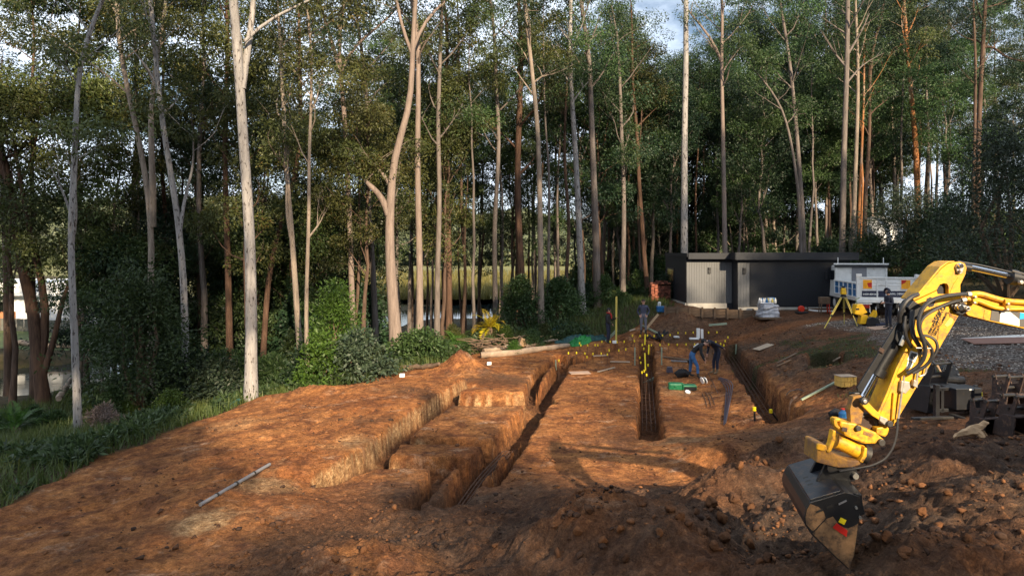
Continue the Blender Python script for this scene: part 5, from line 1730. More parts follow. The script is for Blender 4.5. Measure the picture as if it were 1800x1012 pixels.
outer = [(1647, 508), (1608, 529), (1611, 555), (1606, 590), (1600, 608), (1579, 650), (1563, 692), (1547, 728), (1552, 744), (1567, 749), (1577, 738), (1586, 722), (1611, 680), (1629, 651), (1655, 605),
         (1684, 556), (1694, 545), (1692, 525), (1688, 512), (1688, 500), (1697, 482), (1699, 471), (1696, 463), (1688, 460), (1678, 461), (1667, 463), (1655, 472), (1630, 501), (1608, 528.5)]
hole = [(1647, 510), (1648, 506), (1652, 500), (1659, 497.5), (1665, 498.5), (1667.5, 503), (1668, 517), (1648, 517)]
arm_poly = [(1608, 529)] + outer[2:-1] + [(1608, 528.6), (1647, 510.2)] + list(reversed(hole[1:])) + [(1647, 509.8)]
arm = plate('arm', [(1608, 529.5)] + outer[2:-1] + [(1609, 526.5), (1647, 509.0), (1648, 506), (1652, 500), (1659, 497.5), (1665, 498.5), (1667.5, 503), (1668, 517), (1648, 517), (1646.6, 511)], YN, .22, M['yellow'], bevel=0)
plate('arm_top_plate', [(1608, 528), (1655, 471), (1667, 462), (1678, 460), (1678, 458.6), (1666, 460), (1653, 468.5), (1605, 526)], YN - .012, .25, M['yellow'], arm)
plate('arm_edge', [(1600, 608), (1579, 650), (1563, 692), (1547, 728), (1543, 726), (1559, 690), (1575, 648), (1596, 606)], YN - .012, .26, M['yellow'], arm)
g = Geo()
g.prism([(1629, 525), (1635, 522), (1642, 524), (1644, 531), (1641, 538), (1634, 540), (1628, 535)], px3(YN - .004), .01)
g.build('hole_shade', M['black'], arm, origin=EO)  # black patch painting the shaded inside of the small hole
plate('stiffener', [(1676, 500), (1684, 488), (1686, 490), (1678, 503), (1672, 518), (1669, 517)], YN - .006, .02, M['yellow'], arm, 0)
plate('stiffener', [(1620, 563), (1648, 541), (1657, 534), (1658, 536), (1649, 543), (1621, 566)], YN - .006, .02, M['yellow'], arm, 0)
plate('stiffener', [(1645, 618), (1656, 541), (1658, 541), (1648, 618)], YN - .006, .02, M['yellow'], arm, 0)
plate('rust_edge', [(1667, 548), (1674, 553), (1683, 556), (1679, 563), (1670, 557)], YN - .005, .02, M['mud_yellow'], arm, 0)
# pin bosses
def pin(u, v, r_px, h, y0, matl='steel', parent=None, name='pin'):
    c = D(u, v, y0)
    return Geo().disc(c, (0, 1, 0), r_px * y0 / F, h, 18).build(name, M[matl], parent or ex, origin=EO, bevel=.006)
plate('pin_cap', [(1683, 464), (1688, 462), (1693, 464), (1695, 471), (1692, 480), (1687, 482), (1683, 478), (1681, 470)], YN - .03, .03, M['steel'], arm)
pin(1688, 467, 4.2, .05, YN - .04, 'chrome', arm); pin(1688, 476, 2.6, .05, YN - .04, 'steel', arm)
plate('pivot_shadow_plate', [(1672, 537), (1680, 532), (1694, 531), (1704, 538), (1704, 546), (1692, 554), (1678, 550)], YN - .035, .03, M['black'], arm)
plate('pivot_cap', [(1679, 536), (1685, 533), (1692, 536), (1699, 537), (1705, 541), (1703, 547), (1696, 547), (1690, 546), (1684, 547), (1679, 543)], YN - .065, .03, M['steel'], arm)
pin(1687, 540, 5.4, .06, YN - .075, 'chrome', arm); pin(1699.5, 542, 4.0, .06, YN - .08, 'steel', arm); pin(1700, 541.5, 1.8, .07, YN - .09, 'black', arm)
# lettering on the arm
al = math.atan2(568 - 547, 12)
xd, yd = (math.cos(al), 0, math.sin(al)), (-math.sin(al), 0, math.cos(al))
def arm_text(s, u, v, size):
    text(s, size, M['black'], arm, Vector(D(u, v, YN - .006)) - Vector(EO), xd, yd)
plate('hole_shade', hole, YN + .06, .10, M['black'], arm, 0)  # black plate behind the opening, standing in for the shade inside
arm_text('350KG', 1645.5, 570, .078)
arm_text('ARM LIFT', 1634, 587, .036)
arm_text('CAPACITY', 1639, 589, .036)
arm_text('LESS ATTACHMENTS', 1644, 590, .032)
em = [(1660, 571), (1671, 557), (1676, 560), (1673, 569), (1665, 574)]
plate('emblem', em, YN - .004, .006, M['pale_yellow'], arm, 0)
plate('sticker', [(1601, 616), (1615, 620), (1608, 637), (1595, 632)], YN - .004, .006, M['white'], arm, 0)
plate('sticker_print', [(1603, 619), (1612, 622), (1607, 632), (1599, 629)], YN - .007, .006, M['grey_stripe'], arm, 0)
plate('sticker', [(1596, 634), (1606, 638), (1602, 646), (1592, 650)], YN - .004, .006, M['white'], arm, 0)
# valve block and hard pipes low on the arm
plate('valve_block', [(1585, 669), (1599, 671), (1601, 682), (1592, 692), (1583, 688)], YN - .05, .05, M['steel'], arm)
plate('valve_block', [(1607, 667), (1615, 670), (1613, 682), (1605, 678)], YN - .05, .05, M['steel'], arm)
hose('hard_pipe', [(1589, 660), (1588, 672), (1585, 690), (1582, 712), (1579, 735)], .012, M['steel'], YN - .04, arm)
hose('hard_pipe', [(1615, 648), (1612, 660), (1611, 670)], .013, M['steel'], YN - .04, arm)
hose('hard_pipe', [(1629, 646), (1627, 655), (1624, 659), (1616, 661)], .010, M['steel'], YN - .04, arm)
plate('hose_cover', [(1571, 690), (1575, 692), (1575, 716), (1572, 748), (1567, 748), (1569, 716)], YN - .03, .03, M['yellow'], arm)
# boom
def B(y0): return px3(y0)
boom = plate('boom', [(1692, 530), (1700, 516), (1712, 517), (1740, 524), (1770, 531), (1800, 535), (1880, 545), (1980, 575), (2080, 668), (2115, 740), (2070, 760), (2030, 690), (1950, 620), (1870, 590), (1800, 577), (1740, 564), (1702, 554), (1694, 546)], YN - .03, .28, M['yellow'], bevel=0)
def boom_band(poly, m_):
    plate('stripe', poly, YN - .036, .005, M[m_], boom, 0)
boom_band([(1744, 540), (1759, 543), (1757, 565.5), (1741, 562.5)], 'grey_stripe')
boom_band([(1759.3, 543), (1774, 546.5), (1792, 561), (1792, 573), (1757.3, 565.5)], 'white')
boom_band([(1774.3, 546.5), (1793, 549), (1792.3, 560.8)], 'grey_stripe')
boom_band([(1793.3, 549), (1815, 552), (1815, 558), (1792.5, 561)], 'cyan')
boom_band([(1792.5, 561.3), (1815, 558.3), (1815, 577.5), (1792.3, 573.2)], 'grey_stripe')
plate('stiffener', [(1731, 545), (1735, 545.5), (1733, 560), (1729, 559)], YN - .035, .02, M['yellow'], boom, 0)
hose('boom_pipe', [(1706, 517), (1716, 515), (1728, 517), (1748, 524), (1768, 529), (1800, 531), (1880, 540)], .030, M['yellow'], YN - .05, boom)
hose('boom_pipe', [(1698, 525), (1712, 526), (1724, 530), (1745, 540), (1768, 543), (1800, 542), (1880, 552)], .024, M['yellow'], YN - .06, boom)
for u, v in ((1714, 520), (1772, 532)):
    plate('pipe_clamp', [(u - 5, v - 6), (u + 4, v - 6), (u + 5, v + 14), (u - 3, v + 14)], YN - .10, .06, M['yellow'], boom)
    pin(u, v + 2, 2.2, .03, YN - .11, 'steel', boom)
    pin(u - 1, v + 12, 2.2, .03, YN - .11, 'steel', boom)
# arm cylinder above
hose('arm_rod', [(1696, 469), (1703, 470), (1777, 486)], .034, M['chrome'], YN + .1, ex, 0, 14)
hose('rod_end', [(1690, 468), (1705, 471)], .045, M['black'], YN + .1, ex, 0, 12)
hose('arm_cylinder', [(1775, 486), (1782, 487), (1900, 513), (2010, 545)], .075, M['black'], YN + .1, ex, 0, 14)
hose('cylinder_cap', [(1774, 486), (1786, 488.5)], .088, M['black'], YN + .1, ex, 0, 14)
hose('cylinder_pipe', [(1778, 476), (1800, 482), (1880, 498)], .018, M['steel_dark'], YN + .05)
pin(1794, 496, 3.5, .05, YN, 'steel')
hose('cable', [(1683, 459), (1720, 465), (1760, 474), (1800, 484), (1880, 500)], .008, M['rubber'], YN + .05)
# bucket cylinder beside the arm
hose('bucket_cylinder', [(1606, 535), (1596, 556), (1566, 612), (1540, 655)], .072, M['black'], YN + .12, ex, 0, 14)
hose('bucket_rod', [(1542, 652), (1517, 697)], .036, M['chrome'], YN + .12, ex, 0, 14)
plate('cylinder_guard', [(1590, 538), (1598, 545), (1594, 556), (1516, 690), (1508, 688), (1507, 681), (1582, 560)], YN + .02, .03, M['black'])
plate('cylinder_guard_rib', [(1548, 610), (1556, 615), (1553, 622), (1544, 617)], YN - .0, .03, M['rust'])
hose('gland', [(1545, 647), (1538, 659)], .092, M['black'], YN + .12, ex, 0, 14)
plate('cylinder_mount', [(1606, 528), (1624, 540), (1620, 566), (1604, 556), (1596, 540)], YN - .02, .2, M['black'])
plate('cylinder_valve', [(1577, 580), (1588, 586), (1590, 600), (1580, 606), (1574, 596)], YN - .01, .08, M['black'])
hose('fitting', [(1590, 590), (1586, 600), (1583, 607)], .022, M['steel'], YN - .04)
# hoses
hr = M['rubber']
hose('hose', [(1706, 517), (1690, 516), (1667, 518), (1645, 521), (1628, 526), (1612, 538), (1604, 560), (1606, 580), (1616, 598), (1622, 618), (1617, 636), (1604, 650), (1594, 656)], .026, hr, YN - .10, None, .10)
hose('hose', [(1696, 527), (1680, 528), (1667, 531), (1650, 537), (1632, 545), (1616, 554), (1607, 568), (1610, 585), (1622, 600), (1636, 614), (1634, 632), (1622, 646), (1604, 656)], .022, hr, YN - .09, None, .08)
hose('hose', [(1614, 517), (1600, 521), (1588, 529), (1581, 541), (1579, 552), (1581, 566)], .028, hr, YN - .02, None, .05)
hose('hose', [(1620, 589), (1632, 590), (1641, 597), (1644, 610), (1639, 622), (1628, 640), (1614, 650)], .019, hr, YN - .08, None, .05)
hose('hose', [(1604, 545), (1598, 568), (1600, 590), (1612, 607), (1618, 622)], .030, hr, YN - .06, None, .06)
hose('hose', [(1592, 556), (1586, 575), (1589, 592), (1602, 610)], .022, hr, YN - .04, None, .05)
hose('hose_clamp', [(1610, 611), (1636, 612)], .008, M['steel'], YN - .16)
for p in ([(1700, 517), (1706, 517)], [(1690, 527.5), (1697, 526.5)]):
    hose('hose_end', p, .030, M['steel'], YN - .11)
hose('hose', [(1578, 735), (1574, 760), (1566, 783), (1552, 803), (1530, 815), (1500, 822), (1476, 828)], .016, hr, YN - .08, None, .06)
# linkage and tilting hitch
lk = plate('link', [(1515, 699), (1525, 705), (1541, 722), (1563, 738), (1559, 746), (1533, 730), (1515, 712)], YN - .03, .05, M['yellow'])
plate('link_block', [(1548, 731), (1560, 736), (1563, 741), (1556, 747), (1546, 739)], YN - .045, .03, M['steel'])
plate('link', [(1500, 697), (1513, 694), (1522, 706), (1514, 745), (1496, 745), (1494, 720)], YN + .03, .10, M['mud_yellow'])
plate('link_guard', [(1494, 690), (1512, 690), (1508, 705), (1500, 745), (1494, 742), (1492, 715)], YN + .14, .03, M['black'])
pin(1518, 704, 6.5, .06, YN - .06, 'steel_dark'); pin(1518, 704, 3.4, .08, YN - .07, 'steel'); pin(1563, 744, 5.5, .06, YN - .05, 'steel_dark')
ht = plate('tilt_hitch', [(1476, 747), (1478, 740), (1504, 744), (1522, 752), (1541, 760), (1557, 775), (1549, 780), (1518, 780), (1502, 773), (1486, 766)], YN - .02, .26, M['yellow_worn'], None, .02)
plate('hitch_window', [(1481, 750), (1490, 752), (1489, 759), (1480, 757)], YN - .026, .01, M['rust'], ht, 0)
plate('hitch_window', [(1519, 757), (1535, 763), (1533, 768), (1517, 763)], YN - .026, .01, M['mud_yellow'], ht, 0)
pin(1508, 752, 5, .05, YN - .035, 'steel_dark', ht); pin(1549, 777, 6, .05, YN - .035, 'steel_dark', ht)
plate('hitch_bracket', [(1541, 752), (1560, 749), (1566, 757), (1556, 768), (1541, 762)], YN - .01, .22, M['yellow_worn'], ht, .01)
plate('hitch_hook', [(1466, 739), (1468, 735), (1478, 735.5), (1479, 739), (1472, 741), (1473, 746), (1478, 752), (1475, 755), (1467, 748)], YN - .04, .10, M['yellow_worn'], ht, .008)
hose('rotary_actuator', [(1468, 774), (1480, 778), (1500, 788), (1512, 794)], .088, M['yellow_worn'], YN + .10, ex, 0, 18)
hose('actuator_collar', [(1514, 794), (1524, 798)], .105, M['steel_dark'], YN + .10, ex, 0, 18)
g = Geo()
cc = D(1525, 744, YN + .08)
ring = [(cc + Vector((math.cos(a) * .105, 0, math.sin(a) * .105))) for a in np.linspace(0, 6.2832, 25)]
g.tube(ring, .022, 8, cap=False)
g.build('coupler_ring', M['steel_dark'], ex, origin=EO, smooth=True)
Geo().disc(cc + Vector((0, .04, 0)), (0, 1, 0), .085, .06, 20).build('coupler_core', M['rust'], ex, origin=EO)
plate('hitch_claw', [(1465, 756), (1470, 757), (1469, 774), (1463, 790), (1458, 797), (1453, 794), (1460, 780)], YN - .03, .10, M['yellow_worn'], None, .012)
plate('hitch_claw', [(1520, 786), (1525, 787), (1524, 802), (1517, 814), (1511, 811), (1516, 803)], YN - .03, .12, M['yellow_worn'], None, .012)
plate('hitch_saddle', [(1437, 781), (1440, 779), (1453, 782), (1459, 793), (1474, 801), (1492, 808), (1515, 810), (1512, 817), (1498, 821), (1474, 822), (1450, 816), (1435, 812)], YN - .01, .34, M['mud_yellow'], None, .02)
plate('saddle_pad', [(1437, 781), (1440, 779.5), (1452, 782.5), (1455, 791), (1446, 792), (1436, 789)], YN - .03, .03, M['yellow'], None, .004)
# bucket: a wide batter bucket seen from its back
YB_ = 7.40
ax = Vector((0.20, 0.98, 0)).normalized()
def pb(u, v, t): return tuple(D(u, v, YB_) + ax * t)
BW = 1.22
shell = [(1512, 866), (1495, 866), (1484, 863), (1423, 881), (1416, 892), (1412.5, 906), (1414, 920), (1425, 937), (1445, 957), (1469, 979), (1490, 998)]
inner = [(1491, 990), (1470, 972), (1448, 951), (1429, 932), (1419, 917), (1417, 906), (1420, 895), (1426, 886), (1485, 869), (1495, 872), (1512, 871)]
bk = Geo().prism(shell + inner, pb, BW).build('bucket', M['black'], ex, origin=EO, bevel=.004)
sp = [(1423, 881), (1484, 863), (1495, 866), (1510, 871), (1511, 884), (1508, 919), (1500, 975), (1490, 998), (1469, 979), (1425, 937), (1414, 920), (1412.5, 906), (1416, 892)]
for t_ in (-.03, BW):
    Geo().prism(sp, lambda u, v, t: pb(u, v, t + t_), .03).build('bucket_side', M['black'], bk, origin=EO, bevel=.004)
def decal(name, poly, t_, m_, th=.004):
    Geo().prism(poly, lambda u, v, t: pb(u, v, t - t_), th).build(name, M[m_], bk, origin=EO)
decal('mud_smear', [(1423, 883), (1437, 888), (1447, 897), (1450, 908), (1428, 931), (1416, 919), (1414.5, 906), (1417.5, 893)], .036, 'bucket_mud')
decal('mud_smear', [(1452, 909), (1463, 905), (1474, 921), (1489, 926), (1499, 922), (1507, 917), (1499, 974), (1490, 995), (1469, 976), (1427, 935)], .036, 'bucket_mud')
decal('yellow_label', [(1476, 906), (1486, 911), (1482, 919), (1472, 914)], .044, 'cap_yellow')
decal('red_label', [(1469, 916), (1488, 929), (1486, 940), (1462, 924)], .044, 'red_print')
decal('scuff', [(1472, 882), (1486, 875), (1487, 878), (1473, 885)], .042, 'pipe_grey')
decal('slot', [(1451, 888), (1461, 884), (1462, 888), (1452, 892)], .040, 'steel_dark')
decal('slot', [(1432, 896), (1444, 891), (1445, 895), (1433, 899)], .040, 'steel_dark')
for u, v in ((1503, 889), (1510, 906)):
    Geo().disc(Vector(pb(u, v, -.045)), ax, .014, .03, 12).build('bolt', M['steel'], bk, origin=EO)
Geo().prism([(1502, 866), (1514, 868), (1516, 886), (1520, 902), (1511, 905), (1507, 884)], lambda u, v, t: pb(u, v, t - .02), .06).build('side_cutter', M['black'], bk, origin=EO, bevel=.006)
# stiff top plate with slots
Geo().prism([(1424, 881), (1478, 865), (1478, 861), (1424, 877)], lambda u, v, t: pb(u, v, t), BW).build('bucket_top', M['bucket_top'], bk, origin=EO, bevel=.006)
for tt in (.38, .5, .62):
    Geo().prism([(1434, 874.6), (1444, 871.5), (1444, 871.0), (1434, 874.0)], lambda u, v, t: pb(u, v, t + tt), .05).build('slot', M['steel_dark'], bk, origin=EO)
for tt in (.42, .74):
    Geo().prism([(1440, 884), (1470, 824), (1486, 820), (1524, 836), (1530, 848), (1522, 860), (1506, 862), (1492, 880)], lambda u, v, t: pb(u, v + 8, t + tt), .05).build('ear', M['black'], bk, origin=EO, bevel=.006)
Geo().tube([pb(1477, 840, .36), pb(1477, 840, .84)], .035, 12).build('pin', M['steel'], bk, origin=EO)
Geo().tube([pb(1522, 856, .36), pb(1522, 856, .84)], .032, 12).build('pin', M['steel'], bk, origin=EO)
Geo().tube([pb(1477, 840, .33), pb(1477, 840, .36)], .05, 12).build('boss', M['steel_dark'], bk, origin=EO)
# machine outside the frame, to the right
ez = gz(8.3, 7.8)
g = Geo(); g.box((8.9, 7.85, ez + 1.0), (2.3, 1.9, .75)); g.box((9.5, 7.85, ez + 1.6), (1.2, 1.8, .6)); g.build('house_body', M['yellow'], ex, bevel=.08)
g = Geo(); g.box((8.5, 8.35, ez + 1.95), (1.4, .95, 1.5), taper=(.85, .9)); cbn = g.build('cab', M['black'], ex, bevel=.05)
g = Geo(); g.box((8.45, 7.86, ez + 2.0), (1.0, .02, 1.0)); g.box((7.84, 8.35, ez + 2.0), (.02, .8, 1.1)); g.build('cab_window', M['glass_dark'], cbn, origin=EO)
for yy in (7.0, 8.7):
    g = Geo(); n_ = 20
    g.prism([(7.5 + .35 * (-math.sin(a)) - 0, .35 - .35 * math.cos(a)) for a in np.linspace(0, math.pi, 8)] + [(10.0 + .35 * math.sin(a), .35 + .35 * math.cos(a)) for a in np.linspace(0, math.pi, 8)],
            lambda a, b, t: (a, yy - .2 + t, ez + b), .4)
    g.build('track', M['rubber'], ex)
# ------------------------------------------------------------------ attachments and tools at right
def narrow_bucket(label, u, v, d, w, h, rotz, matl, group=None):
    p = on((u - CU) * d / F, d)
    t = thing('digger_bucket', label, 'bucket', tuple(p), rotz, group)
    prof = [(-.50 * h, .10 * h), (-.42 * h, .48 * h), (-.10 * h, .78 * h), (.40 * h, .82 * h), (.42 * h, .76 * h), (-.06 * h, .72 * h), (-.35 * h, .44 * h), (-.42 * h, .12 * h), (.30 * h, .02 * h), (.30 * h, -.02 * h), (-.40 * h, .0)]
    g = Geo(); g.prism(prof, lambda a, b, tt: (tt - w / 2, a, b), w)
    g.build('shell', matl, t, origin=(0, 0, 0), bevel=.006)
    for s in (-1, 1):
        g = Geo(); g.prism([(-.5 * h, .0), (-.5 * h, .1 * h), (-.42 * h, .48 * h), (-.1 * h, .78 * h), (.42 * h, .8 * h), (.3 * h, .0)], lambda a, b, tt: (s * w / 2 + tt - .012, a, b), .024)
        g.build('side_plate', matl, t, origin=(0, 0, 0))
        g = Geo(); g.prism([(-.40 * h, .5 * h), (-.36 * h, 1.42 * h), (-.24 * h, 1.48 * h), (-.14 * h, 1.1 * h), (.16 * h, 1.18 * h), (.30 * h, 1.56 * h), (.40 * h, 1.48 * h), (.2 * h, .78 * h), (-.1 * h, .76 * h)], lambda a, b, tt: (s * w * .33 + tt - .015, a, b), .03)
        g.build('ear', matl, t, origin=(0, 0, 0), bevel=.004)
    for a, b in ((-.29 * h, 1.38 * h), (.33 * h, 1.46 * h), (0, 1.0 * h)):
        Geo().tube([(-w * .42, a, b), (w * .42, a, b)], .028, 10).build('pin', M['steel_dark'], t, origin=(0, 0, 0))
    for i in range(3):
        g = Geo(); g.prism([(.28 * h, .03 * h), (.44 * h, .0), (.28 * h, -.02 * h)], lambda a, b, tt: (-w / 2 + w * (i + .35) / 3 + tt, a, b), w * .13)
        g.build('tooth', matl, t, origin=(0, 0, 0))
    return t
narrow_bucket('narrow rusty trench bucket behind the split stump piece', 1730, 762, 12.3, .36, .46, R(196), M['rust'])
narrow_bucket('rusty bucket lying furthest right at the border of the picture', 1786, 772, 11.9, .42, .50, R(188), M['rust'])
narrow_bucket('rusty bucket standing behind the two nearer trench buckets', 1772, 735, 13.6, .50, .52, R(192), M['rust'])
narrow_bucket('black general purpose bucket in the shade behind the excavator arm', 1638, 694, 15.2, .80, .72, R(200), M['black'])
p = on((1680 - CU) * 14.3 / F, 14.3)
fk = thing('fork_carriage', 'black fork carriage with a box bucket and two tines on the dirt', 'fork carriage', tuple(p), R(8))
def lb(parent, name, boxes, matl, bevel=.008):
    g_ = Geo()
    for c, s in boxes: g_.box(c, s)
    return g_.build(name, matl, parent, origin=(0, 0, 0), bevel=bevel)
lb(fk, 'frame', [((0, 0, .58), (1.0, .07, .07)), ((0, 0, .14), (1.0, .07, .07)), ((-.45, 0, .34), (.09, .09, .68)), ((-.33, 0, .34), (.07, .07, .5)), ((.46, 0, .34), (.07, .07, .6))], M['black'])
g = Geo(); g.box((.12, .0, .40), (.56, .42, .44), taper=(1.06, 1.06)); g.build('box_bucket', M['black'], fk, origin=(0, 0, 0), bevel=.012)
lb(fk, 'tine', [((-.15, -.62, .05), (.11, 1.15, .05))], M['steel_dark'])
lb(fk, 'tine', [((-.75, -.25, .05), (.9, .10, .05))], M['steel_dark'])
g = Geo(); g.tube([(.50, -.07, .42), (.50, -.10, .2), (.49, -.11, .08)], [.035, .03, .012], 8); lt = g.build('tool_blade', M['white_dull'], fk, origin=(0, 0, 0))
lb(fk, 'tool_tip', [((.50, -.07, .46), (.08, .06, .10))], M['cap_yellow'])
lb(fk, 'plate_mark', [((.16, -.225, .60), (.09, .012, .03))], M['white_dull'], 0)
p = on((1668 - CU) * 16.6 / F, 16.6)
ag = thing('auger_drive', 'black auger drive with grey hydraulic motor beside the rusty shovel', 'auger drive', tuple(p))
Geo().disc(p + Vector((0, 0, .40)), (.2, -1, .2), .24, .12, 20).build('flange', M['black'], ag, bevel=.01)
for k in range(8):
    a = k * .785
    Geo().disc(p + Vector((math.cos(a) * .18, -.08, .40 + math.sin(a) * .18)), (.2, -1, .2), .018, .03, 8).build('bolt', M['steel'], ag)
Geo().tube([p + Vector((-.45, .05, .2)), p + Vector((-.1, 0, .26)), p + Vector((.32, -.05, .24))], [.12, .13, .10], 12).build('motor', M['steel_dark'], ag)
Geo().tube([p + Vector((-.4, .1, .05)), p + Vector((-.55, 0, .25)), p + Vector((-.5, -.1, .42))], .09, 10).build('shaft', M['black'], ag)
p = on((1672 - CU) * 15.9 / F, 15.9)
sv = thing('shovel', 'upright shovel with rusty orange blade leaning by the auger drive', 'shovel', tuple(p))
Geo().tube([p + Vector((-.02, 0, .16)), p + Vector((-.26, .12, .72))], .022, 8).build('handle', M['timber'], sv)
Geo().prism([(-.13, .02), (-.12, .2), (-.04, .24), (.05, .24), (.14, .19), (.14, .03), (.02, -.03)], lambda a, b, t: tuple(p + Vector((a, .02 + t - b * .3, b))), .025).build('blade', M['mud_yellow'], sv, bevel=.006)
# split stump piece
p = on((1708 - CU) * 11.9 / F, 11.9)
sg = thing('split_stump', 'splintered piece of split stump on the dirt before the rusty buckets', 'wood', tuple(p))
g = Geo()
rg_ = rngs(3)
pts = lerp_path([(-.34, -.05, .03), (-.12, 0, .10), (.08, 0, .15), (.22, .03, .22)], 9)
g.tube(pts, [.02, .035, .05, .06, .07, .085, .075, .07, .04], 7)
g.tube([(.05, 0, .14), (.12, -.08, .06), (.16, -.14, .0)], [.06, .045, .03], 6)
g.tube([(.1, 0, .15), (.22, .05, .08), (.27, -.02, .0)], [.05, .05, .02], 6)
g.tube([(.12, .02, .18), (.24, .04, .26), (.3, .02, .25)], [.05, .04, .015], 6)
for a in g.v: a += rg_.normal(size=a.shape) * .012
g.build('splinter', M['wood_split'], sg, origin=(0, 0, 0))
p = hit(1482, 738)
cn = thing('fuel_can', 'small blue can beside dark gear behind the tilting hitch', 'can', tuple(p))
g = Geo(); g.tube([p + Vector((0, 0, 0)), p + Vector((0, 0, .17)), p + Vector((0, 0, .22)), p + Vector((0, 0, .26))], [.10, .10, .05, .04], 12); g.build('body', M['blue'], cn)
Geo().disc(p + Vector((0, 0, .27)), (0, 0, 1), .045, .03).build('lid', M['red'], cn)
p = hit(1470, 732)
bgk = thing('gear_bag', 'limp dark bag lying left of the small blue can', 'bag', tuple(p))
g = Geo(); g.tube([p + Vector((-.16, 0, .05)), p + Vector((0, .02, .10)), p + Vector((.2, .05, .06))], [.07, .11, .05], 9); g.build('bag_body', M['cloth_black'], bgk, smooth=True)

# ------------------------------------------------------------------ things on the pad
def hit_h(u, v, h, d0=7, d1=80):
    d = d0
    while d < d1:
        p_ = D(u, v, d)
        if p_.z <= base_one(p_.x, p_.y) + h: return p_
        d += .08
    return D(u, v, d1)
def base_one(x, y):
    z = RB[-1] - float(np.sum(RB[:-1] * np.hypot(x - CTRL[:, 0], y - CTRL[:, 1])))
    return z
CAPS = [(360, 555), (490, 550), (625, 562), (757, 568), (890, 563), (990, 578), (660, 620), (540, 395), (560, 430), (670, 428), (792, 425), (835, 430), (1020, 512), (1175, 512), (1288, 495), (902, 370), (1035, 370),
        (1148, 380), (1262, 370), (1428, 360), (1395, 275), (1518, 278), (1555, 425), (1580, 485), (1515, 630), (1530, 710), (1550, 865), (1585, 845), (1625, 908), (205, 675)]
CAPS = [(960 + a / 9.2, 560 + b / 9.2) for a, b in CAPS]
C2 = [(75, 272), (183, 280), (318, 270), (440, 262), (568, 228), (692, 230), (815, 222), (1063, 222), (1198, 220), (138, 428), (277, 422), (417, 418), (556, 420), (700, 415), (838, 415), (1125, 405), (1180, 378), (1258, 405), (1310, 430), (85, 750), (1375, 300), (1330, 360)]
CAPS += [(1130 + a / 9.2, 560 + b / 9.2) for a, b in C2]
for (u0, v0), (u1, v1), n_ in (((1134, 589), (1133.5, 604), 11), ((1140.6, 607), (1140, 621), 10), ((1133.5, 622), (1134.5, 649), 20)):
    CAPS += [(u0 + (u1 - u0) * i / (n_ - 1), v0 + (v1 - v0) * i / (n_ - 1)) for i in range(n_)]
sb0 = None
for i, (u, v) in enumerate(CAPS):
    p = hit_h(u, v, .42)
    b0 = gz(p.x, p.y)
    hgt = max(.25, p.z - b0)
    lab = 'thin rusty starter bar with a yellow safety cap standing over the far trenches'
    if sb0 is None:
        sb0 = thing('starter_bar', lab, 'rebar', (p.x, p.y, b0), 0, 'starter bars with yellow caps')
        bar0 = Geo().tube([(0, 0, -.1), (0, 0, 1)], .011, 5).build('bar', M['rebar'], sb0, origin=(0, 0, 0))
        cap0 = Geo().tube([(0, 0, -.05), (0, 0, .02), (0, 0, .05)], [.028, .033, .025], 8).build('cap', M['cap_yellow'], sb0, origin=(0, 0, 0))
        r = sb0; kids = [bar0, cap0]
    else:
        r = sb0.copy(); COL.objects.link(r); r.location = (p.x, p.y, b0)
        kids = []
        for ch in (bar0, cap0):
            c = ch.copy(); COL.objects.link(c); c.parent = r; kids.append(c)
    kids[0].scale = (1, 1, hgt)
    kids[1].location = (0, 0, hgt)
def capped(label, u, v, ub, vb, matl='cap_yellow', h=.4):
    p = hit(ub, vb)
    t = thing('capped_peg', label, 'peg', tuple(p))
    q = D(u, v, p.y)
    Geo().tube([p - Vector((0, 0, .1)), q], .028, 6).build('peg', M['black'], t)
    Geo().tube([q - Vector((0, 0, .06)), q + Vector((0, 0, .05))], .055, 8).build('cap', M[matl], t)
capped('black peg with yellow cap standing left of the right trench near the board', 1326, 718, 1327, 739)
capped('tilted black peg with yellow cap on the right lip of the right trench', 1355, 722, 1369, 736)
# reinforcing cages lying in the trenches
def cage(label, pts, z, n, w, r=.012, levels=2, dz=.22):
    p0 = Vector((pts[0][0], pts[0][1], z))
    t = thing('rebar_cage', label, 'rebar cage', tuple(p0))
    path = lerp_path([(x, y, z) for x, y in pts], 14)
    for lv_ in range(levels):
        for i in range(n):
            off = (i / (n - 1) - .5) * w
            q = []
            for k in range(len(path)):
                tg_ = path[min(k + 1, 13)] - path[max(k - 1, 0)]
                nn = np.array((-tg_[1], tg_[0], 0)); nn /= np.linalg.norm(nn)
                q.append(path[k] + nn * off + np.array((0, 0, lv_ * dz)))
            Geo().tube(q, r, 5).build('bar', M['rebar'], t)
    g_ = Geo()
    s_ = np.linalg.norm(np.diff(path, axis=0), axis=1).sum()
    fine = lerp_path(path, max(4, int(s_ / .6)))
    for k in range(len(fine)):
        tg_ = fine[min(k + 1, len(fine) - 1)] - fine[max(k - 1, 0)]
        nn = np.array((-tg_[1], tg_[0], 0)); nn /= np.linalg.norm(nn)
        a, b = fine[k] + nn * w / 2, fine[k] - nn * w / 2
        up = np.array((0, 0, dz))
        g_.tube([a, b, b + up, a + up, a], .006, 4, cap=False)
    tag(g_.build('ties', M['rebar'], t), kind='stuff')
cage('rusty rebar cage lying in the middle trench', px2([(1137, 640), (1138, 680), (1141, 728)], 0), -.52, 4, .42, .011)
cage('long rusty rebar cage lying in the right hand trench', px2([(1282, 622), (1312, 670), (1350, 728)], 0), -.45, 4, .5, .011, 3, .2)
cage('rusty rebar cage in the near diagonal trench', px2([(788, 893), (815, 852), (850, 806), (893, 765)], 0), -.56, 4, .26, .014, 2, .12)
cage('rusty rebar cage in the far cross trench', px2([(1070, 619), (1150, 614), (1270, 614)], .2), -.1, 3, .4, .013)
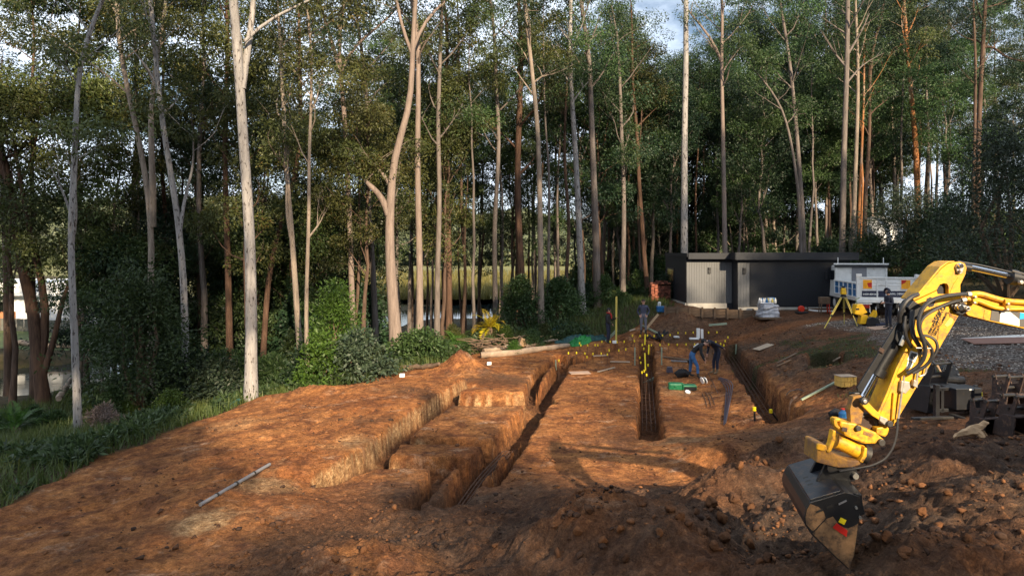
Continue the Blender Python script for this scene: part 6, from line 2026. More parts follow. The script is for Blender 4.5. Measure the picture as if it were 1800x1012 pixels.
# timber profiles, planks and boards
slab('timber_profile', 'greenish timber profile board across the top of the middle trench', 'board', 1146, 642, 1.75, .12, .10, M['treated'], -.02, dz=.10, d=30.6)
for u in (1116, 1163):
    p = D(u, 640, 30.8)
    tag(Geo().box((p.x, p.y, .25), (.05, .05, 1.15)).build('timber_peg', M['treated'], origin=(p.x, p.y, 0)), 'greenish timber peg at the %s end of the profile board' % ('left' if u < 1140 else 'right'), 'peg')
slab('timber_profile', 'greenish profile board beside the two black pegs across the right trench', 'board', 1340, 733, .95, .10, .05, M['treated'], -.02, dz=.30, d=21.2)
slab('timber_profile', 'greenish profile board on the far bank above the bending men', 'board', 1262, 590, .95, .12, .10, M['treated'], 0, dz=.45, d=36.6)
slab('timber_profile', 'greenish profile board on the ground beneath the leaning plank', 'board', 1144, 581, 1.1, .12, .08, M['treated'], 0, dz=.10, d=35.2)
slab('plywood_sheet', 'pale square board lying at the left of the middle pad', 'plywood', 1019, 656, .85, .55, .02, M['ply'], .12, dz=.02)
slab('plank', 'pale plank lying diagonally on the middle pad', 'plank', 1066, 651, 1.5, .10, .04, M['timber_pale'], .95, dz=.02)
slab('plank', 'plank lying level beside the left end of the greenish profile board', 'plank', 1090, 638, .9, .10, .04, M['timber_pale'], 0, dz=.04)
slab('plank', 'short pale plank over the trench behind the diagonal plank', 'plank', 1056, 630, .7, .1, .04, M['timber_pale'], .05, dz=.12)
slab('plank', 'pale short plank beside the foot of the leaning plank', 'plank', 1112, 582, .3, .12, .04, M['timber_pale'], 0, dz=.05)
slab('steel_channel', 'grey metal channel lying behind the black tool bag', 'channel', 1200, 637, 1.05, .12, .06, M['pipe_grey'], 0, dz=.03)
slab('plank', 'dark timber lying behind the grey metal channel', 'plank', 1190, 632, 1.3, .10, .06, M['timber_dark'], 0, dz=.03)
a, b = hit(1131, 587), None
b = D(1157, 552, a.y + .4)
tag(Geo().beam(a + Vector((0, 0, .1)), b, .05, .11).build('leaning_plank', M['timber'], origin=tuple(a)), 'fresh sawn plank propped at a slant beside the man in the slate jacket', 'plank')
a = hit(1083, 600); b = D(1083.5, 521, a.y)
tag(Geo().beam(a - Vector((0, 0, .1)), b, .09, .05, (0, 1, 0)).build('timber_post', M['pale_yellow'], origin=tuple(a)), 'tall pale yellow timber post held upright by a man in black', 'post')
a = hit(1065, 601); b = D(1084, 580, a.y)
tag(Geo().beam(a + Vector((0, 0, .03)), b, .08, .12).build('timber_brace', M['treated'], origin=tuple(a)), 'greenish board slanting down from the foot of the timber post', 'board')
# green case, bag, tools
p = on(*P(1199, 684, 0)[:2])
gc = thing('tool_case', 'green plastic tool case lying open on the middle pad', 'tool case', tuple(p), R(-4))
lb(gc, 'case_half', [((-.26, 0, .13), (.50, .36, .26))], M['green_case'], .05)
lb(gc, 'case_half', [((.26, .02, .10), (.52, .36, .20))], M['green_case'], .04)
lb(gc, 'tool_inset', [((.27, -.165, .08), (.46, .01, .12))], M['black'], 0)
lb(gc, 'hinge', [((0, -.05, .24), (.06, .3, .04))], M['green_case'], .01)
lb(gc, 'latch', [((-.26, -.19, .16), (.10, .03, .06)), ((-.42, -.19, .16), (.04, .03, .08))], M['green_case'], .005)
p = on(*P(1199, 664, 0)[:2])
tbg = thing('tool_bag', 'slumped black tool bag on the pad behind the green case', 'bag', tuple(p))
g = Geo(); g.tube([p + Vector((-.24, 0, .1)), p + Vector((-.1, .02, .17)), p + Vector((.1, 0, .19)), p + Vector((.26, .0, .1))], [.12, .17, .17, .09], 10)
for a_ in g.v: a_ += rngs(2).normal(size=a_.shape) * .02
g.build('bag_body', M['cloth_black'], tbg, smooth=True)
Geo().tube([p + Vector((-.12, -.08, .28)), p + Vector((0, -.1, .42)), p + Vector((.12, -.08, .3))], .014, 6).build('handle', M['cloth_black'], tbg)
p = on(*P(1177, 654, 0)[:2])
tag(Geo().box(p + Vector((0, 0, .12)), (.28, .2, .26), taper=(.75, .8)).build('dark_bucket', M['strip_purple'], origin=tuple(p), bevel=.03), 'small dark grey tub standing left of the black tool bag', 'tub')
p = on(*P(1211, 655, 0)[:2])
rm = thing('rubber_mallet', 'dark mallet standing on its head behind the man in jeans', 'mallet', tuple(p))
Geo().tube([p, p + Vector((0, 0, .42))], .02, 6).build('handle', M['timber_dark'], rm)
Geo().box(p + Vector((0, 0, .46)), (.12, .12, .14)).build('head', M['black'], rm, bevel=.02)
p = on(*P(1237, 679, 0)[:2])
cr = thing('tie_wire_reel', 'white and dark reel of tie wire on the pad beyond the green case', 'reel', tuple(p))
for s in (-1, 1): Geo().disc(p + Vector((s * .06, 0, .14)), (1, .3, .3), .13, .025, 14).build('flange', M['pvc'], cr)
Geo().disc(p + Vector((0, 0, .14)), (1, .3, .3), .08, .12, 12).build('core', M['black'], cr)
tag(Geo().disc(on(*P(1209, 690, 0)[:2]) + Vector((0, 0, .05)), (.1, -.5, 1), .10, .05, 10).build('plastic_disc', M['pvc'], origin=tuple(on(*P(1209, 690, 0)[:2])), bevel=.01), 'white plastic disc lying in front of the green case', 'disc')
def loose(label, cat, pts, r, matl, name='loose_bar'):
    P_ = [on(*P(u, v, 0)[:2]) + Vector((0, 0, .02)) for u, v in pts]
    P_ = lerp_path([tuple(q) for q in P_], 10)
    for q in P_: q[2] = max(q[2], gz(q[0], q[1]) + .015)
    o = Geo().tube([tuple(q) for q in P_], r, 6).build(name, matl, origin=tuple(P_[0]))
    tag(o, label, cat)
loose('longest loose rebar lying between the two bending men', 'rebar', [(1238, 648), (1250, 672), (1262, 698)], .016, M['rebar'])
loose('loose rebar running toward the photographer from the boots of the man in dark trousers', 'rebar', [(1258, 664), (1268, 680), (1278, 700)], .014, M['rebar'])
for k, (a, b) in enumerate((((1234, 690), (1243, 717)), ((1240, 688), (1250, 717)), ((1246, 690), (1256, 716)))):
    loose(['left', 'middle', 'right'][k] + ' one of three short rebars lying parallel on the pad', 'rebar', [a, b], .013, M['rebar'])
sp_ = hit(1276, 700)
pts = [P(u, v, 0) for u, v in [(1264, 676), (1286, 686), (1279, 715), (1274, 748)]]
g = Geo()
for k in range(4):
    o_ = (k - 1.5) * .055
    q = [on(*P(u + (k - 1.5) * w_, v, 0)[:2]) + Vector((0, 0, .03 + .02 * k)) for u, v, w_ in [(1264, 676, 1), (1284, 687, 4), (1280, 715, 3), (1274, 747, 1)]]
    g.tube(lerp_path([tuple(x) for x in q], 12), .02, 5)
tag(g.build('membrane_strip', M['strip_purple'], origin=pts[0]), 'dark purplish plastic strip bent at an angle on the middle pad', 'plastic strip')
# far bank clutter
p = hit(1150, 596)
dp = thing('cable_heap', 'heap of black plastic and cables on the far side of the trenches', 'heap', tuple(p))
g = Geo()
rg_ = rngs(12)
for k in range(12):
    c = np.array(tuple(p)) + np.array((rg_.uniform(-.5, .5), rg_.uniform(-.2, .2), .08 + rg_.random() * .18))
    g.tube(lerp_path([c, c + rg_.normal(size=3) * .16, c + rg_.normal(size=3) * .2], 5), .06, 6)
g.build('cable_coil', M['cloth_black'], dp)
for k, u in enumerate((1227.5, 1234.5)):
    p = hit(u, 594); q = D(u - .5, 577 + k * 1.5, p.y)
    tag(Geo().tube([p - Vector((0, 0, .05)), q], .10 if k == 0 else .07, 12).build('plastic_pipe', M['pvc'], origin=tuple(p)), ('thick' if k == 0 else 'thinner') + ' of the two upright white plastic pipes on the far bank', 'pipe')
for u, v, w_ in ((1189, 594, .28), (1220, 597, .5)):
    p = hit(u, v)
    tag(Geo().box(p + Vector((0, 0, .06)), (w_, .22, .10)).build('plastic_fitting', M['pvc'], origin=tuple(p), bevel=.03), 'white plastic fitting on the far bank, %s' % ('near the black heap' if u < 1200 else 'at the foot of the upright pipes'), 'fitting')
p = hit(1161, 548)
tag(Geo().box(p + Vector((0, 0, .16)), (.42, .34, .34), taper=(1.1, 1.1)).build('blue_tub', M['blue'], origin=tuple(p), bevel=.03), 'blue tub standing at the left end of the timber retaining wall', 'tub')
p = hit(1159, 540)
tag(Geo().tube([p, p + Vector((0, 0, .28)), p + Vector((0, 0, .33))], [.10, .10, .05], 10).build('white_drum', M['pvc'], origin=tuple(p)), 'small white drum behind the blue tub', 'drum')
for u, v, lab in ((860, 641, 'white block on the dark soil right of the orange mound'), (707, 662, 'white block on the clay edge left of the orange mound'), (1080, 603, 'small white block beside the timber post')):
    p = hit(u, v)
    tag(Geo().box(p + Vector((0, 0, .06)), (.20, .14, .14)).build('white_block', M['pvc'], origin=tuple(p), bevel=.01), lab, 'block')
for u, v, lab in ((977, 648, 'pale blue tag stuck at the left trench corner'), (1294, 620, 'greenish tag on the bank right of the bending men')):
    p = hit(u, v)
    tag(Geo().box(p + Vector((0, 0, .18)), (.09, .03, .48), taper=(.5, 1)).build('marker_tag', M['treated'], origin=tuple(p)), lab, 'marker')
# green net and teal silt cloth
def cloth_heap(name, label, pts, w, h, matl, seed):
    rg = rngs(seed)
    P_ = lerp_path([tuple(hit(u, v)) for u, v in pts], 26)
    g_ = Geo(); vs, fs_ = [], []
    m_ = 9
    for i, q in enumerate(P_):
        e = math.sin(math.pi * (i + .5) / 26) ** .5
        for k in range(m_):
            s_ = k / (m_ - 1) * 2 - 1
            yy = q[1] + s_ * w * e
            xx = q[0] + rg.normal() * .04
            vs.append((xx, yy, gz(xx, yy) + .02 + h * e * max(0, 1 - s_ * s_) * (.5 + rg.random())))
    for i in range(25):
        for k in range(m_ - 1):
            fs_.append((i * m_ + k, (i + 1) * m_ + k, (i + 1) * m_ + k + 1, i * m_ + k + 1))
    g_.add(vs, fs_)
    tag(g_.build(name, matl, origin=tuple(P_[0])), label, 'netting')
cloth_heap('green_netting', 'crumpled bright green netting left of the man holding the post', [(1000, 607), (1018, 604), (1040, 599)], .5, .30, M['net_green'], 1)
cloth_heap('silt_cloth', 'crumpled teal silt cloth stretched behind the green netting', [(975, 603), (1010, 597), (1060, 596), (1072, 598)], .35, .22, M['net_teal'], 2)
cloth_heap('silt_cloth', 'dark silt cloth lying on the shrub edge above the logs', [(960, 590), (985, 580), (1010, 573)], .3, .25, M['net_teal'], 3)
cloth_heap('silt_cloth', 'small teal silt cloth on the grass left of the white spotted gum', [(404, 716), (424, 708)], .3, .14, M['net_teal'], 4)
cloth_heap('silt_cloth', 'teal silt cloth in the grass at far left below the slim white gum', [(96, 792), (135, 784)], .3, .10, M['net_teal'], 5)
# logs
def log(label, pts, r0, r1, matl, dz=.0, name='log', seed=1):
    rg = rngs(seed)
    P_ = lerp_path([tuple(hit(u, v)) for u, v in pts], 14)
    for q in P_:
        q[2] = gz(q[0], q[1]) + r0 * .7 + dz
        q += rg.normal(size=3) * .02
    tag(Geo().tube([tuple(q) for q in P_], list(np.linspace(r0, r1, 14) * (1 + .12 * rg.normal(size=14))), 9).build(name, matl, origin=tuple(P_[0]), smooth=True), label, 'log')
log('longest pale log lying along the clearing edge below the green netting', [(845, 629), (900, 625), (960, 616), (1000, 610)], .17, .12, M['wood_log'], seed=1)
log('grey splintered log lying behind the longest log', [(850, 622), (880, 618), (915, 612)], .14, .09, M['wood_log'], .05, seed=2)
log('thin bare pole lying above the logs toward the netting', [(925, 611), (955, 605), (982, 601)], .08, .05, M['wood_log'], .05, seed=3)
log('thin pale branch lying furthest back above the stump block', [(898, 597), (925, 594), (955, 593)], .05, .03, M['wood_split'], .05, seed=4)
log('short pole sticking up beside the netting', [(968, 596), (982, 589)], .05, .03, M['wood_split'], .1, seed=5)
log('old half buried log left of the orange mound', [(700, 652), (730, 648), (772, 644)], .12, .09, M['root_brown'], seed=6)
log('grey broken trunk piece on the bank beside the slim white gum', [(103, 728), (124, 690)], .14, .10, M['wood_log'], .6, seed=7)
log('fallen grey log across the far bank of the pond', [(20, 606), (80, 612), (160, 618)], .22, .16, M['wood_log'], .05, seed=8)
p = hit(920, 609)
tag(Geo().box(p + Vector((0, 0, .22)), (.46, .34, .40), rot=Matrix.Rotation(.35, 3, 'Y') @ Matrix.Rotation(.3, 3, 'Z')).build('stump_block', M['wood_split'], origin=tuple(p), bevel=.03), 'pale cut block of wood standing among the logs', 'wood block')
p = hit(858, 618)
sb_ = thing('root_pile', 'tangled heap of roots and brush under the yellow cycad', 'root heap', tuple(p))
g = Geo()
rg_ = rngs(21)
for k in range(90):
    c = np.array((rg_.normal() * .8, rg_.normal() * .35, .05 + abs(rg_.normal()) * .28))
    e = c + np.array((rg_.normal() * .6, rg_.normal() * .3, rg_.normal() * .22))
    g.tube([c, (c + e) / 2 + rg_.normal(size=3) * .08, e], [.035, .028, .010], 5)
tag(g.build('brush', M['root_brown'], sb_, origin=(0, 0, 0)), kind='stuff')
# pipe on the left slope
a, b = hit(352, 893), hit(474, 821)
pp = thing('steel_pipe', 'long grey pipe lying on the left clay slope', 'pipe', tuple(a))
P_ = lerp_path([tuple(a), tuple((a + b) / 2), tuple(b)], 16)
for q in P_: q[2] += .07
Geo().tube([tuple(q) for q in P_], .036, 10).build('tube', M['pipe_grey'], pp, smooth=True)
for t_ in (.25, .5, .75):
    i_ = int(t_ * 15)
    Geo().tube([tuple(P_[i_]), tuple(P_[i_] + (P_[i_ + 1] - P_[i_]) * .25)], .047, 10).build('collar', M['steel_dark'], pp)

# ------------------------------------------------------------------ clods of broken soil
def clod_shape(seed, k=1):
    """An angular lump: the hull of a few random points, its faces a little uneven."""
    rg = rngs(seed)
    n = 13 if k == 1 else 26
    d = rg.normal(size=(n, 3)); d /= np.linalg.norm(d, axis=1)[:, None]
    d *= (.75 + .4 * rg.random((n, 1))) * np.array((1, .85, .7))
    bm = bmesh.new()
    vs = [bm.verts.new(q) for q in d]
    bmesh.ops.convex_hull(bm, input=vs)
    bmesh.ops.delete(bm, geom=[v for v in bm.verts if not v.link_faces], context='VERTS')
    if k > 1:
        bmesh.ops.subdivide_edges(bm, edges=bm.edges[:], cuts=1, use_grid_fill=True)
    bmesh.ops.triangulate(bm, faces=bm.faces[:])
    bm.verts.index_update()
    V = np.array([v.co[:] for v in bm.verts])
    F_ = np.array([[v.index for v in f.verts] for f in bm.faces])
    bm.free()
    if k > 1: V += rg.normal(size=V.shape) * .07
    return V, F_
def soil_mat(name, dark, lite):
    m, nt, b = nodes_of(name)
    at = N(nt, 'ShaderNodeAttribute', attribute_name='tint')
    n1 = noise(nt, 14, 6, .7)
    c = mixc(nt, at.outputs['Fac'], dark, lite)
    c = mixc(nt, .6, c, mixc(nt, ramp(nt, n1, .35, .65), (.45, .42, .4), (1.3, 1.3, 1.25)), 'MULTIPLY')
    nt.links.new(c, b.inputs['Base Color'])
    b.inputs['Roughness'].default_value = .95
    b.inputs['Specular IOR Level'].default_value = .15
    bp = N(nt, 'ShaderNodeBump', Strength=.8, Distance=.03)
    nt.links.new(n1, bp.inputs['Height'])
    nt.links.new(bp.outputs['Normal'], b.inputs['Normal'])
    return m
M['clod'] = soil_mat('soil_clods', (.050, .030, .022), (.24, .105, .045))
M['stone'] = soil_mat('loose_stones', (.10, .085, .075), (.42, .38, .34))
shapes = [clod_shape(s) for s in range(8)]
def clods(name, X, Y, S, tint, matl, seed, sink=.25):
    rg = rngs(seed)
    Z = gzv(X, Y)
    Vs, Fs, Ts, n0 = [], [], [], 0
    for i in range(len(X)):
        V, F_ = shapes[int(rg.integers(0, 8))]
        a = rg.random() * 6.28
        c, s = math.cos(a), math.sin(a)
        W2 = V * S[i] * np.array((1, 1, .8 + .4 * rg.random()))
        W2 = np.stack([W2[:, 0] * c - W2[:, 1] * s, W2[:, 0] * s + W2[:, 1] * c, W2[:, 2]], 1)
        Vs.append(W2 + np.array((X[i], Y[i], Z[i] + S[i] * sink)))
        Fs.append(F_ + n0); n0 += len(V)
        Ts.append(np.full(len(F_), tint[i]))
    o = np_mesh(name, np.concatenate(Vs), tris=np.concatenate(Fs), mats=matl, tint=np.concatenate(Ts))
    return tag(o, kind='stuff')
rg = rngs(31)
n = 52000
X = rg.uniform(-9, 9.5, n); Y = 7 + 14 * rg.random(n) ** 1.3
ro = gzv(X, Y, GRO); c_ = gzv(X, Y, GCL)
dens = np.clip(ro * 1.1, 0.03, 1) * np.clip(fbm(X, Y, .9, 4, .65, 77) * 2.2 + .35, 0.02, 1)
k = (rg.random(n) < dens * .62) & (c_ > .6) & (np.abs(X) < Y * .78 + .5) & (gzv(X, Y, GDP) < .1)
X, Y = X[k][:9000], Y[k][:9000]
S = np.clip(.007 + .013 * rg.exponential(size=len(X)) ** 1.25, .007, .085)
tint = np.clip(.22 + .55 * fbm(X, Y, .7, 3, .6, 78) + .25 * rg.normal(size=len(X)), 0, 1)
clods('soil_clods', X, Y, S, tint, M['clod'], 1)
n = 30000
X = rg.uniform(-9, 14, n); Y = 12 + 25 * rg.random(n)
k = (gzv(X, Y, GCL) > .5) & ((X > 9.2) | (rg.random(n) < .45 * np.clip(fbm(X, Y, .6, 4, .65, 79) * 2 + .3, .05, 1))) & (gzv(X, Y, GDP) < .1)
X, Y = X[k][:7000], Y[k][:7000]
clods('bank_stones', X, Y, np.clip(.009 + .014 * rg.exponential(size=len(X)), .008, .08), np.clip(rg.random(len(X)) * .9, 0, 1), M['clod'], 2)
n = 14000
X = rg.uniform(9, 23, n); Y = 17 + 20 * rg.random(n)
k = gzv(X, Y, GGR) > .45
X, Y = X[k][:6500], Y[k][:6500]
clods('gravel', X, Y, .018 + .03 * rg.random(len(X)) ** 2, rg.random(len(X)), M['stone'], 3)
# the biggest clods, one by one
shapes_o = []
big_spots = [(1178, 900, .13), (1195, 912, .11), (1225, 905, .10), (1250, 890, .16), (1270, 915, .14), (1290, 880, .17), (1320, 895, .12), (1345, 815, .12), (1330, 808, .10), (1300, 822, .12), (1210, 925, .10), (1240, 940, .12),
             (1275, 950, .13), (1090, 935, .10), (1060, 955, .12), (1035, 900, .12), (980, 975, .11), (1130, 890, .09), (1160, 940, .10), (1320, 960, .12), (1350, 985, .11), (1560, 950, .11), (1590, 975, .12), (1620, 905, .11), (1650, 930, .10),
             (1700, 950, .09), (1600, 850, .10), (1665, 870, .09), (1530, 905, .10), (640, 970, .10), (690, 965, .09), (590, 985, .09), (1255, 965, .12), (1015, 940, .11), (1370, 775, .12), (1100, 985, .11), (870, 960, .08), (1170, 770, .07)]
for i, (u, v, s) in enumerate(big_spots):
    p = hit(u, v)
    if i < 5:
        V, F_ = clod_shape(60 + i, 2)
        V = V * 1.0
        o = np_mesh('soil_clod', V, tris=F_, mats=M['clod'], tint=np.full(len(F_), .25 + .12 * i))
        shapes_o.append(o)
    else:
        o = shapes_o[i % 5].copy(); COL.objects.link(o)
    o.location = p + Vector((0, 0, s * .35)); s *= .72; o.scale = (s, s, s * .9); o.rotation_euler = (i * .7, i * 1.3, i * 2.1)
    tag(o, 'lump of brown clay soil lying on the dug ground near the bucket', 'clod', 'large clay lumps on the near ground')
# ------------------------------------------------------------------ people
def make_person(label, loc, rotz, J, mats, scale=1.0):
    """J: joint positions (x forward, y left, z up). One continuous skinned body; hair, hat and scarf are its children."""
    V, E, Rr, G_ = [], [], [], []
    def vtx(p, r, g_, par=None):
        V.append(Vector(p)); Rr.append(r); G_.append(g_)
        if par is not None: E.append((par, len(V) - 1))
        return len(V) - 1
    pel = vtx(J['pelvis'], (.145, .125), 1)
    sp = vtx(J['spine'], (.145, .115), 0, pel)
    ch = vtx(J['chest'], (.165, .12), 0, sp)
    ub = vtx(J['upper'], (.11, .085), 0, ch)
    nk = vtx(J['neck'], (.058, .058), 2, ub)
    jw = vtx(J['jaw'], (.068, .072), 2, nk)
    hm = vtx(J['head'], (.082, .095), 2, jw)
    vtx(J['crown'], (.062, .072), 2, hm)
    for s, k in ((1, 'l'), (-1, 'r')):
        hp = vtx(J['hip_' + k], (.098, .098), 1, pel)
        md = vtx((Vector(J['hip_' + k]) * .5 + Vector(J['knee_' + k]) * .5), (.084, .084), 1, hp)
        kn = vtx(J['knee_' + k], (.064, .064), 1, md)
        cf = vtx((Vector(J['knee_' + k]) * .62 + Vector(J['ankle_' + k]) * .38), (.062, .062), 1, kn)
        an = vtx(J['ankle_' + k], (.050, .050), 3, cf)
        hl = Vector(J['ankle_' + k]) + Vector((.06, 0, -.045))
        ft = vtx(hl, (.046, .040), 3, an)
        vtx(Vector(J['toe_' + k]), (.042, .032), 3, ft)
        sh = vtx(J['shoulder_' + k], (.075, .075), 0, ch)
        el = vtx(J['elbow_' + k], (.056, .056), 0, sh)
        wr = vtx(J['wrist_' + k], (.038, .034), 0, el)
        w_, e_ = Vector(J['wrist_' + k]), Vector(J['elbow_' + k])
        d = (w_ - e_).normalized()
        side = Vector((0, s, 0)) - d * d.y * s
        side = side.normalized() if side.length > .1 else Vector((1, 0, 0))
        nrm = d.cross(side).normalized()
        pm = vtx(w_ + d * .05, (.036, .020), 4, wr)
        for f, (o_, ln) in enumerate(((-.030, .062), (-.010, .074), (.010, .070), (.029, .055))):
            b0 = vtx(w_ + d * .09 + side * o_, (.010, .010), 4, pm)
            b1 = vtx(w_ + d * (.09 + ln * .5) + side * o_ * 1.15 + nrm * .012, (.009, .009), 4, b0)
            vtx(w_ + d * (.09 + ln * .85) + side * o_ * 1.15 + nrm * .034, (.008, .008), 4, b1)
        t1 = vtx(w_ + d * .045 - side * .040 + nrm * .008, (.011, .011), 4, pm)
        vtx(w_ + d * .085 - side * .055 + nrm * .026, (.009, .009), 4, t1)
    me = bpy.data.meshes.new('person_cage')
    me.from_pydata([tuple(v) for v in V], E, [])
    o = bpy.data.objects.new('person_cage', me)
    COL.objects.link(o)
    o.modifiers.new('skin', 'SKIN')
    for i, r in enumerate(Rr):
        me.skin_vertices[0].data[i].radius = r
        me.skin_vertices[0].data[i].use_root = (i == 0)
    ss = o.modifiers.new('sub', 'SUBSURF'); ss.levels = 2; ss.render_levels = 2
    dg = bpy.context.evaluated_depsgraph_get()
    body = bpy.data.meshes.new_from_object(o.evaluated_get(dg))
    bpy.data.objects.remove(o); bpy.data.meshes.remove(me)
    body.name = 'person'
    body.materials.clear()
    for k in ('top', 'legs', 'skin', 'boots', 'skin'): body.materials.append(M[mats[k]])
    fc = np.array([tuple(p.center) for p in body.polygons])
    A = np.array([tuple(V[a]) for a, b in E]); B_ = np.array([tuple(V[b]) for a, b in E])
    dd = B_ - A
    t = np.clip(((fc[:, None] - A) * dd).sum(-1) / (dd * dd).sum(-1), 0, 1)
    dist = np.linalg.norm(fc[:, None] - A - t[..., None] * dd, axis=-1) - np.array([max(Rr[a][0], Rr[b][0]) for a, b in E]) * .6
    k = dist.argmin(1)
    tt = t[np.arange(len(k)), k]
    gi = np.array([G_[a] if f < .5 else G_[b] for (a, b), f in zip([E[i] for i in k], tt)])
    gi[(gi == 2) & (tt < .5) & (k == 3)] = 0
    body.polygons.foreach_set('material_index', gi.astype(np.int32))
    body.polygons.foreach_set('use_smooth', [True] * len(gi))
    p = bpy.data.objects.new('person', body)
    COL.objects.link(p)
    p.location = loc
    p.rotation_euler = (0, 0, rotz)
    p.scale = (scale,) * 3
    tag(p, label, 'person')
    # head frame
    up = (Vector(J['crown']) - Vector(J['jaw'])).normalized()
    fw = Vector(J['face']).normalized()
    fw = (fw - up * fw.dot(up)).normalized()
    lt = up.cross(fw)
    hc = Vector(J['head'])
    def H(a, b, c): return tuple(hc + fw * a + lt * b + up * c)
    g = Geo()
    g.tube([H(.085, 0, .015), H(.108, 0, -.02), H(.085, 0, -.03)], [.008, .014, .010], 6)
    for s in (-1, 1):
        g.tube([H(-.005, s * .084, .02), H(-.012, s * .094, 0), H(-.005, s * .084, -.03)], [.012, .02, .01], 6)
    g.build('face_features', M['skin'], p, origin=(0, 0, 0), smooth=True)
    g = Geo()
    for s in (-1, 1): g.tube([H(.086, s * .03 - .012, .012), H(.086, s * .03 + .012, .012)], .008, 5)
    g.tube([H(.092, -.022, -.062), H(.095, .022, -.062)], .006, 5)
    g.build('eyes_and_mouth', M['hair'], p, origin=(0, 0, 0))
    def shell(name, m_, rx, z0, back=.0, fr=.098):
        g_ = Geo(); vs, fs_ = [], []
        nr, ns = 6, 14
        for i in range(nr):
            a = (i / (nr - 1)) * 1.45
            for j in range(ns):
                b = 6.2832 * j / ns
                drop = back * max(0, -math.cos(b)) * (1 - i / (nr - 1))
                vs.append(H(math.cos(b) * fr * math.cos(a) - .005, math.sin(b) * rx * math.cos(a), z0 + .105 * math.sin(a) - drop))
        for i in range(nr - 1):
            for j in range(ns):
                fs_.append((i * ns + j, i * ns + (j + 1) % ns, (i + 1) * ns + (j + 1) % ns, (i + 1) * ns + j))
        fs_.append(tuple(range((nr - 1) * ns, nr * ns)))
        g_.add(vs, fs_)
        return g_.build(name, M[m_], p, origin=(0, 0, 0), smooth=True)
    hd = mats.get('head')
    if hd == 'hair': shell('hair', 'hair', .094, .012, .09, .102)
    elif hd == 'cap':
        c = shell('cap', mats.get('cap', 'black_top'), .098, .02, .05, .106)
        g = Geo(); g.prism([(.07, -.07), (.07, .07), (.15, .05), (.17, 0), (.15, -.05)], lambda a, b, t_: H(a, b, .035 + t_ - a * .12), .012)
        g.build('cap_peak', M[mats.get('cap', 'black_top')], p, origin=(0, 0, 0))
        shell('hair', 'hair', .092, -.02, .07, .09)
    elif hd == 'hood':
        g = Geo(); vs, fs_ = [], []
        nr, ns = 7, 12
        for i in range(nr):
            a = i / (nr - 1)
            for j in range(ns):
                b = -2.35 + 4.7 * j / (ns - 1)
                w = .135 * (1 + .12 * math.sin(a * 3.1))
                vs.append(H(-math.cos(b) * .02 + .10 - a * .24, math.sin(b) * w * (1 - .72 * a ** 3), .02 + math.cos(b) * w * (1.08 - .75 * a ** 3) - a * .02))
        for i in range(nr - 1):
            for j in range(ns - 1):
                fs_.append((i * ns + j, i * ns + j + 1, (i + 1) * ns + j + 1, (i + 1) * ns + j))
        fs_.append(tuple(range((nr - 1) * ns, nr * ns)))
        g.add(vs, fs_)
        hdo = g.build('hood', M[mats['top']], p, origin=(0, 0, 0), smooth=True)
        md_ = hdo.modifiers.new('cloth', 'SOLIDIFY'); md_.thickness = .02
    if 'scarf' in mats:
        n_ = Vector(J['neck'])
        g = Geo()
        ring = [n_ + Vector((math.cos(a) * .085, math.sin(a) * .085, .0 + math.cos(a) * -.02)) for a in np.linspace(0, 6.2832, 13)]
        g.tube(ring, .032, 6, cap=False)
        g.tube([n_ + Vector((.09, .02, 0)), n_ + Vector((.15, .02, -.14)), n_ + Vector((.15, .03, -.28))], [.04, .045, .03], 6)
        g.build('scarf', M[mats['scarf']], p, origin=(0, 0, 0), smooth=True)
    return p

def stand(**kw):
    J = dict(pelvis=(0, 0, .96), spine=(-.01, 0, 1.14), chest=(0, 0, 1.34), upper=(0, 0, 1.45), neck=(.015, 0, 1.53), jaw=(.035, 0, 1.59), head=(.03, 0, 1.67), crown=(.02, 0, 1.75), face=(1, 0, 0),
             hip_l=(0, .095, .90), hip_r=(0, -.095, .90), knee_l=(.03, .11, .50), knee_r=(.03, -.11, .50), ankle_l=(-.02, .12, .095), ankle_r=(-.02, -.12, .095), toe_l=(.17, .14, .04), toe_r=(.17, -.14, .04),
             shoulder_l=(0, .185, 1.41), shoulder_r=(0, -.185, 1.41), elbow_l=(-.04, .25, 1.13), elbow_r=(-.04, -.25, 1.13), wrist_l=(.06, .25, .90), wrist_r=(.06, -.25, .90))
    J.update(kw)
    return J

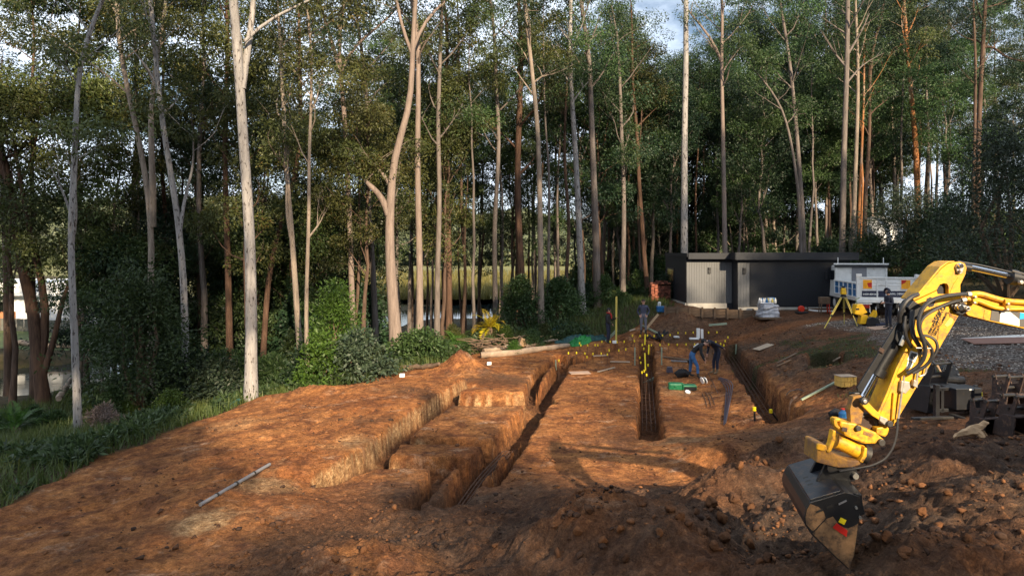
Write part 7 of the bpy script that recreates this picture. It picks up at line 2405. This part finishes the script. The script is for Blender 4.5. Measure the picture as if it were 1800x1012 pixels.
f1 = hit(1069, 603)
make_person('man in black with a red scarf and dark cap steadying the tall timber post', f1, R(-25),
            stand(face=(1, .15, -.05), elbow_l=(.12, .22, 1.16), wrist_l=(.36, .12, 1.26), elbow_r=(.02, -.25, 1.14), wrist_r=(.20, -.12, 1.0)),
            dict(top='black_top', legs='work_navy', skin='skin', boots='boot_dark', head='cap', scarf='red_cloth'))
f2 = hit(1131, 587)
make_person('man in a slate blue puffer jacket and grey jeans standing with hands at his pockets', f2, R(-100),
            stand(elbow_l=(-.10, .29, 1.15), elbow_r=(-.10, -.29, 1.15), wrist_l=(.07, .19, .97), wrist_r=(.07, -.19, .97), face=(1, 0, -.05)),
            dict(top='puffer', legs='grey_jeans', skin='skin', boots='boot_dark', head='hair'))
f3 = on(*P(1222, 668, 0)[:2])
m3 = make_person('man in a black jumper and blue jeans bending forward over the pad', f3, R(-12),
            stand(pelvis=(-.14, 0, .95), spine=(-.03, 0, 1.10), chest=(.16, 0, 1.25), upper=(.28, 0, 1.33), neck=(.36, 0, 1.36), jaw=(.43, 0, 1.35), head=(.49, 0, 1.38), crown=(.56, 0, 1.42), face=(.4, 0, -1),
                  hip_l=(-.15, .10, .89), hip_r=(-.13, -.10, .89), knee_l=(-.16, .20, .49), knee_r=(.08, -.16, .49), ankle_l=(-.20, .24, .095), ankle_r=(.10, -.22, .095), toe_l=(-.02, .28, .04), toe_r=(.28, -.26, .04),
                  shoulder_l=(.20, .19, 1.29), shoulder_r=(.20, -.19, 1.27), elbow_l=(.24, .22, 1.0), elbow_r=(.22, -.23, .98), wrist_l=(.36, .16, .78), wrist_r=(.34, -.18, .74)),
            dict(top='black_top', legs='jeans', skin='skin', boots='boot_dark', head='hair'))
g = Geo()
g.box((.03, 0, 1.30), (.24, .22, .012), rot=Matrix.Rotation(-.66, 3, 'Y'))
g.build('back_print', M['white_dull'], m3, origin=(0, 0, 0))
f4 = on(*P(1258, 663, 0)[:2])
make_person('man in dark navy clothes and cap stooping with one hand behind his back', f4, R(188),
            stand(pelvis=(-.10, 0, .96), spine=(.0, 0, 1.12), chest=(.19, 0, 1.26), upper=(.30, 0, 1.33), neck=(.38, 0, 1.34), jaw=(.45, 0, 1.31), head=(.51, 0, 1.34), crown=(.58, 0, 1.37), face=(.55, -.1, -1),
                  hip_l=(-.10, .09, .90), hip_r=(-.10, -.09, .90), knee_l=(-.02, .10, .50), knee_r=(.04, -.11, .50), ankle_l=(-.02, .11, .095), ankle_r=(.03, -.12, .095), toe_l=(.16, .13, .04), toe_r=(.21, -.15, .04),
                  shoulder_l=(.22, .19, 1.30), shoulder_r=(.22, -.19, 1.30), elbow_l=(.02, .30, 1.20), elbow_r=(.20, -.24, 1.02), wrist_l=(-.19, .24, 1.10), wrist_r=(.30, -.14, .82)),
            dict(top='navy_cloth', legs='work_navy', skin='skin', boots='boot', head='cap', cap='black_top'))
f5 = hit(1562, 577)
m5 = make_person('hooded person in navy looking at a phone beside the truck tailgate', f5, R(190),
            stand(face=(1, 0, -.6), head=(.06, 0, 1.66), jaw=(.07, 0, 1.58), crown=(.05, 0, 1.74), elbow_l=(-.02, .24, 1.12), elbow_r=(-.02, -.24, 1.12), wrist_l=(.24, .08, 1.16), wrist_r=(.24, -.08, 1.14)),
            dict(top='navy_cloth', legs='navy_cloth', skin='skin', boots='boot_dark', head='hood'))
ph = thing('phone', 'phone held in the hands of the hooded person', 'phone', tuple(f5 + Vector((-.36, -.05, 1.2))))
Geo().box((0, 0, 0), (.012, .075, .15), rot=Matrix.Rotation(.7, 3, 'Y')).build('phone_case', M['black'], ph, origin=(0, 0, 0))
# ------------------------------------------------------------------ trees on the sunny side, behind the viewpoint, whose shade falls on the site
rnd = random.Random(5)
SLAB = 'gum tree standing behind the viewpoint, shading the dug ground'
def shade(p, x, y, s, leaf=M['leaf_green']):
    place(p, x, y, SLAB, 'trees behind the viewpoint', s * 1.27, leaf, M['bark_grey'], rnd)
for i in range(20):
    shade(UNDER[i % 3], -12 + i * 2.3, -15.5 - 2 * (i % 2), .80 if 10 < i * 2.3 - 12 < 16 else .95 if i * 2.3 - 12 > 4 else 1.15)
for x, y, k, s in ((-8, -17, 0, 1.0), (-3, -16, 1, 1.0), (1.5, -19, 2, 1.0),  (34.5, -31, 2, 1.0), (6, -33, 0, 1.2), (46, -24, 1, 1.1), (26.5, -16, 0, 1.0), (30.5, -21, 1, .9), (37.0, -15, 2, 1.0), (41, -18, 0, 1.05), (40, -23, 1, 1.22), (40.5, -19, 2, 1.15)):
    shade(TALL[k], x, y, s, M['leaf_olive'])
for x, y, k, s in ((1.6, -17, 0, .84), (-2, -20, 2, 1.0), (-9, -15, 0, 1.0), (-4.5, -18, 1, 1.0), (0.5, -15, 2, 1.0), (26, -20, 1, .85), (28, -17, 2, .82), (29.5, -16, 0, 1.1), (34.5, -17, 1, 1.0)):
    shade(MIDT[k], x, y, s)
for i, (x, y) in enumerate(((31, -33), (33.5, -36), (28.5, -26), (41, -27), (45.5, -30), (50, -26), (55, -29), (6.5, -28), (2.5, -30), (-2.5, -27), (31, -40), (30.5, -35), (48, -36), (60, -32))):
    shade(TALL[i % 3], x, y, 1.12 + .06 * (i % 3), M['leaf_olive'])
shade(POLE[0], 10.9, -15.5, .60)
shade(POLE[1], 11.7, -17.5, .54)
shade(POLE[0], 11.2, -19.0, .60)
